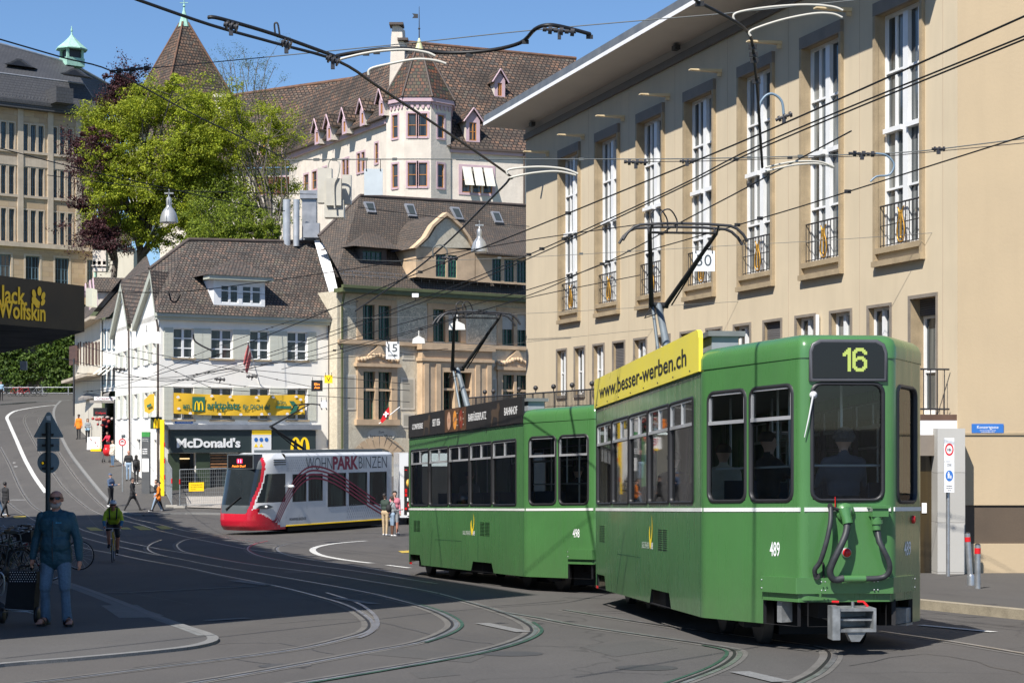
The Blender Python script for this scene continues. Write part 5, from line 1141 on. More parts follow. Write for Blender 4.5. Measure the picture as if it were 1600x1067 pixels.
M_eave = mat('green_eave', (.10, .115, .05), .6, var=.2)
b = MB(); b.fbox(MF, -.25, LF + 1, EM - .12, EM + .12, 0, 1.0); b.fbox(MF, -.25, LF + 1, EM + .12, EM + .30, .85, 1.08); b.build('eave', M_eave, mz)
eL_, eR_ = MF.p(-.2, EM + .3, 1.05), MF.p(LF + 1, EM + .3, 1.05); kL, kR = MF.p(-.1, MF.v(540, 425, ) + .1, .2), MF.p(LF + 1, MF.v(540, 425) + .1, .2)
RLr, RRr = P(563, 306, 112.4), P(832, 322, 121.6); ml = P(498, 369, 110.5)
b = MB(); b.face([eL_, eR_, kR, kL]); b.face([kL, kR, RRr, RLr]); b.face([kL, RLr, ml]); bk = V(-2.6, 7, 0); b.face([RRr, RRr + bk + V(0, 0, -6), RLr + bk + V(0, 0, -6), RLr]); b.face([ml, RLr, RLr + bk + V(0, 0, -6)])
b.build('roof', M_tile_dark, mz)
b = MB(); b.tube([RLr, RRr], .13, 6); b.tube([ml, RLr], .12, 6); b.build('ridge', M_gutter, mz)
b = MB()
for rr_ in (1, 2):
 for k in range(26): 
  p = kL.lerp(kR, (k + .5) / 26).lerp(eL_.lerp(eR_, (k + .5) / 26), .25 * rr_); b.tube([p, p + V(0, -.05, .16)], .02, 4)
 for (aa, cc) in ((kL, kR),): b.tube([aa.lerp(eL_, .25 * rr_) + V(0, -.05, .17), cc.lerp(eR_, .25 * rr_) + V(0, -.05, .17)], .014, 4)
b.build('snow_guard', M_zinc, mz)
def onroof(px, py):                                       # point of the main roof plane at a pixel
 n = (kR - kL).cross(RLr - kL).normalized(); dr = V((px - 800) / FPX, 1, (HY - py) / FPX); c = V(0, 0, CZ); return c + dr * ((kL - c).dot(n) / dr.dot(n)), n if n.z > 0 else -n
for pts in (((567, 317), (583, 318), (587, 334), (574, 333)), ((631, 320), (645, 321), (651, 340), (638, 339)), ((702, 325), (716, 326), (724, 345), (712, 344)), ((766, 332), (779, 333), (786, 350), (773, 349))):
 ps = [onroof(*q)[0] for q in pts]; n = onroof(600, 350)[1]; m = MB(); m.prism([p for p in ps], n * .12); sk = m.build('skylight', M_zinc, mz); c = sum(ps, Vector((0, 0, 0))) / 4
 m = MB(); m.face([(p - c) * .72 + c + n * .13 for p in ps][::-1]); m.build('pane', mat('skylight_glass', (.05, .06, .06), .15), sk)
def dormer_box(x0, x1, y0, y1, Yf, wins, fm, wm, rm, name='dormer', roofpk=None, dd=3.0, nx=3, ny=4):
 FD = Frame(tuple(P(x0, 0, Yf)[:2]), tuple(MF.U[:2]), CZ); at = (x0 + x1) / 2; q = FD.rect(x0, x1, y0, y1, at=at); hs = [FD.rect(*w_, at=at) for w_ in wins]
 m = MB(); wall(m, FD, q[0], q[1], q[2], q[3], hs, .15)
 for u, sg in ((q[0], -1), (q[1], 1)): m.face([FD.p(u, q[2]), FD.p(u, q[2]) - FD.N * dd, FD.p(u, q[3]) - FD.N * dd, FD.p(u, q[3])][::sg])
 do = m.build(name, wm, mz)
 for h_ in hs: window(do, FD, h_, depth=.13, fm=fm, nx=nx, ny=ny, fr=.05, mul=.02)
 return FD, q, do
FD, q, do = dormer_box(563, 604, 388, 430, 108.0, [(567, 596, 393, 428)], M_greenwin, mat('dark_shingle', (.06, .052, .048), .8, var=.2), None, nx=4)
m = MB(); o0, o1 = FD.p(q[0] - .8, q[3], .45), FD.p(q[1] + .8, q[3], .45); ap = P(576, 358, 111.0); m.face([o0, o1, ap]); m.face([o1, o1 - FD.N * 4, ap]); m.face([o0 - FD.N * 4, o0, ap]); m.build('dormer_roof', M_tile_dark, do)
# ogee gable
FD, q, do = dormer_box(650, 742, 388, 436, 108.6, [(681, 697, 398, 433), (700, 714, 398, 433)], M_greenwin, M_stone_or, None)
prof_ = [(650, 388), (656, 383), (668, 372), (678, 355), (690, 344), (699, 337), (708, 344), (720, 355), (731, 370), (738, 384), (742, 388)]
def fpt(F, x, y, d=0): u, v = F.hit(x, y, d); return F.p(u, v, d)
m = MB(); m.prism([fpt(FD, x, y, -.25) for x, y in prof_], FD.N * .25); m.build('gable_field', M_mural2, do)
m = MB(); o_ = [fpt(FD, 699 + (x - 699) * 1.09, 392 + (y - 392) * 1.10, .22) for x, y in prof_]; i_ = [fpt(FD, x, y, .22) for x, y in prof_]
m.grid([o_, i_], 0, False); m.grid([[p - FD.N * .5 for p in o_], o_], 0, False); m.grid([i_, [p - FD.N * .3 for p in i_]], 0, False); m.build('gable_moulding', M_stone_or, do)
m = MB(); m.grid([[p - FD.N * .1 for p in o_], [p - FD.N * 4.6 + V(0, 0, -.2) for p in o_]], 0, True); m.build('dormer_roof', M_tile_dark, do)
FD, q, do = dormer_box(743, 826, 398, 443, 111.4, [(769, 783, 405, 440), (788, 803, 405, 440), (807.5, 822, 405, 440)], M_greenwin, M_stone_or, None)
m = MB(); o0, o1 = FD.p(q[0], q[3], .5), FD.p(q[1] + .5, q[3], .5); m.face([o0, o1, P(832, 360, 118.5), P(738, 352, 115)]); m.fbox(FD, q[0], q[1], q[3] - .1, q[3] + .0, 0, .5); m.build('dormer_roof', M_tile_dark, do)
b = MB(); b.tube([MF.p(.15, EM, .6), MF.p(.25, EM - .9, .15), MF.p(.25, -4, .15)], .07, 7); b.build('downpipe', M_eave, mz)
fg = thing('flag', MF.p(MF.u(590), MF.v(590, 660), 0), 'small red Swiss flag with white cross hanging at the guild house window', 'flag')
p0 = MF.p(MF.u(588), MF.v(588, 662), .3); p1 = MF.p(MF.u(606), MF.v(606, 636), 1.3); b = MB(); b.tube([p0, p1], .03, 6); b.build('pole', M_fascia, fg)
cl_ = [P(x, y, 106.8) for x, y in ((594, 658), (600, 645), (608, 635), (609, 648), (602, 656), (597, 661))]; b = MB(); b.prism(cl_, V(0, .03, 0)); b.build('cloth', M_signred, fg)
b = MB(); c0 = P(603, 647.5, 106.7); b.box(c0 + V(-.16, 0, -.04), V(.32, 0, .05), V(0, .02, 0), V(0, 0, .09)); b.box(c0 + V(-.05, -.01, -.16), V(.1, 0, 0), V(0, .02, 0), V(0, 0, .34)); b.build('white_cross', M_whitetxt, fg)
# flues and chimney between the two roofs, with sheet metal flats
fl = thing('chimney_group', P(455, 375, 112), 'two bright steel flues beside a square chimney behind the restaurant roof', 'chimney')
for x, w_, y in ((448, 12, 312), (463, 10, 312)):
 b = MB(); p = P(x, 385, 111); r_ = w_ / 2 / FPX * 111; b.tube([p, P(x, y, 111)], r_, 14); b.build('flue', M_steelflue, fl)
b = MB(); b.cbox(P(484, 376, 112.5), 22 / FPX * 112, .8, (376 - 312) / FPX * 112.5, 0); b.cbox(P(484, 312, 112.5), 28 / FPX * 112, 1.1, .5, 0); b.cbox(P(487, 372, 111.4), 1.0, .6, .9, 0); b.build('chimney_stack', M_zinc, fl)
b = MB(); b.prism([P(466, 379, 112.6), P(508, 372, 112.6), P(505, 366, 114.5), P(478, 368, 114.5)], V(0, 0, .12)); b.build('flashing', M_zinc, fl)
# small things on the eaves
lm_ = thing('flood_lamp', P(649, 464, 106.0), 'small white square floodlight under the guild house eave', 'lamp'); b = MB(); b.cbox(P(649, 464.5, 105.8), .38, .2, .22); b.build('lamp_head', M_fascia, lm_); b = MB(); b.tube([P(649, 466, 105.9), P(649, 470, 106.6)], .03, 5); b.build('bracket', M_iron, lm_)
# ================================================================ HILLSIDE: terrain, trees, school, church, monastery buildings
mb = MB()                                                # terrace behind the houses
def terrace_z(x, y): return CZ + float(np.interp(y, [128, 134, 145, 160, 200, 400], [2, 9, 11.5, 12.5, 13, 13]))
rows = []
for y in (128, 131, 134, 139, 145, 152, 160, 176, 179, 200, 260, 400):
 rows.append([V(x, y, terrace_z(x, y)) for x in (-28.5 - (y - 128) * .27 if y < 177 else -120, -24 if y < 177 else -60, -18, -12, 0, 12, 30, 60)])
mb.grid(rows, 0, True)
r0 = rows; 
for ya, yb in ((128, 134), (134, 139), (139, 145), (145, 160), (160, 176)):
 xa, xb = -28.5 - (ya - 128) * .27, -28.5 - (yb - 128) * .27; mb.face([V(xa, ya, G(ya) - 1), V(xb, yb, G(yb) - 1), V(xb, yb, terrace_z(0, yb)), V(xa, ya, terrace_z(0, ya))], 0)
struct(mb, 'hill_terrace', M_hill)
M_ivywall = mat('old_wall', (.20, .175, .13), .9, var=.3, scale=.5)
b = MB(); w0, w1_ = V(-64, 181, 0), V(-37.2, 178, 0); b.prism([V(-75, 182, G(182) - 1), V(-34.5, 177.5, G(178) - 1), V(-34.5, 177.5, CZ + 11.2), V(-75, 182, CZ + 10.2)], V(.1, 1, 0))
iw = b.build('retaining_wall', M_ivywall); tag(iw, 'tall old retaining wall overgrown with ivy beyond the top of the hill road', 'wall')
def leaves(mb, c, rad, n, size, rng, squash=1, shell=.55, up=.3, nm=2):
 """leaf-sized faces spread in a lumpy volume"""
 c = Vector(c)
 for _ in range(n):
  d = Vector((rng.gauss(0, 1), rng.gauss(0, 1), rng.gauss(0, 1))).normalized(); r_ = rad * (shell + (1 - shell) * rng.random()) if rng.random() < .8 else rad * rng.random()
  p = c + Vector((d.x * r_, d.y * r_, d.z * r_ * squash)); nn = (d + Vector((rng.gauss(0, .6), rng.gauss(0, .6), rng.gauss(0, .6) + up))).normalized()
  a = nn.cross(Vector((rng.random() - .5, rng.random() - .5, rng.random() - .5))); 
  if a.length < .01: continue
  a.normalize(); b_ = nn.cross(a); s_ = size * (.6 + .8 * rng.random()); k = rng.randrange(nm)
  mb.face([p + a * s_, p + b_ * s_ * .55, p - a * s_, p - b_ * s_ * .55], k)
def leafmat(name, col, tr=.35):
 m, n, l, bs = nt(name); tc = n.new('ShaderNodeTexCoord').outputs['Object']
 f = noise(n, l, tc, .5, 4, .6); c = ramp(n, l, f, [(.3, tuple(x * .6 for x in col)), (.7, tuple(min(1, x * 1.3) for x in col))]); l.new(c, bs.inputs['Base Color']); bs.inputs['Roughness'].default_value = .6; bs.inputs['Specular IOR Level'].default_value = .25
 t = n.new('ShaderNodeBsdfTranslucent'); l.new(c, t.inputs[0]); mx = n.new('ShaderNodeMixShader'); mx.inputs[0].default_value = tr; l.new(bs.outputs[0], mx.inputs[1]); l.new(t.outputs[0], mx.inputs[2]); l.new(mx.outputs[0], n['Material Output'].inputs[0]); _mats[name] = m; return m
L_lime = [leafmat('leaf_lime', (.36, .40, .03)), leafmat('leaf_green', (.24, .30, .025))]
L_purple = [leafmat('leaf_purple', (.075, .025, .028), .15), leafmat('leaf_purple_dark', (.045, .018, .02), .15)]
L_dark = [leafmat('leaf_dark', (.055, .10, .02)), leafmat('leaf_mid', (.10, .16, .025))]
L_fresh = [leafmat('leaf_fresh', (.24, .30, .03)), leafmat('leaf_fresh_dark', (.13, .18, .02))]
M_bark = mat('bark_grey', (.14, .12, .10), .9, var=.3, scale=2)
def limb(mb, p, q, r0, r1, rng, depth, tips):
 p, q = Vector(p), Vector(q); mid = p.lerp(q, .5) + Vector((rng.gauss(0, .06), rng.gauss(0, .06), 0)) * (q - p).length
 mb.tube([p, mid, q], [r0, (r0 + r1) / 2, r1], 6 if r0 > .1 else 4, cap=False); tips.append(q); tips.append(mid)
 if depth:
  for _ in range(3):
   d = (q - p).normalized() + Vector((rng.gauss(0, .55), rng.gauss(0, .55), rng.gauss(-.1, .3))); L_ = min(2.2, (q - p).length * (.35 + .25 * rng.random()))
   st = p.lerp(q, .55 + .45 * rng.random()); limb(mb, st, st + d.normalized() * L_, r1, r1 * .45, rng, depth - 1, tips)
def tree(label, base, H, trunk_r, blobs, mats, size, seed, group='trees on the hillside', dens=1.0, trunk_top=.5, twigs=0, kind='deciduous_tree'):
 """blobs: (px, py, Y, radius m, n)"""
 rng = random.Random(seed); base = Vector(base); base.z = min(base.z, terrace_z(base.x, base.y)) - .2; t = thing(kind, base, label, 'tree', group)
 tips = []; tb = MB(); top = base + V(rng.gauss(0, .3), 0, H * trunk_top); tb.tube([base, base.lerp(top, .5) + V(rng.gauss(0, .2), 0, 0), top], [trunk_r, trunk_r * .75, trunk_r * .5], 8, cap=False)
 cr = MB()
 for (px, py, Y, rad, n) in blobs:
  c = P(px, py, Y); st = base.lerp(top, .45 + .5 * rng.random()); limb(tb, st, c, trunk_r * .35, trunk_r * .12, rng, 2, tips)
  m = max(3, int(n / 90)); subs = [(c + Vector((rng.gauss(0, 1), rng.gauss(0, 1), rng.gauss(0, .8))) * rad * .5, rad * (.28 + .25 * rng.random())) for _ in range(m)]
  for s_, r_ in subs: leaves(cr, s_, r_, int(n * dens / m), size, rng, .7)
 for tp in tips: leaves(cr, tp, .7, int(22 * dens), size * .9, rng, .8, .2)
 tb.build('trunk', M_bark, t); cr.build('crown', mats, t); return t
rz = random.Random(5)
def blobs_in(poly, Y, dY, r, n, cnt, seed):
 """spread clumps inside a pixel outline"""
 rng = random.Random(seed); xs = [p[0] for p in poly]; ys_ = [p[1] for p in poly]; out = []
 while len(out) < cnt:
  x = rng.uniform(min(xs), max(xs)); y = rng.uniform(min(ys_), max(ys_)); ins = False
  for i in range(len(poly)):
   (x0, y0), (x1, y1) = poly[i], poly[(i + 1) % len(poly)]
   if (y0 > y) != (y1 > y) and x < (x1 - x0) * (y - y0) / (y1 - y0) + x0: ins = not ins
  if ins: out.append((x, y, Y + rng.uniform(-dY, dY), r * rng.uniform(.7, 1.25), n))
 return out
zt = terrace_z(0, 145)
tree('big lime green tree leaning over the white houses, left of the church spire', P(222, 420, 141), 14, .38, blobs_in([(150, 190), (190, 145), (240, 122), (305, 112), (325, 150), (325, 230), (335, 330), (275, 372), (190, 385), (160, 365), (160, 300), (160, 240), (140, 205)], 138, 2.3, 1.25, 1500, 56, 1), L_lime, .088, 11)
tree('lime green tree with airy crown in front of the church spire', P(300, 385, 143), 14, .3, blobs_in([(285, 130), (320, 120), (345, 190), (360, 300), (350, 350), (300, 370), (270, 300), (285, 200)], 142, 2.0, 1.2, 1100, 30, 2), L_lime, .085, 12)
tree('dark purple leaved tree behind the big lime tree at its left side', P(175, 420, 146), 11, .3, blobs_in([(128, 215), (150, 190), (190, 130), (240, 122), (235, 150), (180, 200), (165, 300), (165, 375), (120, 370), (122, 330), (135, 290), (122, 250)], 141, .8, 1.05, 1000, 20, 3) + blobs_in([(120, 340), (150, 330), (190, 350), (190, 392), (125, 385)], 136, .5, .9, 900, 6, 33) + blobs_in([(118, 215), (160, 205), (165, 260), (125, 270)], 136.5, .5, .9, 900, 6, 34), L_purple, .09, 13)
tree('slender lime green tree nearest the brown roofed monastery wing', P(420, 360, 139), 12, .26, blobs_in([(350, 160), (390, 150), (430, 170), (458, 215), (466, 270), (450, 300), (430, 350), (360, 360), (340, 280), (345, 200)], 140, 2.0, 1.1, 520, 30, 4), L_lime, .082, 14)
tree('nearly bare tree with thin twigs showing above the brown roof', P(380, 300, 168), 17, .22, blobs_in([(345, 90), (385, 85), (430, 95), (440, 130), (400, 145), (350, 140)], 168, 2, 1.2, 50, 14, 5), L_dark, .06, 15, dens=.5)
tree('low fresh green shrub tree over the restaurant roof ridge', P(385, 378, 125), 3.5, .12, blobs_in([(345, 352), (430, 355), (435, 374), (330, 376), (310, 365)], 124, 1.0, .7, 600, 16, 6), L_fresh, .085, 16)
tree('small dark green tree between the lime tree and the steel flues', P(330, 380, 128), 6, .14, blobs_in([(270, 330), (330, 310), (420, 330), (430, 355), (350, 368), (260, 372)], 128, 1.5, .9, 560, 12, 7), L_fresh, .085, 17)
# ivy hanging on the retaining wall
rng = random.Random(9); iv = MB()
for _ in range(260):
 x = rng.uniform(-20, 128); y = rng.uniform(498, 612)
 if 42 < x < 62 and y > 535 and rng.random() < .8: continue
 leaves(iv, P(x, y, 178.0), rng.uniform(.5, 1.1), 75, .17, rng, .9, .3, .1)
o = iv.build('ivy', L_dark); tag(o, 'dense ivy covering the old retaining wall', 'ivy', kind='stuff')
# ---- school building, upper left
SF_ = frame_px(-60, 182, 146, 191, CZ); LS = SF_.L; ES = SF_.v(0, 166)
sc = thing('stone_building', SF_.p(LS / 2, 2, -6), 'long sandstone building with triple windows and grey slate roof, far left', 'building')
rowsY = [(190, 232, 3), (258, 302, 3), (325, 376, 3)]; xs3 = [(-16, -6), (1.5, 9.5), (14, 22.5)], [(36, 43.5), (48, 56), (60, 68)], [(82, 89), (94, 101), (106, 113)]
hs = []
for (ya, yb, _) in rowsY:
 for grp in xs3:
  for (xa, xb) in grp: hs.append((SF_.u(xa), SF_.u(xb), SF_.v(0, yb), SF_.v(0, ya)))
ar = [(SF_.u(a), SF_.u(c), SF_.v(0, 450), SF_.v(0, 397)) for a, c in ((-12, 17), (40, 62), (86, 108), (136, 147.5))]
b = MB(); wall(b, SF_, 0, LS, 6, ES, hs + ar, .35, 0, 0); b.face([SF_.p(LS, 6), SF_.p(LS, 6) - SF_.N * 14, SF_.p(LS, ES) - SF_.N * 14, SF_.p(LS, ES)]); b.build('wall', M_ashlar, sc)
for q in hs: window(sc, SF_, q, depth=.28, fm=M_bluewin, nx=2, ny=3, fr=.08, mul=.03, sur=M_stonetrim, surw=.14)
for q in ar: window(sc, SF_, q, depth=.3, fm=M_bluewin, nx=4, ny=3, fr=.1, mul=.035, sur=M_stonetrim, surw=.2)
b = MB()
for y0, y1, pr in ((377, 384, .4), (232, 236, .15), (302, 306, .15), (243, 256, .08)): b.fbox(SF_, -.0, LS + .1, SF_.v(0, y1), SF_.v(0, y0), 0, pr)
for x in (27, 74, 118, 142): u = SF_.u(x); b.fbox(SF_, u, u + .6, SF_.v(0, 376), ES, 0, .18)
b.build('stone_course', M_stonetrim, sc)
b = MB(); b.fbox(SF_, -.2, LS + .4, ES - .1, ES + .35, 0, .9); b.fbox(SF_, -.2, LS + .5, ES + .35, ES + .75, .3, 1.0); b.build('cornice', M_slate, sc)
a0, a1 = SF_.p(0, ES + .75, .8), SF_.p(LS + .4, ES + .75, .8)
k0 = SF_.p(0, ES + 3.6, -1.0); k1 = SF_.p(LS - .6, ES + 3.6, -1.0); t0_, t1_ = P(-62, 52, 190.4), P(112, 100, 197)
b = MB(); b.face([a0, a1, k1, k0]); b.face([k0, k1, t1_, t0_]); e_ = P(180, 138, 208); e2 = P(150, 158, 200.5); b.face([a1, e2, e_, t1_, k1]); b.face([t0_, t1_, e_, e_ + V(-5, 12, -5), t0_ + V(-5, 12, -8)]); b.build('roof', M_slate, sc)
b = MB(); b.tube([t0_, t1_, e_], .16, 6); b.tube([k0, k1], .1, 5)
for k in range(40): p = a0.lerp(a1, k / 39) + V(0, .3, .25); b.tube([p, p + V(0, -.1, .25)], .035, 4)
b.build('ridge', M_zinc, sc)
for x, y, w_ in ((88, 148, 22), (-2, 131, 18), (96, 150, 0)):
 if not w_: continue
 c = P(x, y, 186.5); m = MB(); m.cbox(c + V(0, 1, -.9), 1.9, 3.0, 1.6, 0, math.atan2(SF_.U.y, SF_.U.x)); do = m.build('dormer', M_slate, sc)
 FD_ = Frame(tuple((c + SF_.N * .52 + V(0, 1, 0))[:2]), tuple(SF_.U[:2]), c.z); window(do, FD_, (-.7, -.08, -.5, .4), depth=-.03, fm=M_bluewin, nx=1, ny=1); window(do, FD_, (.08, .7, -.5, .4), depth=-.03, fm=M_bluewin, nx=1, ny=1)
for x, y in ((30, 103), (117, 118)):
 c = P(x, y, 188.7); m = MB(); pts = [(-1.7, 0), (-1.0, .25), (-.3, .7), (.2, .75), (.9, .3), (1.7, 0)]; m.prism([c + SF_.U * p_ + V(0, 0, q_) for p_, q_ in pts], V(0, 2.2, .2)); do = m.build('eyebrow_dormer', M_slate, sc)
 m = MB(); m.face([c + SF_.U * p_ * .72 + V(0, -.06, q_ * .72) for p_, q_ in pts]); m.build('vent', mat('dark_vent', (.02, .02, .025), .4), do)
# copper ridge turret
cu = P(112, 97, 197); m = MB(); ang = math.atan2(SF_.U.y, SF_.U.x); m.cbox(cu + V(0, 0, -.6), 2.1, 2.1, .9, 0, ang); 
for sx_, sy_ in ((-1, -1), (1, -1), (1, 1), (-1, 1)): m.cbox(cu + Matrix.Rotation(ang, 3, 'Z') @ V(sx_ * .85, sy_ * .85, .3), .25, .25, 1.0, 0, ang)
m.build('cupola', M_copper, sc); m = MB(); m.cbox(cu + V(0, 0, .3), 1.5, 1.5, .9, 0, ang); m.build('louvre', _mats['dark_vent'], sc)
m = MB(); m.lathe(cu + V(0, 0, 1.25), [(1.75, 0), (1.75, .12), (1.3, .5), (.75, 1.0), (.35, 1.4), (.12, 1.7), (.05, 2.0), (.12, 2.15), (.02, 2.7)], 8, sm=False); m.build('cupola_roof', M_copper, sc)
# cream annex right of it
an = thing('annex_house', P(165, 470, 160), 'plain cream plastered house wall with green downpipe beside the sandstone building', 'building')
AF = frame_px(145, 188, 205, 188.5, CZ); b = MB(); b.fbox(AF, 0, 4.2, -6, AF.v(160, 385), -6, 0); b.build('wall', M_plaster_warm, an); b = MB(); b.tube([AF.p(.25, -5, .1), AF.p(.25, AF.v(160, 385), .1)], .09, 6); b.build('downpipe', M_copper, an)
b = MB(); b.prism([AF.p(-.3, AF.v(160, 385), .4), AF.p(4, AF.v(160, 385), .4), AF.p(4, AF.v(160, 385) + 3, -4), AF.p(-.3, AF.v(160, 385) + 3, -4)], V(0, 0, .15)); b.build('roof', M_tile, an)
# ---- church tower roof
YC = 225; ch = thing('church_tower', P(287, 330, YC), 'church tower with steep brown tiled pyramid roof and pale green spire tip', 'church')
r0_ = 52 / FPX * YC; cb = P(289, 165, YC); rt = 17
m = MB(); ang = R(38)
def sqr(z, h_): return [P(287.5, z, YC) + Matrix.Rotation(ang, 3, 'Z') @ V(sx_ * h_, sy_ * h_, 0) for sx_, sy_ in ((-1, -1), (1, -1), (1, 1), (-1, 1))]
prf = [(210, 6.6), (150, 4.35), (110, 2.95), (70, 1.55), (36, .38)]
rws = [sqr(y, h_) for y, h_ in prf]; m.grid(rws, 0, False, True); m.build('roof', M_tile_old, ch)
m = MB(); [m.tube([rws[i][k] for i in range(len(rws))], .14, 5) for k in range(4)]; m.build('roof_ridge', M_ridge, ch)
m = MB(); c = P(287.5, 38, YC); m.lathe(c, [(.75, -.4), (.5, .5), (.18, 1.6), (.07, 2.1), (.2, 2.25), (.06, 2.5), (.04, 3.1), (.13, 3.2), (.02, 3.4)], 8, sm=False); m.tube([P(281, 5, YC), P(294, 5, YC)], .05, 4); m.build('spire_tip', M_copper, ch)
m = MB(); q = sqr(200, 5.0); m.prism(q, V(0, 0, -14)); m.build('wall', M_rough, ch)
# ---- monastery complex with turret
YT = 150; mo = thing('monastery', P(700, 380, YT + 6), 'rambling pink and cream old building with an octagonal corner turret and brown roofs', 'building')
def pinkwin(F, q, fm=None, nx=2, ny=2, root=mo, sur=M_pink): window(root, F, q, depth=.12, fm=fm or M_orwin, nx=nx, ny=ny, fr=.08, mul=.04, sur=sur, surw=.16)
s_ = YT / FPX
# octagon plan through image columns
tc_ = P(655, 0, YT + 2.9); Rr_ = 2.95; octo = [(tc_.x + Rr_ * math.cos(R(a)), tc_.y + Rr_ * math.sin(R(a))) for a in (-202.5, -157.5, -112.5, -67.5, -22.5, 22.5, 67.5, 112.5)]
zt_ = (HY - 158) / FPX * YT; TFs = []
cols = {}
m = MB()
for i in range(5):
 a, c = octo[i], octo[i + 1]; F_ = Frame(a, (c[0] - a[0], c[1] - a[1]), CZ); F_.L = math.dist(a, c); TFs.append(F_)
for i, F_ in enumerate(TFs):
 L_ = F_.L; hs_ = []
 rowz = [(F_.v(655, 214, 0) if False else (HY - 213) / FPX * YT, (HY - 177) / FPX * YT), ((HY - 291) / FPX * YT, (HY - 254) / FPX * YT)]
 for v0, v1 in rowz:
  if i == 2: hs_ += [(L_ / 2 - .82, L_ / 2 - .06, v0, v1), (L_ / 2 + .06, L_ / 2 + .82, v0, v1)]
  else: hs_.append((L_ / 2 - .36, L_ / 2 + .36, v0, v1))
 wall(m, F_, 0, L_, -2, zt_, hs_, .15)
 for q in hs_: pinkwin(F_, q, nx=1 if i != 2 else 1, ny=2)
m.build('turret_wall', M_rough, mo)
m = MB()
for k in range(5):
 F_ = TFs[k]; m.fbox(F_, -.08, F_.L + .08, zt_ - .05, zt_ + .3, -.2, .3); m.fbox(F_, 0, F_.L, zt_ - .25, zt_ - .05, -.1, .15)
 for j in range(5): u = F_.L * (j + .5) / 5; m.prism([F_.p(u - .12, zt_ - .25, .0), F_.p(u - .12, zt_ - .5, 0), F_.p(u, zt_ - .65, 0), F_.p(u + .12, zt_ - .5, 0), F_.p(u + .12, zt_ - .25, 0)], F_.N * .1)
m.build('turret_cornice', M_pink, mo)
m = MB(); rw = []
for y, r_ in ((152, 3.35), (138, 2.9), (112, 2.1), (85, 1.25), (72, .75)): rw.append([V(tc_.x + r_ * math.cos(R(22.5 + 45 * k)), tc_.y + r_ * math.sin(R(22.5 + 45 * k)), CZ + (HY - y) / FPX * YT) for k in range(8)])
m.grid(rw, 0, False, True); m.build('turret_roof', M_tile_colour, mo)
m = MB(); [m.tube([rw[i][k] for i in range(5)], .1, 5) for k in range(8)]; m.build('turret_ridge', M_gutter, mo)
m = MB(); c = V(tc_.x, tc_.y, CZ + (HY - 76) / FPX * YT); m.lathe(c, [(.62, 0), (.5, .15), (.28, .8), (.12, 1.3), (.05, 1.5)], 10); m.build('turret_cap', M_lightcopper, mo)
m = MB(); m.tube([c + V(0, 0, 1.4), c + V(0, 0, 4.2)], [.06, .02], 6); m.ball(c + V(0, 0, 2.3), .1, 6); m.prism([c + V(-.6, 0, 3.2), c + V(-.1, 0, 3.2), c + V(-.1, 0, 3.55), c + V(-.6, 0, 3.6), c + V(-.45, 0, 3.4)], V(0, .03, 0)); m.build('weather_vane', M_iron, mo)
# right wing
RW = frame_px(706, YT + 2, 900, YT + 6, CZ); ER_ = RW.v(720, 234)
wq = RW.rect(720, 770, 262, 302, at=745); wn_ = [(wq[0] + (wq[1] - wq[0]) * k / 3 + .1, wq[0] + (wq[1] - wq[0]) * (k + 1) / 3 - .06, wq[2], wq[3]) for k in range(3)]
m = MB(); wall(m, RW, -.3, RW.L, -3, ER_, wn_, .15); m.build('wall', M_rough, mo)
for q in wn_: pinkwin(RW, q, nx=1, sur=None)
m = MB(); q = wq; [m.fbox(RW, *z_, 0, .06) for z_ in ((q[0] - .2, q[0] + .1, q[2] - .2, q[3] + .2), (q[1] - .06, q[1] + .2, q[2] - .2, q[3] + .2), (q[0] + .1, q[1] - .06, q[3], q[3] + .2), (q[0] + .1, q[1] - .06, q[2] - .2, q[2]))]; m.build('surround', M_pink, mo)
m = MB()
for q in wn_: m.face([RW.p(q[0], q[3], .06), RW.p(q[1], q[3], .06), RW.p(q[1] + .05, q[2] + .55, .75), RW.p(q[0] + .05, q[2] + .55, .75)])
m.build('awning_blind', mat('cream_awning', (.62, .60, .52), .8), mo)
m = MB(); m.fbox(RW, -.2, RW.L, ER_ - .02, ER_ + .12, 0, .5); m.fbox(RW, -.2, RW.L, ER_ - .3, ER_ - .02, 0, .25, 1); m.tube([RW.p(RW.u(817), -3, .2), RW.p(RW.u(817), ER_ - .1, .3)], .09, 6); m.build('gutter', [M_gutter, M_pink], mo)
e0, e1 = RW.p(-.5, ER_ + .1, .5), RW.p(RW.L, ER_ + .1, .5); r0, r1 = P(632, 66, YT + 12), P(900, 92, YT + 18)
m = MB(); m.face([e0, e1, r1, r0]); m.face([e0, r0, P(612, 160, YT + 5)]); m.face([r0, r1, r1 + V(0, 8, -9), r0 + V(-2, 8, -9)]); m.build('roof', M_tile_old, mo)
m = MB(); m.tube([r0, r1], .18, 6); m.build('roof_ridge', M_ridge, mo)
def onplane(px, py, A, B, C_): n = (B - A).cross(C_ - A); dr = V((px - 800) / FPX, 1, (HY - py) / FPX); c = V(0, 0, CZ); return c + dr * ((A - c).dot(n) / dr.dot(n))
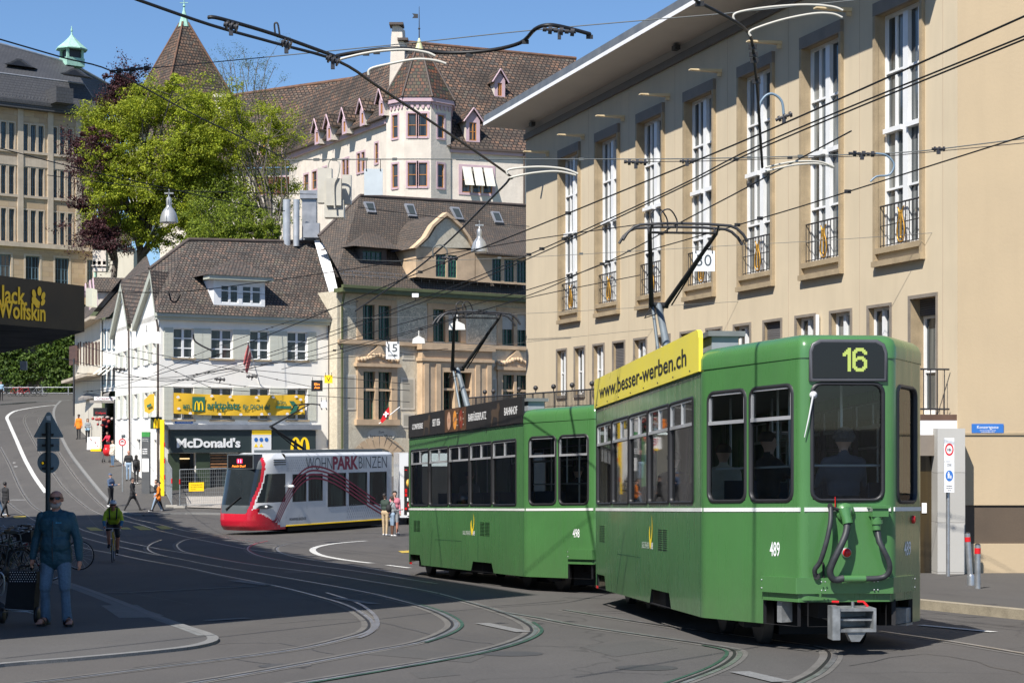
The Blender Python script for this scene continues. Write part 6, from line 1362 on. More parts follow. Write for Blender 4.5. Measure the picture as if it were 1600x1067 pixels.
def small_dormer(px, py, w_, h_, A, B, C_, root=mo, fr_=RW, rm=M_tile_old, roofh=.9):
 """foot centre pixel"""
 p = onplane(px, py, A, B, C_); F_ = Frame((p.x, p.y), tuple(fr_.U[:2]), p.z); F_.O = F_.O - F_.U * (w_ / 2)
 m = MB(); wall(m, F_, 0, w_, -.1, h_, [(.3, w_ - .3, .1, h_ - .25)], .15, 0)
 for u, sg in ((0, -1), (w_, 1)): m.face([F_.p(u, -.1), F_.p(u, -.1) - F_.N * 2.2, F_.p(u, h_) - F_.N * 2.2, F_.p(u, h_)][::sg])
 m.face([F_.p(0, h_), F_.p(w_, h_), F_.p(w_ / 2, h_ + roofh)]); m.m = [1 if abs((m.v[f[1]] - m.v[f[0]]).cross(m.v[f[2]] - m.v[f[0]]).normalized().dot(F_.U)) > .9 and max((m.v[i] - F_.O).dot(F_.N) for i in f) - min((m.v[i] - F_.O).dot(F_.N) for i in f) > 1 else 0 for f in m.f]; do = m.build('dormer', [M_pink, M_rough], root); pinkwin(F_, (.3, w_ - .3, .1, h_ - .25), root=do, sur=None)
 m = MB(); o = .28
 for s in (-1, 1):
  a_ = F_.p(w_ / 2 + s * (w_ / 2 + o), h_ - .25, .25); b_ = F_.p(w_ / 2, h_ + roofh + .06, .25); q_ = [a_, b_, b_ - F_.N * 2.6, a_ - F_.N * 2.6]; m.prism(q_, V(0, 0, .1))
 m.build('dormer_roof', rm, do); m = MB()
 for s in (-1, 1): m.tube([F_.p(w_ / 2 + s * (w_ / 2 + o), h_ - .25, .27), F_.p(w_ / 2, h_ + roofh + .06, .27)], .07, 4)
 m.build('bargeboard', M_pink, do)
small_dormer(739, 222, 1.25, 1.9, e0, e1, r1); small_dormer(781, 152, 1.0, 1.5, e0, e1, r1)
# stepped white chimney gable
m = MB(); cg = [(604, 215), (609, 115), (611, 60), (613, 42), (620, 38), (628, 44), (629, 62), (632, 70), (632, 100), (636, 150), (640, 190)]; m.prism([P(x, y, YT + 3.6) for x, y in cg], V(.2, 1.1, 0)); m.build('stepped_gable', M_rough, mo)
m = MB(); [m.cbox(P(x, y, YT + 4), w_, 1.6, .2) for x, y, w_ in ((620, 42, 1.2), (630, 66, .9))]; m.build('gable_coping', M_gutter, mo)
# left wing (its front runs back to the left)
LW_ = Frame(tuple(P(452, 0, 172)[:2]), tuple((P(603, 0, YT + 2.4) - P(452, 0, 172))[:2]), CZ); LL = (P(603, 0, YT + 2.4) - P(452, 0, 172)).length; EL = LW_.v(600, 188)
hs_ = [LW_.rect(a, c, y0, y1, at=(a + c) / 2) for a, c, y0, y1 in ((586, 591, 224, 255), (558, 563, 240, 270), (565, 570, 238, 268), (535, 540, 250, 276), (540.5, 545, 248, 274), (475, 482, 273, 300), (488, 495, 268, 296), (505, 511, 262, 290))]
m = MB(); wall(m, LW_, 0, LL, -6, EL, hs_, .15); m.build('wall', M_rough, mo)
for q in hs_: pinkwin(LW_, q, nx=1)
m = MB(); m.fbox(LW_, 0, LL, EL, EL + .16, 0, .7); m.fbox(LW_, 0, LL, EL - .45, EL, 0, .3, 1); m.build('gutter', [M_gutter, M_pink], mo)
a0, a1 = LW_.p(0, EL + .15, .7), LW_.p(LL, EL + .15, .7); b0, b1 = a0 + V(-1, 8, 6.2), a1 + V(2, 6.5, 6.5)
m = MB(); m.face([a0, a1, b1, b0]); m.build('roof', M_tile_old, mo)
for px, py in ((495, 212), (514, 206), (538, 196), (566, 183), (596, 168)): small_dormer(px, py + 12, 1.05, 1.25, a0, a1, b1, fr_=LW_)
# far left wing with long ridge
FW = frame_px(250, 178, 470, 176, CZ); EF = FW.v(460, 262); m = MB()
hs2 = [FW.rect(a, c, 277, 304, at=440) for a, c in ((408, 414), (424, 430), (440, 446), (456, 462))]
wall(m, FW, 0, FW.L + 2, -8, EF, hs2, .15); m.build('wall', M_rough, mo)
for q in hs2: pinkwin(FW, q, nx=1); shutters(mo, FW, q, .55, mat('oxblood_shutter', (.17, .04, .035), .7, var=.2))
f0, f1 = FW.p(-1, EF, .6), FW.p(FW.L + 3.5, EF, .6); g0, g1 = P(235, 168, 186), P(566, 121, 184)
m = MB(); m.face([f0, f1, g1, g0]); m.face([f1, P(588, 150, 176), g1]); m.build('roof', M_tile_old, mo)
m = MB(); m.tube([g0, g1, P(584, 138, 178)], .2, 6); m.build('roof_ridge', M_ridge, mo)
m = MB(); m.prism([P(x, y, 176.5) for x, y in ((542, 176), (566, 150), (570, 140), (577, 152), (560, 176))], V(0, .4, 0)); m.build('side_gable', M_rough, mo)
for px, py in ((450, 240), (412, 242)): small_dormer(px, py, 1.3, 1.9, f0, f1, g1, fr_=FW)
m = MB(); m.prism([P(575, 131, 173), P(606, 141, 160), P(606, 200, 158), P(540, 200, 170)], V(.2, .5, .1)); m.build('link_roof', M_tile_old, mo)
m = MB(); m.cbox(P(344, 215, 175), .9, .9, 4.2); m.cbox(P(344, 154, 175), 1.3, 1.3, .25); m.build('chimney', M_rough, mo)
# ---- houses up the hill, left of the restaurant
def wallpx(F, name, parent, mt, u0, u1, v0, v1, holes=(), depth=.12):
 m = MB(); wall(m, F, u0, u1, v0, v1, list(holes), depth); return m.build(name, mt, parent)
hC = thing('cafe_house', P(140, 640, 131), 'cream house with dark brown shutters and projecting cafe awning up the street', 'building')
CF = Frame(tuple(P(117, 0, 139)[:2]), tuple((P(158, 0, 121.5) - P(117, 0, 139))[:2]), CZ); LC_ = (P(158, 0, 121.5) - P(117, 0, 139)).length; EC = CF.v(157, 500)
hs = [CF.rect(a, c, 536, 570, at=a) for a, c in ((123.5, 126), (132, 134.5), (136.5, 139), (141.5, 144), (147, 150), (152.5, 155))]
wallpx(CF, 'wall', hC, M_plaster_warm, 0, LC_, -1, EC, hs)
for q in hs: window(hC, CF, q, nx=1, ny=2); shutters(hC, CF, q, .42, M_shutbrown)
m = MB(); q = CF.rect(111, 121, 540, 569, at=116); m.prism([P(111, 541, 138), P(121, 539, 136), P(121, 568, 136), P(111, 571, 138)], V(-.2, .2, 0)); m.build('open_shutter', M_shutbrown, hC)
m = MB(); m.fbox(CF, -.4, LC_, CF.v(157, 588), CF.v(157, 583), 0, 1.0); m.fbox(CF, 0, LC_, EC, EC + .2, 0, .8); m.build('ledge', M_stonetrim, hC)
m = MB(); a0, a1 = CF.p(-.3, EC + .2, .8), CF.p(LC_, EC + .2, .8); bb = -CF.N * 2.2 + V(0, 0, 2.7); m.face([a0, a1, a1 + bb, a0 + bb]); m.build('roof', M_tile_dark, hC)
for t in (.25, .5, .75): p = a0.lerp(a1, t) + bb * .25; small_dormer(0, 0, .9, 1.0, a0, a1, a1 + bb, root=hC, fr_=CF, rm=M_tile_dark) if False else None
for px, py in ((147, 480), (152, 478), (140, 484)): small_dormer(px, py, .8, 1.2, a0, a1, a1 + bb, root=hC, fr_=CF, rm=M_tile_dark, roofh=.6)
m = MB(); m.cbox(P(157, 425, 136), 1.0, .8, 1.6); [m.cbox(P(157 + k, 419, 136), .25, .8, .5) for k in (-8, 0, 8)]; m.cbox(P(157, 417, 136), 1.1, 1.0, .12); m.build('chimney', M_rough, hC)
M_awn = mat('grey_awning', (.25, .23, .21), .8, var=.15)
m = MB(); m.face([P(122, 622, 131), P(170, 615, 119), P(180, 601, 122), P(152, 603, 130)]); m.face([P(122, 622, 131), P(170, 615, 119), P(170, 618, 119), P(122, 626, 131)]); m.build('awning', M_awn, hC)
hD = thing('narrow_house', P(170, 660, 121), 'narrow white house with small blue framed windows and a creperie stall at street level', 'building')
DF_ = Frame(tuple(P(157, 0, 121.6)[:2]), tuple((P(183.5, 0, 118.2) - P(157, 0, 121.6))[:2]), CZ); LD = (P(183.5, 0, 118.2) - P(157, 0, 121.6)).length; ED = DF_.v(160, 500)
hs = [DF_.rect(a, c, y0, y1, at=a) for y0, y1 in ((516, 545), (572, 602)) for a, c in ((161, 165.5), (169, 173), (177, 181))]
wallpx(DF_, 'wall', hD, M_plaster, 0, LD, DF_.v(160, 612), ED, hs)
for q in hs: window(hD, DF_, q, nx=2, ny=2, fm=M_bluewin, sur=M_bluewin, surw=.06)
m = MB()
for q in hs[3:]: m.face([DF_.p(q[0], q[3], .02), DF_.p(q[1], q[3], .02), DF_.p(q[1], q[3] - .6, .8), DF_.p(q[0], q[3] - .6, .8)])
m.build('window_awning', mat('cream_awning', (.62, .60, .52), .8), hD)
m = MB(); a0, a1 = DF_.p(0, ED, .6), DF_.p(LD, ED, .6); bb = -DF_.N * 2 + V(0, 0, 2.4); m.face([a0, a1, a1 + bb, a0 + bb]); m.build('roof', M_tile_dark, hD)
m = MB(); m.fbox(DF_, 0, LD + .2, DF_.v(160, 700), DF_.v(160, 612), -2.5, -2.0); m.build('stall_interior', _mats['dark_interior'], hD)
m = MB(); m.fbox(DF_, LD - .9, LD + .1, DF_.v(160, 710), DF_.v(160, 625), -1.5, -.0); m.build('dark_jamb', M_iron, hD)
st_ = Frame(tuple(P(146, 0, 119.4)[:2]), (1, -.05), CZ); q = st_.rect(147, 180, 619.5, 625, at=160)
m = MB(); m.fbox(st_, q[0], q[1], q[2], q[3], -.1, 0); fa = m.build('stall_fascia', M_fascia, hD); text('Creperie', st_, q[0] + .15, q[2] + .04, .17, mat('maroon_letters', (.22, .02, .04), .5), fa, width=q[1] - q[0] - .3, d=.01, ext=0)
m = MB(); q = st_.rect(140, 180, 625, 629.5, at=160); m.fbox(st_, q[0], q[1], q[2], q[3], -.1, .02); m.build('stall_valance', M_awn, hD)
m = MB(); q = st_.rect(145, 166, 637, 650, at=160); m.fbox(st_, q[0], q[1], q[2], q[3], -.2, -.1); mb_ = m.build('menu_board', M_black, hD); text('Crêpes', st_, q[0] + .15, q[2] + .15, .14, M_signred, mb_, width=.7, d=-.09, ext=0)
m = MB(); m.tube([P(115.5, 650, 128), P(115.5, 560, 128)], .07, 8); lp = m.build('lamp_post', M_iron); tag(lp, 'thin dark post covered in stickers at the corner of the cream house', 'post')
# railing and city bikes at the top of the hill
rg = thing('hill_railing', P(60, 622, 168), 'grey metal railing at the top of the hill road in front of the ivy', 'railing'); m = MB()
for x in range(-30, 118, 3): m.tube([P(x, 621, 170), P(x, 614, 170)], .02, 4)
m.tube([P(-30, 614, 170), P(117, 614, 170)], .03, 4)
for x in (-10, 28, 66.5, 107): m.tube([P(x, 622, 169.5), P(x, 605, 169.5)], .06, 6)
m.tube([P(-30, 605.5, 169.5), P(117, 605, 169.5)], .05, 5); m.build('bars', M_zinc, rg)
# ================================================================ LEFT: building outside the frame whose shadow falls on the crossing, and its canopy
HB = 18.0; tip = Vector(gp(838, 929)); sh = SUN / -SUN.z
c0 = V(tip.x, tip.y, G(tip.y)) - V(sh.x, sh.y, -1) * HB
lb = thing('corner_department_store', V(c0.x - 6, c0.y + 20, G(c0.y)), 'tall plain shop building on the near left corner whose shadow covers the crossing', 'building')
d_ = V(-.327, 1, 0).normalized(); n_ = V(-d_.y, d_.x, 0)
zt_ = c0.z; b = MB(); A = V(c0.x, c0.y, 0); far = A + d_ * 62
b.prism([V(p.x, p.y, G(p.y) - 3 if False else -2) for p in (A, far, far + n_ * 14, A + n_ * 14)], V(0, 0, zt_ + 2)); b.build('wall', mat('store_wall', (.30, .27, .24), .8), lb)
b = MB(); rngs = random.Random(3)                        # unseen roof blocks of uneven height, added for the shadow's ragged edge
for k in range(46):
 p = A + d_ * (12 + k * 1.08); h_ = rngs.uniform(.15, .95); b.box(V(p.x, p.y, zt_), d_ * .7, n_ * .5, V(0, 0, h_))
b.build('shadow_edge_block', M_hill, lb)
SFm = Frame((A.x, A.y), (d_.x, d_.y), 0)
for rw_ in range(3):
 for k in range(12): u = 2 + k * 4.6; v = 8 + rw_ * 3.6; window(lb, SFm, (u, u + 2.6, v, v + 2.0), depth=-.08, nx=3, ny=1, sur=M_stonetrim, surw=.12)
# canopy reaching into the picture
M_canopy = mat('canopy_black', (.010, .010, .011), .45, var=.2); cz0 = P(132, 518, 24).z; cz1 = P(132, 447, 24).z
e1 = P(132, 0, 24); e0_ = P(0, 0, 22.4); ln_ = (e1 - e0_); st = e0_ - ln_ * 1.6
poly = [V(e1.x, e1.y, cz0), V(st.x, st.y, cz0), V(st.x - 3, st.y + 6, cz0), V(*(P(-60, 0, 34)[:2]), cz0), V(*(P(0, 0, 30.5)[:2]), cz0), V(*(P(60, 0, 27.6)[:2]), cz0)]
poly = [V(p.x, p.y, cz0) for p in poly]
cn = thing('canopy', V(e1.x - 2, e1.y, cz0), 'black shop canopy with yellow outdoor brand lettering on its fascia at the left edge', 'canopy')
b = MB(); b.prism(poly, V(0, 0, cz1 - cz0)); b.build('slab', M_canopy, cn)
CFm = Frame((st.x, st.y), tuple((e1 - st)[:2]), CZ); M_yel = emit('letters_yellow', (.62, .40, .02), .12)
u1_, v1_ = CFm.hit(38, 474); t0 = CFm.hit(-1, 474); t1 = CFm.hit(38.5, 474)
text('Jack', CFm, t0[0], CFm.v(20, 474), .215, M_yel, cn, width=t1[0] - t0[0], d=.012, ext=.004, bold=.018)
t0 = CFm.hit(-3, 500); t1 = CFm.hit(70, 500); text('Wolfskin', CFm, t0[0], CFm.v(35, 498.5), .215, M_yel, cn, width=t1[0] - t0[0], d=.012, ext=.004, bold=.018)
def ell(F, cx, cy, rx, ry, rot, m, parent, name):
 u, v = F.hit(cx, cy); k_ = F.hit(cx + 1, cy)[0] - u; mb = MB(); pts = []
 for i in range(16):
  a = 2 * math.pi * i / 16; x, y = rx * math.cos(a), ry * math.sin(a); pts.append(F.p(u + (x * math.cos(rot) - y * math.sin(rot)) * k_, v + (x * math.sin(rot) + y * math.cos(rot)) * k_, .012))
 mb.face(pts); return mb.build(name, m, parent)
for cx, cy, rx, ry, ro in ((52, 459, 2.9, 4.3, .35), (60.5, 455, 3.1, 4.6, -.1), (66.5, 462.5, 2.8, 4.3, -.5), (66, 472.5, 2.5, 4.0, -.8)): ell(CFm, cx, cy, rx, ry, ro, M_yel, cn, 'paw_toe')
b = MB(); b.face([CFm.p(*CFm.hit(x, y), .012) for x, y in ((49, 464), (54, 464), (58, 469), (61.5, 472), (61, 477), (58.5, 481), (55.5, 481), (53.5, 477), (49, 473), (48.5, 468))]); b.build('paw_pad', M_yel, cn)
b = MB(); q = P(134, 478, 24.2); b.box(q, V(.085, 0, 0), V(0, .3, 0), V(0, 0, .24)); b.build('end_light', emit('lamp_cream', (.9, .85, .65), .5), cn)
b = MB(); b.tube([V(poly[4].x - 1.2, poly[4].y, cz0 - .1), V(poly[4].x - 3, poly[4].y, G(poly[4].y))], .12, 10); b.build('column', M_canopy, cn)
# ================================================================ WHITE AND RED LOW-FLOOR TRAM
M_tw = mat('tram_white', (.68, .70, .72), .3, var=.05, coat=.4); M_tred = mat('tram_red', (.52, .015, .035), .25, var=.06, coat=.6); M_tdark = mat('tram_windscreen', (.02, .026, .03), .06, var=.3, scale=.8, coat=.5)
M_tgrey = mat('tram_grey_mask', (.085, .10, .11), .4, var=.06); M_maroon = mat('maroon_line', (.25, .012, .045), .4, var=0); M_tpane = pane_mat('tram_side_glass', (.012, .016, .018), (.045, .07, .06), .04)
WS = frame_px(446, 76.6, 612, 83.2, 0); WS.O.z = G(79.5) + .02
wt = thing('low_floor_tram', WS.p(WS.L / 2, 0, -1.2), 'modern white and red tram 11 with maroon curved lines in front of the restaurant', 'tram')
WL = WS.L; Wt = 2.3
ZR = 3.42
sw_ = [(.10, 1.02, 1.52, 2.72), (1.10, 2.05, 1.52, 2.72)] ; u_ = [WS.u(x) for x in (512, 540.5, 545, 573.5, 577.5, 604)]
sw_ = [(WS.u(457), WS.u(478.5), 1.36, 2.55), (WS.u(482), WS.u(504), 1.36, 2.55)] + [(u_[i], u_[i + 1], 1.06, 2.55) for i in (0, 2, 4)]
b = MB(); wall(b, WS, 0, WL, .36, 3.32, sw_, .04, 0, 1); b.grid([[WS.p(u, z, d) for z, d in ((3.32, 0), (3.38, -.02), (3.43, -.10), (3.46, -.4), (3.46, -1.15), (3.44, -1.9), (3.4, -2.16), (3.1, -2.3), (.36, -2.3))] for u in (WL, 0)], 0, True)
b.face([WS.p(WL, z, d) for z, d in ((.36, 0), (3.28, -.03), (3.44, -.4), (3.44, -1.9), (3.1, -2.3), (.36, -2.3))]); b.build('body', [M_tw, M_rubber], wt)
for q in sw_: window(wt, WS, q, depth=.05, fm=M_rubber, pm=M_tpane, nx=1, ny=1, fr=.04)
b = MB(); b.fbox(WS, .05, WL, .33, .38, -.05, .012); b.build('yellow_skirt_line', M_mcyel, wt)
b = MB(); b.fbox(WS, .4, WL - .1, .10, .36, -2.1, -.2); b.build('underframe', M_under, wt)
t0 = WS.hit(478, 735)[0]; t1 = WS.hit(519, 735)[0]; t2 = WS.hit(560, 735)[0]; t3 = WS.hit(604, 735)[0]
M_txt = mat('tram_text_grey', (.05, .06, .08), .4, var=0)
text('WOHN', WS, t0, 2.72, .55, M_txt, wt, width=t1 - t0, d=.008, ext=0, bold=-.01); text('PARK', WS, t1 + .04, 2.72, .55, M_maroon, wt, width=t2 - t1 - .06, d=.008, ext=0, bold=.04); text('BINZEN', WS, t2 + .02, 2.72, .55, M_txt, wt, width=t3 - t2, d=.008, ext=0, bold=-.01)
t0 = WS.hit(452, 817)[0]; text('WOHNPARK-BINZEN.DE', WS, t0, .56, .12, M_txt, wt, width=1.15, d=.008, ext=0, bold=.02)
b = MB()
for k in range(4):                                       # four sweeping lines
 pts = []
 for i in range(41):
  t = i / 40; u = -.9 + .15 * k + t * (WL - .4 + .25 * k); cu = 1.9
  z = 2.86 - .17 * k - ((u - cu) ** 2 * .33 if u < cu else (u - cu) ** 2 * .13 / (1 + .035 * (u - cu) ** 2)) ; pts.append((u, max(.42 + .05 * (3 - k), z)))
 for i in range(40):
  (a0, z0), (a1, z1) = pts[i], pts[i + 1]
  if a0 < -.95: continue
  dz = .038; d_ = .016; b.face([WS.p(a0, z0 - dz, d_), WS.p(a1, z1 - dz, d_), WS.p(a1, z1 + dz, d_), WS.p(a0, z0 + dz, d_)])
b.build('curved_stripe', M_maroon, wt)
b = MB(); rq_ = random.Random(4)
for i in range(26):
 for j in range(5):
  u = WL * .56 + i * .16 + (j % 2) * .08; z = .55 + j * .13
  if z > 1.15 - (u - WL * .56) * .12 or u > WL - .1: continue
  b.face([WS.p(u + .018 * x, z + .05 * y, .008) for x, y in ((-1, -1), (1, -1), (1, 1), (-1, 1))])
for i in range(14):
 for j in range(5): 
  u = .1 + i * .14 + (j % 2) * .07; z = 2.7 + j * .11; b.face([WS.p(u + .014 * x, z + .03 * y, .008) for x, y in ((-1, -1), (1, -1), (1, 1), (-1, 1))]) if z < 3.3 else None
b.build('dot_pattern', mat('pattern_grey', (.36, .38, .42), .4, var=0), wt)
# nose
nz_rows = []; zk_ = [.22, .40, .62, .9, 1.12, 1.22, 1.38, 1.6, 1.9, 2.2, 2.5, 2.72, 2.85, 3.0, 3.15, 3.28, 3.38, 3.46]
ek_ = [1.95, 2.12, 2.18, 2.16, 2.12, 2.10, 2.06, 2.0, 1.92, 1.84, 1.76, 1.7, 1.67, 1.6, 1.5, 1.3, .95, .4]
zs_ = list(np.linspace(.22, 3.2, 60)) + [3.28, 3.35, 3.4, 3.44, 3.46]; ext_ = list(np.interp(zs_, zk_, ek_))
nt_ = 72; b = MB()
for z, e in zip(zs_, ext_):
 row = []
 for k in range(nt_ + 1):
  a = math.pi * k / nt_; sx = math.sin(a); cx_ = math.cos(a); t = 1.15 - 1.15 * (abs(cx_) ** .62) * (1 if cx_ > 0 else -1)
  s_ = e * (sx ** .58); ins = 0 if z < 3.2 else (z - 3.2) * .9
  t = min(max(t, ins), Wt - ins); row.append(WS.p(-s_, z, -t))
 nz_rows.append(row)
b.grid(nz_rows[::-1], 0, True); b.face(nz_rows[-1]); b.face(nz_rows[0][::-1])
def nose_mat(f):
 c = sum((b.v[i] for i in f), Vector((0, 0, 0))) / len(f) - WS.O; z = c.z; u = c.dot(WS.U); t = -c.dot(WS.N)
 if len(f) > 4: return 0
 side_f = t < .35 or t > 1.95; ul = float(np.interp(z, [.9, 1.1, 1.35, 1.6, 2.0, 2.4, 2.8, 3.3], [-1.95, -1.9, -1.8, -1.7, -1.5, -1.35, -1.25, -1.2]))
 zr = .92 + .40 * max(0., 1 - t / .5) if t < 1.15 else .92 + .40 * max(0., 1 - (2.3 - t) / .5)
 if z < zr and u < ul + .35: return 1 if u < -1.15 - .9 * (z - .95) or z < .95 else 0
 if z < .95: return 1 if u < -.05 - 1.5 * (z - .25) / .7 else 0
 if u < ul - .07: return 2 if 1.30 < z < 2.82 and .12 < t < 2.18 else 3
 if u < ul + .06: return 1
 if side_f and 1.36 < z < 2.6 and u < -.06 and u > ul + .12: return 2
 return 0
b.m = [nose_mat(f) for f in b.f]; b.build('cab_nose', [M_tw, M_tred, M_tdark, M_tgrey], wt)
NF2 = Frame((0, 0), (1, 0), 0); NF2.U = -WS.N * -1; 
NU = Vector((WS.N.x, WS.N.y, 0)); NFm = Frame(tuple((WS.p(-1.62, 0, -Wt + .3))[:2]), tuple(NU[:2]), WS.O.z)
b = MB(); b.fbox(NFm, .2, 1.66, 2.8, 3.42, -.5, .06); db = b.build('destination_box', M_tgrey, wt, bevel=.05)
b = MB(); b.fbox(NFm, .26, 1.6, 2.84, 3.37, .06, .07); b.build('display_glass', _mats['display_black'], db)
b = MB(); b.fbox(NFm, .75, 1.05, 3.04, 3.23, .07, .075); b.build('line_badge', emit('led_red', (.8, .02, .06), .6), db); text('11', NFm, .9, 3.07, .13, emit('led_blue', (.3, .4, 1), .9), db, width=.17, d=.082, ext=0, align='CENTER', bold=.03)
text('Aesch Dorf', NFm, .85, 2.88, .09, emit('led_orange', (1, .25, .03), 1.0), db, width=.75, d=.075, ext=0, align='CENTER', bold=.02)
b = MB(); w0 = WS.p(-2.16, 1.1, -1.45); b.tube([w0, WS.p(-2.02, 1.65, -.75)], [.04, .02], 6); b.build('wiper', M_rubber, wt)
b = MB(); p0 = WS.p(-1.32, 1.22, -.1); b.prism([WS.p(-1.75, 1.15, -.18), WS.p(-1.2, 1.12, -.04), WS.p(-.85, 1.2, .0), WS.p(-1.15, 1.3, -.03), WS.p(-1.6, 1.27, -.12)], WS.N * .05); hl = b.build('headlight_housing', M_tgrey, wt); b = MB(); b.ball(WS.p(-1.3, 1.21, .03), .06, 8); b.build('headlight', M_letwhite, hl)
b = MB(); b.ball(WS.p(WS.u(452), 2.03, .12), .13, 8, sq=.6); b.build('side_mirror', M_letwhite, wt)
b = MB(); [b.fbox(WS, -.75, .02, z - .02, z + .02, -.04, .01) for z in (2.98, 3.08, 3.18)]; b.build('air_slot', M_rubber, wt)
p = MB(); k0 = WS.p(2.6, 3.55, -1.15); kn = WS.p(.4, 4.6, -1.15); hd = WS.p(3.1, 5.6, -1.15)
p.tube([k0 + WS.N * .2, kn], .06, 8); p.tube([k0 - WS.N * .2, kn - WS.N * .05], .03, 6); p.tube([kn, hd], [.045, .03], 8); 
p.build('pantograph', M_under, wt); p = MB()
for du in (-.18, .18): p.tube([hd + WS.U * du + WS.N * t + V(0, 0, z) for t, z in ((-.85, -.25), (-.7, -.03), (0, .02), (.7, -.03), (.85, -.25))], .025, 5)
p.build('contact_strip', M_under, wt)
b = MB(); b.prism([WS.p(0.2, 3.46, -.4), WS.p(WL - .2, 3.46, -.4), WS.p(WL - .2, 3.46, -1.9), WS.p(.2, 3.46, -1.9)], V(0, 0, .12)); b.build('roof_unit', M_tgrey, wt)
# second vehicle behind the gap: white rear end with black panel and tail lamps
vb = thing('city_bus', P(650, 822, 84), 'white and black rear end of a bus half hidden behind green tram car 498', 'bus')
BF = Frame(tuple(P(624, 0, 83.8)[:2]), (1, .12), G(83.8)); b = MB(); b.fbox(BF, 0, 2.5, .35, 3.35, -5, 0); b.build('body', M_tw, vb, bevel=.12)
b = MB(); b.fbox(BF, .22, 2.3, .5, 2.75, 0, .03); bk_ = b.build('rear_panel', M_boardblack, vb)
for z, m_, h_ in ((1.52, M_lampred, .18), (1.34, M_lampred, .14), (.72, M_lampred, .1), (2.55, M_lampred, .05)): b = MB(); b.fbox(BF, .25, .36, z, z + h_, .03, .05); b.build('tail_lamp', m_, vb)
b = MB(); b.fbox(BF, .36, .62, 1.12, 1.28, .03, .045); b.build('number_plate', M_letwhite, vb); b = MB(); b.fbox(BF, .36, .56, .45, .6, .03, .045); b.build('reflector_plate', M_letwhite, vb)
disc(BF, .52, .95, .15, .04, M_lampred, vb, 'speed_disc'); disc(BF, .52, .95, .10, .045, M_letwhite, vb, 'speed_disc_centre')
b = MB(); b.ball(BF.p(.5, 1.95, .02), .2, 8, sq=1.2); b.build('advert_picture', mat('advert_gold', (.8, .42, .08), .4, var=.5, scale=6), vb)
for u in (.5, 2.0): b = MB(); b.lathe(BF.p(u, .45, -1.2), [(.1, -.1), (.45, -.1), (.45, .1), (.1, .1)], 16, 0, axis=V(1, .12, 0)); b.build('wheel', M_rubber, vb)
# ================================================================ STREET FURNITURE
M_galv = mat('galvanised_steel', (.34, .36, .37), .5, metal=.5, var=.2, scale=4)
def fence_panel(A, B, H, label):
 A, B = Vector(A), Vector(B); t = thing('construction_fence', A.lerp(B, .5), label, 'fence', 'mesh fence panels before the shop front'); d = (B - A); m = MB()
 for q in (A, B): m.tube([q, q + V(0, 0, H)], .03, 6)
 m.tube([A + V(0, 0, H), B + V(0, 0, H)], .025, 5); m.tube([A + V(0, 0, .15), B + V(0, 0, .15)], .02, 5); m.build('tube_frame', M_galv, t); m = MB(); n = int(d.length / .11)
 for k in range(1, n): q = A + d * k / n; m.tube([q + V(0, 0, .15), q + V(0, 0, H)], .006, 3, cap=False)
 for k in range(1, 9): m.tube([A + V(0, 0, .15 + (H - .15) * k / 9), B + V(0, 0, .15 + (H - .15) * k / 9)], .006, 3, cap=False)
 m.build('wire_mesh', M_galv, t)
 for q in (A,): m = MB(); m.cbox(q + V(0, 0, .0), .6, .25, .12); m.build('foot_block', mat('pale_block', (.4, .38, .34), .9), t)
 m = MB(); m.tube([A + V(0, -.02, 1.25), A + V(0, -.02, 1.5)], .04, 6); m.build('red_clamp', M_signred, t)
 return t
g1 = onground(281, 93.5); g2 = onground(395, 94.6); g0 = onground(259, 96.5); g3 = onground(268.5, 94.0); g4 = onground(257, 101.0)
f1 = fence_panel(g1 + V(0, 0, .1), g2 + V(0, 0, .1), 2.0, 'grey mesh fence panel with yellow notice facing the square'); fence_panel(g3 + V(0, 0, .1), g4 + V(0, 0, .1), 2.0, 'grey mesh fence panel turned side-on by the building corner')
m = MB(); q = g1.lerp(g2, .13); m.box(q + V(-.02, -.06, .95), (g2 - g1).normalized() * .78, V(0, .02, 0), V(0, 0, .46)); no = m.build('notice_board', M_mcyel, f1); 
NB = Frame(tuple((q + V(0, -.07, 0))[:2]), tuple((g2 - g1)[:2]), q.z)
for k in range(3): text(('Achtung Baustelle', 'Eltern haften für ihre Kinder', 'Zutritt')[k], NB, .08, 1.28 - k * .12, .06, M_black, no, width=(.6, .62, .25)[k], d=.0, ext=0)
yp = thing('yellow_post', onground(253.5, 99), 'tall yellow tube with red bands standing against the restaurant corner', 'post'); m = MB(); m.cbox(onground(253.5, 99.5), .22, .18, 4.3); m.build('tube', M_mcyel, yp); m = MB(); [m.cbox(onground(257, 99.3) + V(0, 0, z), .06, .06, .25) for z in (1.0, 1.9, 2.8)]; m.build('red_band', M_signred, yp)
